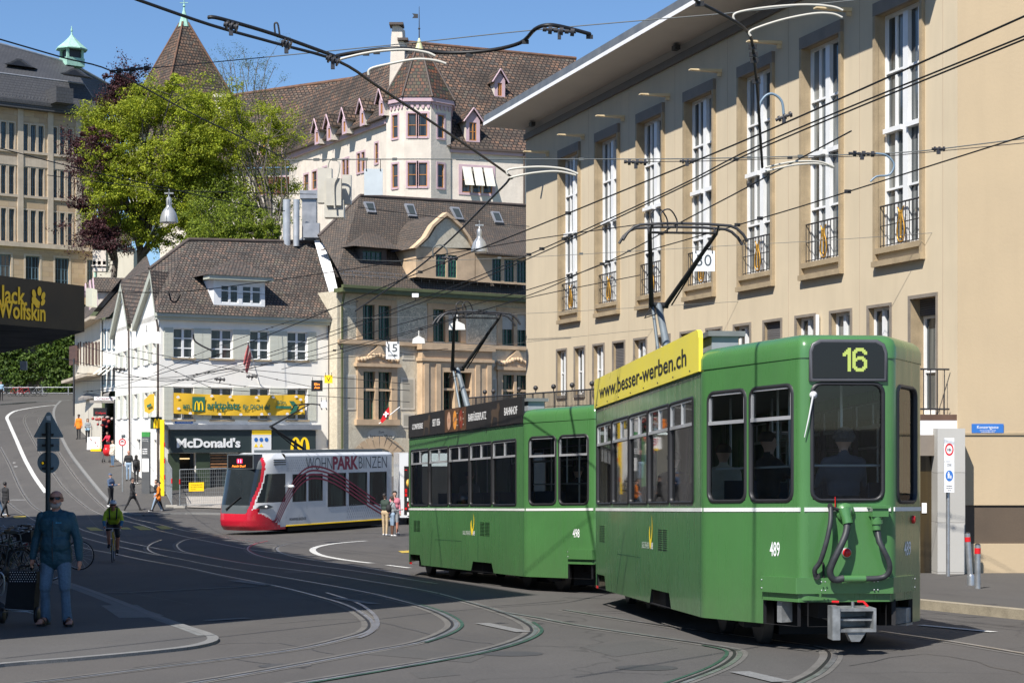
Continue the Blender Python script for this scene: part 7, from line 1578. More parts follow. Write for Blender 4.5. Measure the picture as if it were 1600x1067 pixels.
# stop column with green head
sc0 = onground(231, 100.5); SFc = Frame(tuple((sc0 - V(.35, 0, 0))[:2]), (1, 0), sc0.z); sp_ = thing('stop_column', sc0, 'tall grey tram stop column with green head panel beside the white wall', 'stop column'); Hc = (757 - 664) / FPX * 100.5 + .2
m = MB(); m.fbox(SFc, 0, .45, 0, Hc - .55, -.25, 0); m.build('column', mat('column_grey', (.10, .105, .11), .5, var=.1), sp_); m = MB(); m.fbox(SFc, 0, .45, Hc - .27, Hc, -.25, .0); m.build('green_head', mat('stop_green', (.05, .30, .07), .5), sp_); m = MB(); m.fbox(SFc, 0, .45, Hc - .55, Hc - .27, -.25, 0); m.build('name_panel', M_tgrey, sp_)
m = MB(); m.fbox(SFc, .04, .41, 1.3, 2.05, 0, .02); tp = m.build('timetable', M_letwhite, sp_)
for k, s_ in enumerate(('Barfüsserplatz', 'Richtung')): text(s_, SFc, .05, Hc - .42 - k * .1, .06, M_whitetxt, sp_, width=.32, d=.01, ext=0)
for k in range(3): m = MB(); m.fbox(SFc, .05, .32, 2.3 + k * .12, 2.36 + k * .12, 0, .01); m.build('info_line', M_whitetxt, sp_)
# round no-entry sign on a post
n0 = onground(191.5, 101.5) ; n0.z += .08; ns = thing('traffic_sign', n0, 'round red and white sign on a slim grey post on the hill pavement', 'sign'); Hn = (774 - 690) / FPX * 101.5; m = MB(); m.tube([n0, n0 + V(0, 0, Hn)], .035, 8); m.build('post', M_galv, ns)
SG = Frame(tuple((n0 + V(0, -.06, 0))[:2]), (1, 0), n0.z); disc(SG, 0, Hn - .25, .21, 0, M_signred, ns, 'red_ring'); disc(SG, 0, Hn - .25, .145, .004, M_signwhite, ns, 'white_disc'); m = MB(); m.fbox(SG, -.13, .13, Hn - .27, Hn - .235, .004, .008); m.build('red_bar', M_signred, ns); m = MB(); m.face([SG.p(x, Hn - .25 + y, .009) for x, y in ((-.08, .04), (.08, .04), (.05, .09), (-.05, .09))]); m.build('car_symbol', M_black, ns)
m = MB(); m.fbox(SG, -.05, .16, Hn, Hn + .17, -.03, 0); m.build('small_plate', M_tgrey, ns)
# traffic signs seen from behind in the foreground
YB = 27.0; bs = thing('sign_mast', onground(75, YB), 'mast with triangle, rectangle and round traffic signs seen from their grey backs', 'sign post'); BSF = Frame(tuple(P(75, 0, YB)[:2]), (1, 0), CZ)
M_back = mat('sign_back_teal', (.27, .34, .37), .5, metal=.2, var=.15, scale=4)
def bq(x, y): return BSF.u(x), BSF.v(x, y)
m = MB(); m.tube([onground(75.5, YB) + V(0, -.04, 0), P(75.5, 660, YB - .04)], .038, 10); m.build('pole', mat('mast_dark', (.035, .05, .055), .5, var=.2), bs)
tri = [(76, 643.5), (73, 644.5), (53, 681), (54, 683.5), (97.5, 683.5), (98.5, 681), (79, 645)]; m = MB(); m.prism([BSF.p(*bq(x, y), -.02) for x, y in tri], V(0, -.02, 0)); m.build('triangle_plate', M_back, bs)
m = MB(); m.prism([BSF.p(*bq(x, y), -.02) for x, y in ((58, 684.5), (92.5, 684.5), (92.5, 705), (58, 705))], V(0, -.02, 0)); m.build('rectangle_plate', M_back, bs)
m = MB(); cu_, cv_ = bq(75.3, 722.5); rr_ = BSF.u(92.3) - cu_; m.prism([BSF.p(cu_ + rr_ * math.cos(a), cv_ + rr_ * math.sin(a), -.02) for a in [R(k * 12) for k in range(30)]], V(0, -.02, 0)); m.build('round_plate', M_back, bs)
m = MB()
for y in (679, 695.5, 731.5): u, v = bq(75.5, y); m.fbox(BSF, u - .085, u + .085, v - .018, v + .018, .0, .045)
m.build('clamp', M_iron, bs); m = MB(); u, v = bq(75.5, 695); m.fbox(BSF, BSF.u(59), BSF.u(92), v - .012, v + .012, 0.0, .012); m.build('rail', M_galv, bs)
for pts, mt in ((((63, 722), (69, 719), (71.5, 724), (66, 728)), M_black), (((72, 650), (79, 649), (79.5, 657), (73, 656)), M_letwhite), (((65, 722.5), (67.5, 721), (69, 724), (66.5, 725.5)), M_mcyel)):
 m = MB(); m.face([BSF.p(*bq(x, y), .003 if mt != M_mcyel else .006) for x, y in pts]); m.build('sticker', mt, bs)
# A-board and stall goods, pushchair
ab = thing('a_board', onground(146, 122), 'white advertising board standing outside the creperie', 'sign board'); a0 = onground(146, 122) + V(0, 0, .08); m = MB(); m.prism([a0 + V(-.45, 0, .1), a0 + V(.4, 0, .1), a0 + V(.4, .15, .95), a0 + V(-.45, .15, .95)], V(0, .04, 0)); m.build('board', M_letwhite, ab); m = MB(); m.cbox(a0 + V(.2, -.1, .0), .7, .2, .15); m.build('yellow_crate', M_mcyel, ab); m = MB(); [m.ball(a0 + V(x, .05, z), .05, 5) for x, z in ((-.2, .8), (.1, .6), (.25, .35))]; m.build('red_dots', M_signred, ab)
for k, (px, py, Y, c, s) in enumerate(((152, 655, 123, (.35, .06, .06), .36), (158, 651, 122, (.6, .56, .5), .34), (163, 656, 121, (.38, .06, .05), .36), (168, 652, 121, (.5, .42, .4), .3), (160, 664, 120, (.33, .03, .03), .3))):
 m = MB(); p = P(px, py, Y); m.ball(p, s * .5, 7, sq=.6); m.ball(p + V(.3, 0, -.1), s * .35, 6); m.ball(p + V(-.3, 0, .05), s * .3, 6); o = m.build('flower_bunch', mat('stall_colour_%d' % k, c, .7, var=.4, scale=6)); tag(o, ('red goods at the left end of the creperie stall', 'pale goods heaped left of centre on the stall', 'red goods in the middle of the creperie stall', 'pale goods at the right end of the stall', 'small red goods lowest on the creperie stall')[k], 'stall goods', 'goods on the creperie stall')
pc = thing('pushchair', onground(168, 116), 'red pushchair in front of the woman on the hill pavement', 'pushchair'); p0 = onground(167, 116) + V(0, 0, .08); m = MB(); m.ball(p0 + V(0, 0, .72), .27, 8, sq=1.2); m.cbox(p0 + V(.03, 0, .95), .34, .3, .2); m.build('hood', M_signred, pc); m = MB(); [m.lathe(p0 + V(x, y, .12), [(.03, -.02), (.12, -.02), (.12, .02), (.03, .02)], 12, 0, axis=V(1, 0, 0)) for x, y in ((-.22, -.3), (.22, -.3), (-.22, .3), (.22, .3))]; m.tube([p0 + V(-.2, -.3, .12), p0 + V(-.2, .3, .9)], .02, 5); m.tube([p0 + V(.2, -.3, .12), p0 + V(.2, .3, .9)], .02, 5); m.build('frame', M_iron, pc)
# ================================================================ BICYCLES
def bicycle(loc, rz, label, col, group, lean=0, H=1.0, racing=False, steer=0, cat='bicycle', basket=False):
 fm = mat('bike_paint_%s' % '_'.join('%02d' % int(c * 99) for c in col), col, .35, var=.1, coat=.3)
 t = thing('bicycle', loc, label, cat, group, rz); Rl = .34
 def build(m, n, mt, par=t):
  rot = Matrix.Rotation(lean, 3, 'X'); m.v = [rot @ v for v in m.v]; o = m.build(n, mt, None, local=True); o.parent = par; return o
 for x in (-.52, .52):
  m = MB(); c_ = V(x, 0, Rl)
  def wpt(a, r, y=0): 
   p = V(r * math.cos(a), y, r * math.sin(a))
   return c_ + (Matrix.Rotation(steer, 3, 'Z') @ p if x > 0 else p)
  n = 28; m.grid([[wpt(2 * math.pi * k / n, Rl + .016 * math.cos(b_), .016 * math.sin(b_)) for b_ in [j * math.pi / 3 for j in range(6)]] for k in range(n + 1)], 0, True, True); w = build(m, 'wheel', M_rubber)
  m = MB(); m.grid([[wpt(2 * math.pi * k / n, Rl - .025, y) for k in range(n + 1)] for y in (-.011, .011)], 0, True); m.grid([[wpt(2 * math.pi * k / n, Rl - .012, y) for k in range(n + 1)] for y in (.011, -.011)], 0, True)
  for k in range(16): m.tube([wpt(0, .0, .0), wpt(2 * math.pi * k / 16, Rl - .02)], .0022, 3, cap=False)
  m.tube([wpt(0, 0, -.03), wpt(0, 0, .03)], .018, 6); build(m, 'rim', M_alu, w)
 bb, st, hd, hb = V(-.08, 0, .30), V(-.24, 0, .82), V(.36, 0, .84), V(.40, 0, .66); rr = V(-.52, 0, Rl); fr_ = V(.52, 0, Rl)
 m = MB(); m.tube([bb, st], .016, 6); m.tube([st + V(.02, 0, -.06), hd], .015, 6); m.tube([bb, hb], .018, 6); m.tube([hd + V(-.01, 0, .03), hb], .019, 6)
 for y in (-.05, .05): m.tube([bb, rr + V(0, y, 0)], .010, 5); m.tube([st, rr + V(0, y, 0)], .009, 5); m.tube([hb, fr_ + Matrix.Rotation(steer, 3, 'Z') @ V(0, y, 0)], .012, 5)
 build(m, 'frame', fm)
 m = MB(); m.tube([st, st + V(-.03, 0, .16)], .013, 6); m.build; m.prism([st + V(-.17, -.07, .16), st + V(-.17, .07, .16), st + V(.1, .02, .18), st + V(.1, -.02, .18)], V(0, 0, .05)); build(m, 'saddle', M_rubber)
 m = MB(); ht = hd + V(-.02, 0, .12); m.tube([hd, ht], .014, 6)
 if racing:
  for s in (-1, 1): m.tube([ht, ht + V(.03, s * .2, 0), ht + V(.12, s * .21, -.01), ht + V(.16, s * .21, -.07), ht + V(.1, s * .21, -.14)], .012, 6)
 else:
  for s in (-1, 1): m.tube([ht, ht + V(.0, s * .12, .04), ht + V(-.12, s * .28, .05)], .012, 6)
 build(m, 'handlebar', M_alu)
 m = MB(); m.lathe(bb + V(0, .05, 0), [(.02, -.004), (.095, -.004), (.095, .004), (.02, .004)], 14, 0, axis=V(0, 1, 0)); m.tube([bb + V(0, .06, 0), bb + V(.12, .07, -.12)], .009, 5); m.tube([bb + V(0, -.06, 0), bb + V(-.12, -.07, .12)], .009, 5)
 for s, q in ((1, V(.12, .1, -.12)), (-1, V(-.12, -.1, .12))): m.cbox(bb + q, .09, .07, .02)
 build(m, 'crank', M_iron)
 if not racing:
  m = MB()
  for x in (-.52,): n = 12; m.grid([[V(x + (Rl + .04) * math.cos(a), y, Rl + (Rl + .04) * math.sin(a)) for a in [R(20 + 150 * k / n) for k in range(n + 1)]] for y in (-.025, .025)], 0, True); m.tube([st + V(-.05, 0, -.1), V(-.82, 0, .74)], .008, 4); m.fbox(Frame((-.85, -.06), (1, 0), .72), 0, .45, 0, .015, -.12, 0)
  m.cbox(V(-.89, 0, .6), .03, .06, .06); build(m, 'rack_and_mudguard', M_iron)
 if basket:
  m = MB(); m.cbox(V(.58, 0, .80), .26, .34, .22); build(m, 'basket', M_iron)
 return t
rb = random.Random(21); cols = [(.03, .03, .035), (.10, .11, .12), (.02, .05, .10), (.25, .02, .02), (.04, .08, .05), (.16, .16, .17)]
colname = ['black', 'grey', 'dark blue', 'dark red', 'dark green', 'silver']
pile = [(2, 880, 33.5), (20, 878, 34.2), (38, 874, 35), (56, 868, 36), (8, 868, 37.2), (26, 862, 38.4), (46, 858, 39.5), (12, 856, 41), (32, 850, 42.2), (54, 846, 43.5), (-12, 872, 35), (0, 850, 44.5), (22, 845, 46), (44, 842, 48)]
spots = ['nearest the frame edge, front row', 'in the front row left of the suitcase man', 'in the front row behind the suitcase', 'right against the man in the blue jacket', 'second row, far left', 'second row, centre', 'second row, behind the man', 'third row, left', 'third row, centre', 'third row, right', 'cut by the left frame edge', 'back row, left', 'back row, centre', 'back row, right']
for k, (px, _, Y) in enumerate(pile):
 X = (px - 800) / FPX * Y; bicycle((X, Y, G(Y) + .05), R(72 + rb.uniform(-16, 16)) + (math.pi if k % 3 == 0 else 0), 'parked %s bicycle, %s' % (colname[k % 6], spots[k]), cols[k % 6], 'bicycles crowded in the shade behind the suitcase man', lean=rb.uniform(-.12, .12), steer=rb.uniform(-.5, .5), basket=k % 4 == 1)
Yb = 43; bicycle(((90 - 800) / FPX * Yb, Yb, G(Yb) + .05), R(4), 'dark bicycle with its front wheel showing right of the suitcase man', (.04, .05, .04), None, lean=.05, basket=False)
for k, (px, Y, c, nm) in enumerate(((25, 167, (.62, .02, .03), 'bright red hire bicycle at the railing, left one'), (38, 166.6, (.62, .02, .03), 'bright red hire bicycle at the railing, right one'), (12, 168, (.05, .06, .06), 'dark bicycle at the railing left of the red ones'), (50, 167.5, (.08, .08, .09), 'dark bicycle at the railing right of the red ones'), (60, 167.2, (.35, .36, .38), 'silver bicycle at the railing, farthest right'))):
 X = (px - 800) / FPX * Y; bicycle((X, Y, G(Y) + .12), R(rb.uniform(-8, 8)), nm, c, 'bicycles along the hill railing', lean=.08)
# chrome trolley frame at the very left edge
ch_ = thing('handcart', P(-6, 985, 24.6), 'chrome tube handle and dark wheel of a cart at the left frame edge', 'cart'); m = MB(); Yc = 24.4; m.tube([tuple(q) for q in catmull([tuple(P(x, y, Yc)) for x, y in ((-30, 893), (-4, 893), (4, 897), (6.5, 905), (6.5, 915), (5.5, 924), (0, 930), (-12, 931))], 3)], .012, 8); m.build('handle', M_alu, ch_); m = MB(); m.lathe(P(-7, 957, Yc), [(.05, -.03), (.17, -.03), (.17, .03), (.05, .03)], 18, 0, axis=V(0, -1, 0)); m.tube([P(-14, 930, Yc), P(-8, 957, Yc)], .012, 5); m.build('wheel', M_rubber, ch_)
# ================================================================ PEOPLE
def cloth(name, col, rough=.8, b=.012, sc=9): return mat(name, col, rough, var=.18, scale=5, bmp=b, bscale=sc)
M_skin = mat('skin', (.50, .30, .22), .55, var=.06, scale=6); M_skin2 = mat('skin_ruddy', (.46, .22, .155), .5, var=.14, scale=9, bmp=.001, bscale=60); M_skind = mat('skin_dark', (.12, .06, .04), .55, var=.06)
class Body:
 def __init__(s): s.pr = []
 def cap(s, a, b, ra, rb, lab, fl=1.0): s.pr.append((Vector(a), Vector(b), ra, rb, lab, fl))
 def mesh(s, voxel):
  mb = MB()
  for a, b, ra, rb, lab, fl in s.pr:
   ax = b - a; L = ax.length
   if L < 1e-4: ax = V(0, 0, 1); L = 1e-4
   ax.normalize(); n = 12; prof = []
   for k in range(5): t = -math.pi / 2 + math.pi / 2 * k / 4; prof.append((ra * math.cos(t), ra * math.sin(t)))
   for k in range(5): t = math.pi / 2 * k / 4; prof.append((rb * math.cos(t), L + rb * math.sin(t)))
   i0 = len(mb.v); mb.lathe(a, prof, n, 0, axis=ax)
   if fl != 1:
    for i in range(i0, len(mb.v)): q = mb.v[i]; t = max(0, min(1, (q - a).dot(ax) / L)); c = a + ax * (L * t); mb.v[i] = V(q.x, c.y + (q.y - c.y) * fl, q.z)
  me = bpy.data.meshes.new('tmp'); me.from_pydata([tuple(v) for v in mb.v], [], mb.f); o = bpy.data.objects.new('tmp', me); COL.objects.link(o)
  rm = o.modifiers.new('r', 'REMESH'); rm.mode = 'VOXEL'; rm.voxel_size = voxel; sm = o.modifiers.new('s', 'SMOOTH'); sm.factor = .5; sm.iterations = 3
  dg = bpy.context.evaluated_depsgraph_get(); out = bpy.data.meshes.new_from_object(o.evaluated_get(dg)); bpy.data.objects.remove(o); bpy.data.meshes.remove(me)
  return out
 def labels(s, me):
  n = len(me.polygons); c = np.zeros(n * 3); me.polygons.foreach_get('center', c); c = c.reshape(-1, 3); best = np.full(n, 9.); lab = np.zeros(n, int); names = []
  for a, b, ra, rb, l, fl in s.pr:
   if l not in names: names.append(l)
   A = np.array(a); B = np.array(b); d = B - A; LL = max(1e-8, d @ d); t = np.clip(((c - A) @ d) / LL, 0, 1); q = c - (A + t[:, None] * d)
   if fl != 1: q = q * np.array([1, 1 / fl, 1])
   ds = np.linalg.norm(q, axis=1) - (ra + (rb - ra) * t); w = ds < best; best[w] = ds[w]; lab[w] = names.index(l)
  return names, lab
def rotx(v, a): c, s_ = math.cos(a), math.sin(a); return V(v.x, v.y * c - v.z * s_, v.y * s_ + v.z * c)
def person(loc, rz, label, mats, H=1.75, legs=((0, 0), (0, 0)), arms=((0, .1, .15), (0, .1, .15)), lean=0, voxel=.026, build=1.0, head_turn=0, hair='short', group=None, joints=None, coat=False, extra=None, head_tilt=0, bag=None, feet=True, cat='person'):
 """faces local -y; legs: (thigh forward, knee bend) rad for +x side then -x side; arms: (forward, outward, elbow)"""
 B = Body(); k = H / 1.75; g = build; J = {}
 hipz = .90; J['pel'] = V(0, 0, hipz + .05); up = rotx(V(0, 0, 1), lean)
 J['chest'] = J['pel'] + up * .36; J['neck'] = J['pel'] + up * .54; J['head'] = J['neck'] + rotx(V(0, 0, 1), lean * .4 + head_tilt) * .142
 for i, s in ((0, 1), (1, -1)):
  th, kn = legs[i]; h_ = V(s * .095, 0, hipz); kp = h_ + rotx(V(0, 0, -.42), -th); ap = kp + rotx(V(0, 0, -.41), -(th - kn)); J['hip%d' % i], J['kne%d' % i], J['ank%d' % i] = h_, kp, ap
  J['toe%d' % i] = ap + rotx(V(s * .03, -.17, -.055), -(th - kn) * .6)
  fw, ow, el_ = arms[i]; sh_ = J['chest'] + V(s * .175 * (1 + (g - 1) * .6), 0, .10); v_ = rotx(V(s * math.sin(ow), 0, -math.cos(ow)), -fw); e_ = sh_ + v_ * .29
  w_ = e_ + rotx(V(s * math.sin(ow) * .5, 0, -1), -(fw + el_)).normalized() * .25; J['sho%d' % i], J['elb%d' % i], J['wri%d' % i] = sh_, e_, w_; J['hnd%d' % i] = w_ + (w_ - e_).normalized() * .09
 if joints: J.update({a: Vector(b) for a, b in joints.items()})
 top, bot, shoe = 'top', 'bottom', 'shoe'
 B.cap(J['pel'] + V(-.07, 0, 0), J['pel'] + V(.07, 0, 0), .125 * g, .125 * g, 'hips', .85); mid = J['pel'].lerp(J['chest'], .5)
 B.cap(mid + V(-.05, 0, 0), mid + V(.05, 0, 0), .125 * g, .125 * g, top, .85); B.cap(J['chest'] + V(-.085, 0, .0), J['chest'] + V(.085, 0, .0), .135 * g, .135 * g, top, .8); B.cap(J['chest'] + V(-.11, 0, .10), J['chest'] + V(.11, 0, .10), .085, .085, top, .85)
 if coat: B.cap(J['pel'] + V(-.06, 0, -.12), J['pel'] + V(.06, 0, -.12), .15 * g, .15 * g, top, .85); B.cap(J['pel'] + V(-.06, 0, .02), J['pel'] + V(.06, 0, .02), .14 * g, .14 * g, top, .85)
 B.cap(J['chest'].lerp(J['neck'], .7), J['neck'] + V(0, .012, .015), .07, .058, top); B.cap(J['chest'].lerp(J['neck'], .6), J['neck'] + (J['head'] - J['neck']) * .5, .06, .052, 'skin')
 hd = J['head']; R_ = Matrix.Rotation(head_turn, 3, 'Z')
 B.cap(hd + R_ @ V(0, .012, .03), hd + R_ @ V(0, -.005, .035), .087, .085, 'skin'); B.cap(hd + R_ @ V(0, -.02, -.03), hd + R_ @ V(0, -.035, -.065), .068, .045, 'skin'); B.cap(hd + R_ @ V(0, -.085, .01), hd + R_ @ V(0, -.108, -.022), .011, .016, 'skin')
 for s in (1, -1): B.cap(hd + R_ @ V(s * .082, .005, .015), hd + R_ @ V(s * .085, .005, -.02), .014, .011, 'skin')
 for i, s in ((0, 1), (1, -1)):
  B.cap(J['hip%d' % i], J['kne%d' % i], .088 * g, .060 * g, bot); B.cap(J['kne%d' % i], J['ank%d' % i], .062, .046 if mats.get('wide') is None else .065, 'shin')
  B.cap(J['sho%d' % i], J['elb%d' % i], .058 * g, .046 * g, 'sleeve'); B.cap(J['elb%d' % i], J['wri%d' % i], .045 * g, .034 * g, 'forearm')
  w_, h_ = J['wri%d' % i], J['hnd%d' % i]; dv = (h_ - w_).normalized(); B.cap(w_, h_ - dv * .02, .026, .030, 'hand')
  lat = dv.cross(V(0, 1, 0)); lat = lat.normalized() if lat.length > .1 else V(1, 0, 0); fwd = lat.cross(dv)
  for q, (off, ln) in enumerate(((-.03, .055), (-.01, .068), (.01, .064), (.03, .048))):
   a_ = h_ - dv * .01 + fwd * off * .8; c_ = a_ + dv * ln * .55 + lat * (.008 * s); e_ = c_ + (dv * .7 - lat * s * .7).normalized() * ln * .5; B.cap(a_, c_, .0105, .0095, 'hand'); B.cap(c_, e_, .0095, .0085, 'hand')
  a_ = w_.lerp(h_, .45) - fwd * .02; B.cap(a_, a_ - fwd * .03 + dv * .03, .013, .011, 'hand'); B.cap(a_ - fwd * .03 + dv * .03, a_ - fwd * .032 + dv * .06, .011, .0095, 'hand')
  if feet: B.cap(J['ank%d' % i] + V(0, .03, -.04), J['toe%d' % i], .042, .038, shoe); B.cap(J['ank%d' % i], J['ank%d' % i] + V(0, .02, -.05), .045, .04, shoe)
 if extra: extra(B, J)
 me = B.mesh(voxel); names, lab = B.labels(me)
 co = np.zeros(len(me.vertices) * 3); me.vertices.foreach_get('co', co); co = co.reshape(-1, 3); z0 = co[:, 2].min() if feet and not joints else 0
 co[:, 2] -= z0; co *= k; me.vertices.foreach_set('co', co.ravel()); me.name = 'body'
 D = dict(hips=mats['bottom'], top=mats['top'], sleeve=mats['top'], forearm=mats['top'], bottom=mats['bottom'], shin=mats['bottom'], shoe=mats.get('shoe', M_black), skin=mats.get('skin', M_skin), hand=mats.get('skin', M_skin)); D.update(mats); 
 for n_ in names: me.materials.append(D.get(n_, mats['top']))
 me.polygons.foreach_set('material_index', lab); me.polygons.foreach_set('use_smooth', [True] * len(lab))
 t = thing('person', loc, label, cat, group, rz); o = bpy.data.objects.new('body', me); COL.objects.link(o); o.parent = t
 def part(m, n, mt): 
  m.v = [(v - V(0, 0, z0)) * k for v in m.v]; q = m.build(n, mt, None, local=True); q.parent = t; return q
 hm = mats.get('hair', mat('hair_brown', (.045, .028, .018), .7, var=.3, scale=20))
 if hair != 'bald':
  m = MB(); c = hd + R_ @ V(0, .018, .048); rows = []
  lo = {'short': -.02, 'long': -.17, 'cap': .02, 'curly': -.04}[hair]
  for a in range(9):
   th = math.pi * .5 * a / 6.2; row = []
   for b in range(16):
    ph = 2 * math.pi * b / 16; r_ = .100 * math.sin(min(th, math.pi / 2)) * (1 + .04 * math.sin(b * 2.7 + a * 1.9)); z = .10 * math.cos(th) if th < math.pi / 2 else 0
    p_ = V(r_ * math.cos(ph), r_ * math.sin(ph) * 1.08, z)
    if a > 6: p_.z = lo * (a - 6) / 2; 
    if a > 5 and p_.y < -.02 and hair != 'cap': p_.z = max(p_.z, .035); p_.y *= .93
    row.append(c + R_ @ p_)
   rows.append(row)
  m.grid(rows, 0, True, True)
  if hair == 'curly':
   rc = random.Random(2); [m.ball(c + Vector((rc.gauss(0, 1), rc.gauss(0, 1) + .3, abs(rc.gauss(0, 1)))).normalized() * .10, rc.uniform(.022, .036), 5) for _ in range(70)]
  if hair == 'cap': m.prism([c + R_ @ V(x, y, .02) for x, y in ((-.07, -.07), (.07, -.07), (.05, -.17), (-.05, -.17))], V(0, 0, .012))
  part(m, 'hair' if hair != 'cap' else 'cap', hm)
 if voxel < .03:
  m = MB(); [m.ball(hd + R_ @ V(s * .033, -.083, .022), .0085, 6) for s in (-1, 1)]; part(m, 'eyes', M_black); m = MB(); m.tube([hd + R_ @ V(-.022, -.086, -.047), hd + R_ @ V(.022, -.086, -.047)], .005, 4); part(m, 'mouth', mat('lips', (.30, .10, .08), .6, var=0))
 if bag:
  m = MB(); c = J['chest'] + V(0, .17, -.08); m.ball(c, .15, 8, sq=1.25); m.tube([J['chest'] + V(-.1, -.1, .12), J['chest'] + V(-.12, 0, .2), c + V(-.08, 0, .1)], .018, 5); m.tube([J['chest'] + V(.1, -.1, .12), J['chest'] + V(.12, 0, .2), c + V(.08, 0, .1)], .018, 5); part(m, 'backpack', bag)
 return t, J, part, k
C_black = cloth('cloth_black', (.018, .018, .02)); C_jeans = cloth('jeans_blue', (.10, .17, .27)); C_ljeans = cloth('jeans_light', (.25, .34, .45)); C_navy = cloth('cloth_navy', (.07, .11, .19)); C_orange = cloth('cloth_orange', (.80, .20, .01)); C_cream = cloth('cloth_cream', (.55, .50, .42)); C_grey = cloth('cloth_grey', (.25, .27, .29)); C_beige = cloth('cloth_beige', (.50, .38, .24)); C_dgreen = cloth('cloth_dark_green', (.03, .05, .04)); C_pink = cloth('cloth_pink', (.65, .22, .28)); C_white = cloth('shoe_white', (.7, .7, .7)); C_ltblue = cloth('cloth_light_blue', (.30, .45, .58)); C_brown = cloth('shoe_brown', (.20, .10, .04)); C_red = cloth('cloth_red', (.55, .02, .05))
H_black = mat('hair_black', (.012, .010, .009), .6, var=.2); H_grey = mat('hair_grey', (.30, .28, .26), .7, var=.2)
# --- the man with the trolley
C_teal = mat('jacket_teal_blue', (.015, .068, .098), .6, var=.25, scale=4, bmp=.05, bscale=5); C_denim = mat('worn_denim', (.11, .175, .25), .85, var=.5, scale=3.5, bmp=.022, bscale=7, fine=.25)
ml_ = gp(91, 981); mY = ml_[1]; mloc = V((88 - 800) / FPX * mY, mY, G(mY) + .05)
def man_extra(B, J):
 B.cap(J['pel'] + V(0, 0, -.05), J['chest'], .165, .155, 'top', .88); B.cap(J['pel'] + V(-.045, 0, -.02), J['chest'] + V(-.07, 0, .02), .135, .12, 'top', .9); B.cap(J['pel'] + V(.045, 0, -.02), J['chest'] + V(.07, 0, .02), .135, .12, 'top', .9)
 for i in (0, 1): B.cap(J['sho%d' % i] + V(0, 0, -.03), J['elb%d' % i], .064, .060, 'sleeve'); B.cap(J['neck'] + V(0, .01, -.03), J['sho%d' % i] + V(0, .005, .0), .062, .058, 'top'); B.cap(J['elb%d' % i], J['wri%d' % i].lerp(J['elb%d' % i], .1), .064, .05, 'forearm'); B.cap(J['hip%d' % i], J['kne%d' % i], .105, .076, 'bottom')
 B.cap(J['pel'] + V(-.07, 0, -.085), J['pel'] + V(.07, 0, -.085), .148, .148, 'top', .86); B.cap(J['pel'] + V(-.055, -.03, .10), J['pel'] + V(.055, -.03, .10), .150, .150, 'top', .9)
 for i, s in ((0, 1), (1, -1)): k_, a_ = J['kne%d' % i], J['ank%d' % i]; B.cap(k_.lerp(a_, .8), a_ + V(0, .01, -.02), .062, .072, 'shin')
 B.cap(J['neck'] + V(-.05, .03, -.04), J['neck'] + V(.05, .03, -.04), .05, .05, 'top'); B.cap(J['neck'] + V(-.07, -.01, -.06), J['neck'] + V(-.02, -.06, -.09), .035, .03, 'top'); B.cap(J['neck'] + V(.07, -.01, -.06), J['neck'] + V(.02, -.06, -.09), .035, .03, 'top')
 hd = J['head']; B.cap(hd + V(-.028, -.052, -.075), hd + V(.028, -.052, -.075), .036, .036, 'beard'); B.cap(hd + V(-.055, -.02, -.05), hd + V(-.03, -.045, -.075), .026, .03, 'beard'); B.cap(hd + V(.055, -.02, -.05), hd + V(.03, -.045, -.075), .026, .03, 'beard')
 for i in (0, 1):
  a = J['ank%d' % i]; t = J['toe%d' % i]
  for q in range(5): o = V((q - 2) * .017 * (1 if i == 0 else 1), -.035, -.012); B.cap(t + o, t + o + V(0, -.025, -.006), .012, .010, 'skin')
JM = dict(hip0=(.1, 0, .88), kne0=(.135, -.05, .49), ank0=(.145, .0, .095), toe0=(.235, -.13, .045), hip1=(-.1, 0, .88), kne1=(-.135, -.04, .48), ank1=(-.155, .03, .095), toe1=(-.165, -.15, .045), sho0=(.20, 0, 1.41), elb0=(.285, .02, 1.11), wri0=(.325, -.03, .855), hnd0=(.33, -.05, .765), sho1=(-.20, 0, 1.41), elb1=(-.285, .05, 1.12), wri1=(-.325, .01, .87), hnd1=(-.33, .0, .785))
mt_, mJ, mpart, mk = person(mloc, R(-6), 'bald man in sunglasses and teal jacket pulling a black shopping trolley in the shade', dict(top=C_teal, hips=C_teal, bottom=C_denim, shoe=M_skin2, skin=M_skin2, beard=mat('beard_grey', (.34, .30, .27), .85, var=.25, scale=40, bmp=.003, bscale=150), wide=1), H=1.71, joints=JM, voxel=.0085, build=1.14, hair='bald', extra=man_extra, head_turn=R(8))
hd = mJ['head']; RR = Matrix.Rotation(R(8), 3, 'Z')
m = MB()
for s in (-1, 1): m.prism([hd + RR @ V(s * x, y, z) for x, y, z in ((.008, -.098, .038), (.066, -.086, .040), (.070, -.078, .018), (.055, -.090, .002), (.020, -.098, .004), (.010, -.1, .018))], RR @ V(0, -.006, 0)); m.tube([hd + RR @ V(s * .068, -.082, .03), hd + RR @ V(s * .091, -.02, .028), hd + RR @ V(s * .09, .02, .02)], .004, 5)
m.tube([hd + RR @ V(-.01, -.102, .032), hd + RR @ V(.01, -.102, .032)], .004, 5); mpart(m, 'sunglasses', mat('sunglass_lens', (.008, .008, .008), .12, var=0))
m = MB(); pl = [mJ['neck'] + V(0, -.095, -.10), mJ['chest'] + V(0, -.132, .04), mJ['chest'] + V(0, -.142, -.08), mJ['pel'] + V(0, -.160, .14), mJ['pel'] + V(0, -.150, .0), mJ['pel'] + V(0, -.128, -.12)]; m.tube(pl, .006, 5); mpart(m, 'zip', M_iron)
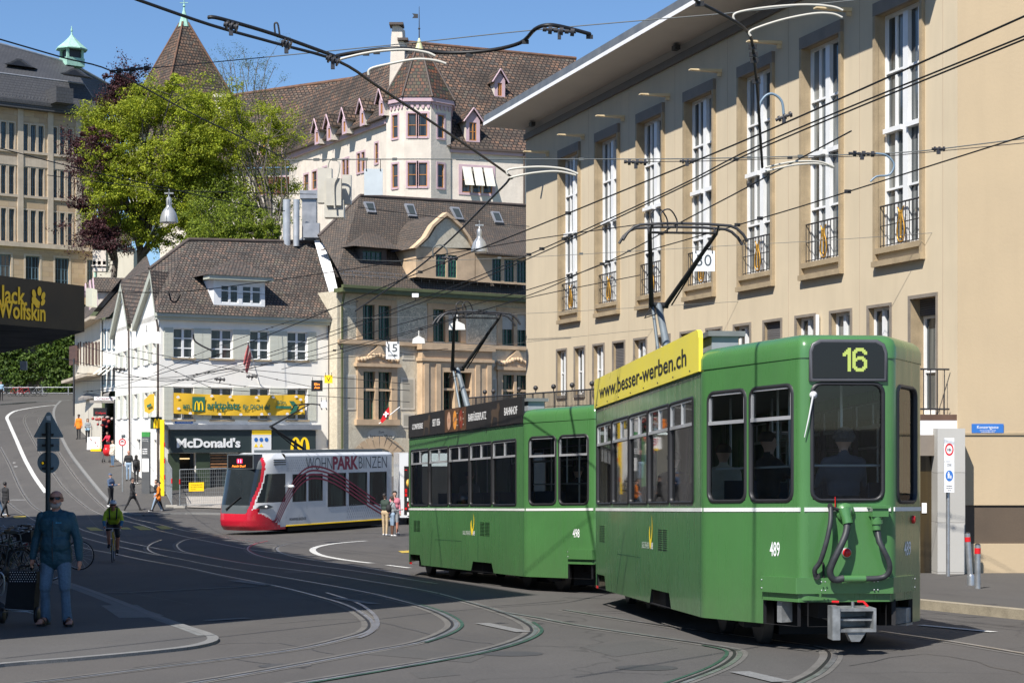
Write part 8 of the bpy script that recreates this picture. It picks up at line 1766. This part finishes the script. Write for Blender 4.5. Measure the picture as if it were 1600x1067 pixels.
m = MB(); fz = Frame(tuple((mJ['chest'] + V(.045, -.145, 0))[:2]), (1, 0), mJ['chest'].z + .02); [m.fbox(fz, x, x + .022, 0, .014, 0, .003) for x in (0, .027, .054)]; mpart(m, 'chest_mark', mat('mark_light_blue', (.05, .30, .50), .5))
for i in (0, 1):
 a, t = mJ['ank%d' % i], mJ['toe%d' % i]; m = MB(); hz = (a + t) / 2 + V(0, 0, -.06); L_ = [(-.04, .085), (-.048, .0), (-.042, -.08), (-.05, -.16), (-.03, -.215), (.03, -.215), (.05, -.16), (.042, -.08), (.048, .0), (.04, .085)]
 zz = t.z - .04; m.prism([V(a.x + x + (t.x - a.x) * max(0, -y) / .17, a.y + y, zz - .012) for x, y in L_], V(0, 0, .026))
 for y_, h_, w_ in ((-.05, .104, .055), (-.135, .078, .056)):
  c = V(a.x + (t.x - a.x) * (-y_) / .17, a.y + y_, zz); m.grid([[c + V(w_ * math.cos(q), y, h_ * math.sin(q)) for q in [math.pi * j / 8 for j in range(9)]] for y in (-.016, .016)], 0, True); m.grid([[c + V((w_ + .004) * math.cos(q), y, (h_ + .004) * math.sin(q)) for q in [math.pi * j / 8 for j in range(9)]] for y in (.016, -.016)], 0, True)
 c = V(a.x, a.y + .02, zz + .075); m.grid([[c + V(.052 * math.cos(q), .058 * math.sin(q), z) for q in [2 * math.pi * j / 14 for j in range(15)]] for z in (-.012, .018)], 0, True); mpart(m, 'sandal', M_rubber)
# trolley bag
Rm = Matrix.Rotation(R(-6), 3, 'Z'); hw = mloc + Rm @ (mJ['hnd1'] * mk); tb = thing('shopping_trolley', onground(33, mY + .25) + V(0, 0, .05), 'black shopping trolley bag with dotted flap pulled by the bald man', 'trolley bag')
tF = Frame(tuple(P(12, 0, mY + .12)[:2]), (1, 0), CZ)
def tq(x, y, d=0): u, v = tF.hit(x, y, d); return tF.p(u, v, d)
m = MB(); m.prism([tq(7, 952), tq(52, 955), tq(56, 906), tq(13, 904)], V(0, .26, 0)); m.build('bag', cloth('bag_black', (.010, .010, .011)), tb, bevel=.02)
m = MB(); m.prism([tq(12, 909, .015), tq(57, 911, .015), tq(57, 893, .01), tq(14, 891, .01)], V(0, .29, 0)); fp = m.build('flap', cloth('bag_flap', (.014, .014, .018)), tb, bevel=.015)
m = MB()
for r_ in range(5):
 for c_ in range(11): u, v = tF.hit(16 + c_ * 3.8 + (r_ % 2) * 1.9, 893.5 + r_ * 3.6, .02); m.face([tF.p(u + .006 * math.cos(a), v + .006 * math.sin(a), .022) for a in [R(60 * q) for q in range(6)]])
m.build('dots', M_whitetxt, fp)
m = MB(); m.tube([tq(50, 892, -.1), tq(48, 886, -.1)], .012, 6); m.tube([tuple(q) for q in catmull([tuple(tq(30, 893, -.1)), tuple(tq(30, 887, -.1)), tuple(tq(35, 883.5, -.1)), tuple(tq(44, 884, -.1)), tuple(hw + V(0, 0, .0)), tuple(tq(50, 889, -.1))], 4)], .014, 7); m.build('handle', M_rubber, tb)
m = MB(); m.tube([tq(4, 956, -.05), tq(18, 954.5, .02), tq(42, 955, .02), tq(56, 959, -.05)], .009, 6); m.tube([tq(8, 951, .01), tq(52, 954, .01)], .007, 6); m.build('axle_frame', M_alu, tb)
for x in (4, 58): m = MB(); m.lathe(tq(x, 961, -.12), [(.03, -.02), (.105, -.02), (.105, .02), (.03, .02)], 16, 0, axis=V(1, 0, 0)); m.build('wheel', M_rubber, tb)
# --- cyclist
cyY = gp(177, 877)[1]; cl = V((177 - 800) / FPX * cyY, cyY, G(cyY)); 
bicycle(cl, R(-90) + R(10), 'racing bicycle with yellow frame ridden towards the camera by the helmeted cyclist', (.45, .35, .03), None, racing=True)
Jc = dict(pel=(0, .22, 1.03), chest=(0, -.02, 1.32), neck=(0, -.10, 1.44), head=(0, -.16, 1.56), hip0=(.09, .18, .97), kne0=(.13, -.18, .72), ank0=(.11, -.02, .36), toe0=(.12, -.17, .27), hip1=(-.09, .18, .97), kne1=(-.13, -.22, .90), ank1=(-.11, -.12, .52), toe1=(-.12, -.26, .42),
 sho0=(.19, -.06, 1.36), elb0=(.25, -.14, 1.12), wri0=(.22, -.38, .99), hnd0=(.215, -.44, .965), sho1=(-.19, -.06, 1.36), elb1=(-.25, -.14, 1.12), wri1=(-.22, -.38, .99), hnd1=(-.215, -.44, .965))
C_lime = cloth('jersey_lime', (.42, .55, .03), sc=7); C_sleeve = cloth('sleeve_blue', (.03, .14, .25))
ct, cJ, cpart, ck = person(cl + V(0, .0, .0), R(10), 'cyclist in lime top, blue sleeves and white helmet riding towards the camera', dict(top=C_lime, bottom=C_black, sleeve=C_lime, forearm=C_sleeve, shin=M_skin2, skin=M_skin2, shoe=C_black, hips=C_black), joints=Jc, voxel=.018, hair='bald', build=1.08, H=1.78)
m = MB(); hc = cJ['head'] + V(0, .01, .065); m.grid([[hc + V(.108 * math.sin(a) * math.cos(b), .14 * math.sin(a) * math.sin(b), .09 * math.cos(a)) for b in [2 * math.pi * j / 16 for j in range(16)]] for a in [math.pi * .53 * i / 6 for i in range(7)]], 0, True, True); cpart(m, 'helmet', mat('helmet_white', (.62, .68, .74), .35))
m = MB(); [m.tube([cJ['head'] + V(x, -.10 - .03 * math.cos(y), .04 + .08), cJ['head'] + V(x, .0, .165)], .008, 4) for x, y in ((-.05, 0), (0, 0), (.05, 0))]; m.tube([cJ['head'] + V(-.07, -.085, .02), cJ['head'] + V(0, -.108, .02), cJ['head'] + V(.07, -.085, .02)], .014, 6); cpart(m, 'dark_glasses', M_black)
m = MB(); [m.tube([cJ['chest'] + V(s * .09, -.10, -.14), cJ['chest'] + V(s * .10, -.125, .02), cJ['chest'] + V(s * .11, -.06, .17)], .02, 6) for s in (-1, 1)]; m.ball(cJ['chest'] + V(0, .2, .05), .17, 8, sq=1.2); cpart(m, 'backpack', C_black)
# --- pedestrians (px of feet, py, facing, ...)
def at(px, py, dz=0): x, y = gp(px, py + (dz / y_guess(py)) * FPX if dz else py); return V(x, y, G(y) + dz)
def y_guess(py): return gp(0, py)[1]
W_ = ((.38, .1), (-.35, .15)); W2 = ((-.30, .2), (.35, .05)); ST = ((.04, .02), (-.03, .04)); SW = ((.35, .05, .3), (-.3, .05, .2)); SW2 = ((-.3, .05, .2), (.35, .05, .3)); HG = ((.05, .1, .15), (0, .1, .12)); PH = ((.25, .1, 1.5), (.25, .1, 1.5))
ppl = [
 (8, 808, 0, R(150), 'person in black coat with raised arm walking at the left frame edge', dict(top=C_black, bottom=C_black, shoe=C_brown, hair=H_black), dict(legs=W_, arms=((.6, .2, 1.8), (0, .1, .1)), coat=True, H=1.76)),
 (-3, 806, 0, R(110), 'person in black with tan bag cut off by the left frame edge', dict(top=C_black, bottom=C_jeans, shoe=C_white), dict(legs=W2, arms=HG, H=1.72)),
 (173, 792, .08, R(55), 'person in blue cap and navy jacket looking down, left of the round sign post', dict(top=C_navy, bottom=C_black, shoe=C_white, hair=C_navy), dict(legs=((.03, 0), (.1, .5)), arms=PH, hair='cap', head_tilt=-.3, H=1.74)),
 (207, 799, .02, R(80), 'person in black jacket with grey hood striding to the right', dict(top=C_black, bottom=C_black, hair=H_black), dict(legs=((.5, .05), (-.42, .1)), arms=SW2, coat=True, H=1.76)),
 (244, 800, .02, R(-60), 'person in dark top and light jeans behind the orange jacket', dict(top=C_black, bottom=C_ljeans, shoe=C_white), dict(legs=W_, arms=HG, hair='long', H=1.68)),
 (248, 800.5, .02, R(-75), 'person in bright orange jacket and black trousers walking left', dict(top=C_orange, bottom=C_black, shoe=C_black, hair=H_black), dict(legs=((.5, .1), (-.3, .1)), arms=((.1, .15, .8), (.1, .15, .5)), coat=True, build=1.1, H=1.56)),
 (201, 751, .08, R(5), 'balding person in black jacket with hands in jeans pockets by the grey column', dict(top=C_black, bottom=C_ljeans, skin=M_skin2), dict(legs=ST, arms=((.1, .25, .5), (.1, .25, .5)), hair='bald', H=1.78)),
 (213, 756, .08, R(170), 'person with black hood and backpack beside the grey stop column', dict(top=C_black, bottom=C_black, shoe=C_white, hair=H_black), dict(legs=ST, arms=HG, hair='long', bag=C_black, H=1.66)),
 (176, 729, .08, R(-35), 'woman in cream cardigan and blue jeans standing on the hill pavement', dict(top=C_cream, bottom=C_jeans, shoe=C_brown), dict(legs=ST, arms=((.2, .1, .6), (0, .1, .3)), hair='long', H=1.66, coat=True)),
 (170, 712, .08, R(-20), 'person in red leaning over the red pushchair', dict(top=C_red, bottom=C_black), dict(legs=ST, arms=((.7, .1, .4), (.7, .1, .4)), lean=.35, hair='long', H=1.6)),
 (157, 699, .08, R(60), 'slim person in black and white by the creperie looking at hands', dict(top=C_black, bottom=C_black, shoe=C_white, sleeve=C_cream), dict(legs=ST, arms=PH, hair='long', H=1.62)),
 (137, 691, .08, R(20), 'person in grey jacket and blue shirt beside the orange coat', dict(top=C_grey, bottom=C_black, hips=C_ltblue), dict(legs=ST, arms=PH, hair='long', H=1.65)),
 (123, 686, .08, R(-10), 'person in long orange coat over black clothes on the hill pavement', dict(top=C_orange, bottom=C_black, skin=M_skind, hair=H_black), dict(legs=ST, arms=((.0, .25, .2), (.1, .2, .2)), coat=True, H=1.74)),
 (166, 689, .08, R(-60), 'person in pink top sitting behind the creperie goods', dict(top=C_pink, bottom=C_black), dict(legs=ST, arms=PH, hair='short', H=1.6)),
 (602, 837, 0, R(150), 'person in dark green pullover and beige trousers beside the white tram', dict(top=C_dgreen, bottom=C_beige, shoe=C_white, hair=H_black), dict(legs=ST, arms=PH, voxel=.022, head_tilt=-.3, H=1.74)),
 (617, 835, 0, R(20), 'person in pink shirt with backpack standing behind the two others', dict(top=C_pink, bottom=C_grey, shoe=C_white, hair=H_black, shin=M_skin2), dict(legs=ST, arms=HG, H=1.80)),
 (613, 838, 0, R(120), 'person in grey top and shorts between the pink shirt and the dark pullover', dict(top=C_grey, bottom=C_ljeans, shin=M_skind, shoe=C_white), dict(legs=ST, arms=PH, bag=C_black, hair='short', H=1.62)),
 (2, 626, .12, R(20), 'person in blue at the far left end of the hill railing', dict(top=C_ltblue, bottom=C_black), dict(legs=ST, H=1.7))]
for px, py, dz, rz, lab, mt, kw in ppl: person(at(px, py, dz), rz, lab, mt, **kw)
# --- seated passengers seen through the tram windows
SIT = dict(legs=((1.5, 1.5), (1.5, 1.5)), feet=True)
def sitter(T, av, s, t, rz, label, mats, z=.94, **kw):
 d_ = dict(SIT); d_.update(kw); d_.setdefault('voxel', .03); base = T(s, t, z); person(base, math.atan2(-av.x, av.y) + math.pi + rz, label, mats, **d_)
a9 = Vector((-.1095, .994)).normalized(); a8 = Vector((-.327, .945)).normalized()
sitter(T489, a9, .95, 1.42, 0, 'passenger with curly hair and dark jacket in the rear window of tram car 489', dict(top=cloth('cloth_dark_navy', (.05, .065, .09)), bottom=C_black, hair=mat('hair_dark_grey', (.09, .08, .075), .8, var=.3)), hair='curly', arms=((.5, .25, .8), (.5, .25, .8)), build=1.15, z=1.0, voxel=.022)
sitter(T489, a9, 1.15, .62, R(-70), 'passenger leaning on an arm at the taper window of car 489', dict(top=C_black, bottom=C_black), arms=((.9, .2, .8), (.9, .2, .8)), z=1.0)
for s, t, c, lb_ in ((3.3, .6, C_cream, 'passenger in cream at the last side window of car 489'), (6.4, .6, C_black, 'passenger in black in the middle of car 489')): sitter(T489, a9, s, t, 0, lb_, dict(top=c, bottom=C_black))
for s, t, c, lb_ in ((1.5, .95, C_black, 'dark haired passenger at the rear windows of car 498'), (1.1, 1.3, C_grey, 'passenger in grey pullover by the rear windows of car 498'), (7.0, .6, C_grey, 'passenger in grey near the front windows of car 498')): sitter(T498, a8, s, t, 0, lb_, dict(top=c, bottom=C_black, hair=H_black))
# ================================================================ OVERHEAD LINES, LAMPS AND HANGING SIGNS
M_wire = mat('wire_black', (.012, .012, .013), .5, var=0); M_wiregrey = mat('wire_grey', (.10, .11, .11), .5, var=0); M_armwhite = mat('steady_arm', (.50, .48, .42), .45, var=.1); M_ins = mat('insulator', (.03, .03, .035), .4, var=.2)
def wy(py, H):                                           # depth of a wire H metres above the ground seen at py
 lo, hi = 4., 180.
 for _ in range(40):
  m_ = (lo + hi) / 2
  if (H - (CZ - G(m_))) / m_ * FPX > HY - py: lo = m_
  else: hi = m_
 return lo
def wire(label, pts, H=5.9, r=.009, m=M_wire, group='contact wires over the tracks', Ys=None, smooth=True, name='overhead_wire', clamps=0):
 q = [tuple(P(x, y, Ys[i] if Ys else wy(y, H))) for i, (x, y) in enumerate(pts)]
 q0 = list(q)
 for i, j in ((0, 1), (-1, -2)):                       # run on past the frame
  if pts[i][0] > 1600 or pts[i][0] < 0 or pts[i][1] < 0:
   a, b_ = Vector(q0[i]), Vector(q0[j]); e = tuple(a + (a - b_).normalized() * 9)
   if i == 0: q[0] = e
   else: q[-1] = e
 if smooth and len(q) > 2:
  k0 = q[:1] if q[0] != q0[0] else []; k1 = q[-1:] if q[-1] != q0[-1] else []; q = k0 + [tuple(v) for v in catmull(q0[len(k0) and 1:len(q0) - len(k1)], 5)] + k1
 mb = MB(); mb.tube(q, r, 5)
 if clamps:
  rc = random.Random(len(label))
  for _ in range(clamps): k = rc.randrange(1, len(q)); p = Vector(q[k - 1]).lerp(Vector(q[k]), rc.random()); mb.cbox(p - V(0, 0, r * 2.2), .09, .03, .05, 0, 0)
 o = mb.build(name, m); tag(o, label, 'wire', group); return o
CG, SG_ = 'contact wires over the tracks', 'span wires across the square'
wire('upper contact wire running from the top right edge across the tall windows', [(1640, 8), (1600, 26), (1200, 204), (969, 300), (800, 369), (620, 440), (400, 531), (250, 584), (120, 622)], clamps=7, r=.011)
wire('upper wire of the close pair crossing the tall windows', [(1640, 40), (1600, 57), (1200, 221), (1044, 299), (822, 400), (650, 470), (440, 545), (290, 590)], clamps=5, r=.010)
wire('lower wire of the close pair crossing the tall windows', [(1640, 46), (1600, 62), (1200, 227), (1046, 302), (824, 405), (640, 480), (420, 557), (250, 604)], r=.010)
wire('contact wire touching the pantograph of tram car 489', [(1330, 205), (1200, 275), (1154, 300), (1059, 350), (997, 385), (921, 421), (800, 460), (620, 508), (430, 565), (300, 600)], H=5.9, r=.010, clamps=4)
wire('lower right contact wire rising to the right frame edge', [(1640, 198), (1600, 213), (1324, 300), (1200, 338), (994, 397), (924, 419), (822, 463), (640, 520), (440, 577)], H=5.9, r=.010, clamps=6)
wire('contact wire from the left pantograph towards the hill', [(997, 351), (840, 373), (745, 389), (597, 413), (400, 442), (250, 457), (0, 452)], H=6.3, r=.009)
wire('thin wire above the contact wire of tram car 498', [(1000, 430), (840, 462), (745, 487), (600, 528), (460, 562), (330, 585)], H=5.86, r=.009, clamps=3)
wire('long wire falling from the left tree to the white gable', [(-20, 57), (0, 62), (100, 91), (178, 113), (300, 178), (430, 240), (443, 250)], H=8.2, group=SG_, r=.012)
wire('wire from the lamp over the sandstone building to the roof', [(-20, 228), (0, 232), (140, 268), (250, 292), (360, 316), (445, 330)], H=7.2, group=SG_, r=.009)
wire('grey wire from the insulator past the church spire', [(235, 107), (600, 72), (840, 47), (1130, 22), (1420, -8)], H=8.4, r=.008, m=M_wiregrey, group=SG_)
wire('horizontal span wire in front of the tall windows', [(443, 250), (640, 249), (840, 249), (1100, 248), (1380, 240), (1470, 233), (1640, 212)], H=8.0, r=.011, m=M_wiregrey, group=SG_, clamps=12)
wire('second span wire twisted just below the horizontal one', [(975, 253), (1100, 252), (1250, 247), (1400, 243), (1640, 220)], H=8.0, r=.008, group=SG_, clamps=6)
wire('thin span wire from the hall wall to the right edge at mid height', [(1640, 352), (1540, 358), (1300, 375), (1120, 385), (820, 402), (620, 408), (480, 400), (350, 393)], H=7.6, r=.006, m=M_wiregrey, group=SG_, clamps=3)
wire('thin span wire below the tall windows', [(1280, 463), (1040, 478), (820, 490), (600, 496), (440, 499)], H=7.2, r=.006, m=M_wiregrey, group=SG_, clamps=2)
wire('short thin span wire above the small windows', [(1095, 507), (940, 522), (820, 535), (700, 548), (560, 552)], H=7.0, r=.006, m=M_wiregrey, group=SG_)
for k, pts in enumerate(([(120, 583), (260, 590), (400, 570), (520, 560), (700, 545)], [(118, 596), (200, 593), (300, 594), (420, 607), (560, 606), (640, 610)], [(100, 560), (150, 572), (260, 596), (350, 577), (480, 586), (640, 600)], [(130, 612), (240, 604), (400, 612), (520, 620), (640, 628)], [(240, 583), (330, 545), (450, 503), (560, 470)], [(200, 545), (310, 566), (420, 590), (500, 607)], [(130, 541), (190, 556), (240, 566), (330, 606)])):
 wire(('highest wire fanning across the white facade', 'wire level with the top of the yellow banner', 'sagging wire crossing the white facade from the left', 'lowest wire across the yellow banner', 'rising wire over the right half of the white facade', 'wire falling to the right over the flags', 'wire beside the blank hanging plate')[k], pts, r=.013, m=M_wire, group='wires fanning over the square in front of the restaurant', Ys=[86 - 3 * i for i in range(len(pts))], clamps=9)
wire('heavy black cable falling from the top left to the hall corner', [(195, -8), (214, 0), (330, 40), (430, 68), (530, 97), (600, 142), (700, 208), (793, 272), (795, 281), (775, 303), (700, 378), (640, 428), (555, 486)], H=7.4, r=.021, group='heavy feeder cables')
wire('parallel bar above the heavy cable at the top left', [(325, 28), (345, 30), (430, 55), (530, 91)], H=7.6, r=.026, group='heavy feeder cables')
wire('thick sagging feeder cable at the top centre', [(526, 88), (560, 82), (620, 76), (690, 83), (760, 80), (812, 68), (835, 47), (855, 40), (880, 43), (922, 54)], H=7.8, r=.028, group='heavy feeder cables', clamps=6)
wire('heavy black cable dropping over the tall windows at right', [(1075, -10), (1090, 3), (1150, 35), (1172, 57), (1178, 90), (1184, 150), (1187, 200), (1191, 262)], H=7.6, r=.017, group='heavy feeder cables', Ys=[18, 18.2, 18.8, 19.3, 19.8, 20.5, 21, 21.5], clamps=5)
def arm(label, pts, Y, m=M_armwhite, r=.016):
 mb = MB(); mb.tube([tuple(v) for v in catmull([tuple(P(x, y, Y)) for x, y in pts], 5)], r, 7); o = mb.build('steady_arm', m); tag(o, label, 'line fitting', 'curved steady arms and jumpers of the overhead line'); return o
arm('pale curved arm over the monastery turret, upper one', [(530, 96), (535, 92), (580, 82), (630, 78), (665, 82), (680, 88)], 21); arm('pale curved arm over the monastery turret, lower one', [(576, 118), (579, 108), (610, 100), (650, 93), (680, 95), (697, 100)], 21.5)
arm('pale arm at the hall corner, upper one', [(793, 273), (796, 265), (840, 261), (880, 264), (903, 272)], 24); arm('pale arm at the hall corner, lower one', [(796, 278), (830, 271), (870, 268), (900, 274)], 24.2)
arm('pale arm over the roof eave at top right, upper one', [(1148, 34), (1150, 21), (1200, 12), (1260, 8), (1300, 11), (1317, 17)], 18.8, r=.013); arm('pale arm below the roof eave at top right', [(1173, 57), (1174, 48), (1220, 32), (1270, 22), (1300, 22), (1316, 28)], 19.1, r=.013)
arm('pale arm in front of the tall window, upper one', [(1196, 262), (1240, 253), (1280, 253), (1303, 261)], 21.6, r=.013); arm('pale arm in front of the tall window, lower one', [(1196, 268), (1240, 258), (1280, 256), (1302, 262)], 21.8, r=.013)
arm('blue grey looped jumper on the tall window', [(1186, 180), (1188, 162), (1198, 149), (1210, 148), (1222, 160), (1225, 188)], 21.2, mat('jumper_blue', (.16, .23, .30), .4), .016)
arm('blue looped jumper at the right of the span wire', [(1368, 240), (1385, 243), (1397, 257), (1390, 273), (1370, 276), (1360, 284)], 22, mat('jumper_blue', (.16, .23, .30), .4), .013)
arm('grey looped jumper over the guild house gable', [(677, 403), (677, 388), (688, 383), (698, 390), (698, 401)], 34, M_wiregrey, .014)
arm('dark looped jumper over the restaurant window', [(302, 522), (304, 532), (315, 540), (332, 548)], 62, M_wire, .03); arm('black loop below the wire at the restaurant roof', [(264, 458), (268, 470), (276, 471), (282, 460)], 48, M_wire, .02)
arm('small black bow standing on the cable at the top', [(430, 53), (429, 38), (434, 38), (437, 55)], 19.5, M_wire, .010)
def insul(label, x0, y0, x1, y1, Y, r=.035):
 mb = MB(); a, b_ = P(x0, y0, Y), P(x1, y1, Y); d = b_ - a; n = 6
 for k in range(n): mb.tube([a + d * (k / n), a + d * ((k + .7) / n)], r * (1 if k % 2 else .55), 7)
 mb.tube([a, b_], r * .35, 5); mb.cbox(a.lerp(b_, .5) - V(0, 0, r * 2), .04, .04, r * 2); o = mb.build('section_insulator', M_ins); tag(o, label, 'insulator', 'insulators on the overhead lines')
for i, a in enumerate(((172, 112, 236, 106, 27, .04, 'insulator beside the lime tree top'), (848, 46, 900, 51, 21, .05, 'insulator hanging against the sky above the long roof'), (975, 253, 1012, 254, 22, .04, 'insulator between the second and third tall windows'), (1326, 240, 1368, 241, 21, .035, 'insulator by the sixth tall window'), (1456, 233, 1477, 233, 21, .03, 'small insulator right of the last tall window'), (984, 276, 1010, 277, 22.5, .0, ''), (1062, 252, 1085, 252, 22, .03, 'small insulator over the fourth tall window'), (1212, 188, 1238, 178, 20.5, .035, 'clamp cluster where the jumper meets the wire'), (350, 38, 372, 44, 19, .05, 'clamp on the heavy cable, leftmost'), (440, 66, 455, 72, 19, .05, 'clamp on the heavy cable, middle one'), (510, 90, 530, 98, 19.5, .05, 'clamp on the heavy cable, rightmost'), (335, 592, 352, 593, 76, .08, 'insulator over the banner, left'), (385, 588, 402, 588, 74, .08, 'insulator over the banner, centre'), (178, 576, 196, 577, 80, .08, 'insulator in front of the narrow white house'), (690, 403, 716, 404, 34, .04, 'insulator below the ogee gable'))):
 if a[5] > 0: insul(a[6], a[0], a[1], a[2], a[3], a[4], a[5])
# hanging bell lamps
M_lampsh = mat('lamp_shade_grey', (.42, .44, .45), .35, metal=.4, var=.08); M_lampin = mat('lamp_inner', (.75, .75, .72), .4, var=0)
for px, yt, yb, w_, label in ((264, 300, 348, 28, 'large grey bell lamp hanging in front of the lime tree'), (749, 350, 394, 26, 'grey bell lamp hanging before the guild house dormers'), (540, 466, 496, 15, 'pale bell lamp hanging at the guild house downpipe')):
 Y = .60 / w_ * FPX; s = Y / FPX; c = P(px, yb, Y); h = (yb - yt) * s; r = w_ / 2 * s; t = thing('hanging_lamp', c, label, 'lamp', 'bell lamps hung from the wires'); m = MB()
 m.lathe(c, [(r, 0), (r * 1.0, .03), (r * .93, h * .18), (r * .78, h * .32), (r * .52, h * .44), (r * .34, h * .5), (r * .28, h * .55), (r * .3, h * .62), (r * .3, h * .78), (r * .2, h * .82), (r * .08, h * .85), (r * .08, h)], 20); m.build('lamp_shade', M_lampsh, t)
 m = MB(); m.lathe(c + V(0, 0, -.015), [(r * .9, 0), (r * .88, .01)], 18); m.build('lamp_glass', M_lampin, t); m = MB(); m.cbox(c + V(0, 0, h * .93), r * 1.0, .05, .05); m.tube([c + V(0, 0, h), c + V(0, 0, h + .12)], .02, 6); m.build('hanger', M_lampsh, t)
 wire('carrying wire of the ' + label.split(' hanging')[0] + (' by the tree' if px < 300 else ' by the gable' if px > 700 else ' by the downpipe'), [(px - 190, yt - 26 if px != 540 else yt - 8), (px, yt - 2), (px + (230 if px < 300 else 78), yt + 4)], Ys=[Y * .9, Y, Y * 1.08 if px != 749 else 60], r=.012, group=SG_, smooth=False)
for px, py, w_, Y, label in ((654, 532, 20, 50, 'small pale wedge lamp below the fifteen plate'), (714, 510, 26, 44, 'flat white box lamp beside the left pantograph')):
 s = Y / FPX; c = P(px, py, Y); m = MB(); hw_ = w_ / 2 * s; m.prism([c + V(-hw_, 0, -.08), c + V(hw_, 0, -.08), c + V(hw_ * .9, 0, .05), c + V(0, 0, .14), c + V(-hw_ * .9, 0, .05)], V(0, .3, 0)); m.tube([c + V(0, .15, .1), c + V(0, .15, .3)], .015, 5); o = m.build('box_lamp', M_lampin); tag(o, label, 'lamp')
def plate(label, x0, x1, y0, y1, Y, mt=M_signwhite, name='hanging_plate', cat='sign', group=None, hang=14, tilt=0):
 F_ = Frame(tuple(P(x0, 0, Y)[:2]), (1, .0), CZ); q = F_.rect(x0, x1, y0, y1); m = MB(); m.prism([F_.p(q[0], q[2], -.0), F_.p(q[1], q[2] + tilt, 0), F_.p(q[1], q[3] + tilt, 0), F_.p(q[0], q[3], 0)], V(0, .02, 0)); t = thing(name, F_.p((q[0] + q[1]) / 2, q[2], 0), label, cat, group); m.build('panel', mt, t)
 s = Y / FPX
 for u in (q[0] + (q[1] - q[0]) * .12, q[1] - (q[1] - q[0]) * .12): m = MB(); m.tube([F_.p(u, q[3] - .02, .01), F_.p(u, q[3] + hang * s, .01)], .008, 4); m.ball(F_.p(u, q[3] - .03, .01), .015, 5); m.build('hanger', M_wire, t)
 return F_, q, t
F_, q, t = plate('white hanging plate with the number 15 and an arrow to the right', 603, 624, 534, 561, 46, hang=10); text('15', F_, (q[0] + q[1]) / 2, q[2] + .19, .20, M_tgrey, t, 'number', width=.24, d=.005, ext=0, align='CENTER', bold=.01); m = MB(); u = (q[0] + q[1]) / 2; m.face([F_.p(u - .12, q[2] + .085, .005), F_.p(u + .03, q[2] + .085, .005), F_.p(u + .03, q[2] + .105, .005), F_.p(u - .12, q[2] + .105, .005)]); m.face([F_.p(u + .03, q[2] + .06, .005), F_.p(u + .14, q[2] + .095, .005), F_.p(u + .03, q[2] + .13, .005)]); m.build('arrow', M_tgrey, t)
F_, q, t = plate('white hanging plate with the number 30 behind the pantograph of car 489', 1083, 1117, 392, 424, 36, hang=6); text('30', F_, (q[0] + q[1]) / 2, q[2] + .11, .23, M_tgrey, t, 'number', width=.30, d=.005, ext=0, align='CENTER')
plate('blank white square plate hanging over the restaurant side wall', 226, 252, 516, 535, 62, hang=8, tilt=-.05, group=None)
plate('large blank pale plate hanging in front of the monastery turret', 569, 598, 264, 305, 40, mat('plate_bluewhite', (.52, .58, .62), .4), hang=14)
plate('small blank pale plate left of the guild house wall', 501, 511, 625, 637, 62, hang=4)
F_, q, t = plate('small yellow square sign with black V mark', 507, 519.5, 586, 598.5, 60, M_mcyel, hang=4); text('V', F_, (q[0] + q[1]) / 2, q[2] + .06, .15, M_black, t, 'letter', width=.14, d=.005, ext=0, align='CENTER')
F_, q, t = plate('small dark display with orange characters hanging by the restaurant edge', 486.5, 504, 594, 611, 60, M_rubber, hang=5, name='signal_display'); text('Ein', F_, (q[0] + q[1]) / 2, q[2] + .20, .07, _mats['led_orange'], t, 'characters', width=.18, d=.006, ext=0, align='CENTER', bold=.03); text('Aus', F_, (q[0] + q[1]) / 2, q[2] + .09, .07, _mats['led_orange'], t, 'characters', width=.18, d=.006, ext=0, align='CENTER', bold=.03)
m = MB(); c = P(37, 578, 60); m.cbox(c, .22, .1, .3); o = m.build('speaker_box', M_galv); tag(o, 'small grey box hanging in front of the ivy wall', 'box')
# cream cabinet with fittings left of the turret
t = thing('line_cabinet', P(520, 335, 60), 'cream hanging cabinet with round fittings above the guild house roof', 'cabinet'); s = 60 / FPX; m = MB(); m.cbox(P(508, 318, 60), 22 * s, .4, 54 * s); m.cbox(P(542, 320, 60.2), 14 * s, .3, 46 * s); m.cbox(P(523, 341, 59.9), 30 * s, .5, 27 * s); m.build('cabinet', M_armwhite, t)
m = MB(); m.cbox(P(522, 322, 59.7), .5, .3, .9); m.tube([tuple(v) for v in catmull([tuple(P(x, y, 59.5)) for x, y in ((512, 262), (516, 250), (530, 254), (528, 275), (522, 290), (523, 326))], 4)], .03, 6); m.build('insulator_fitting', M_armwhite, t)
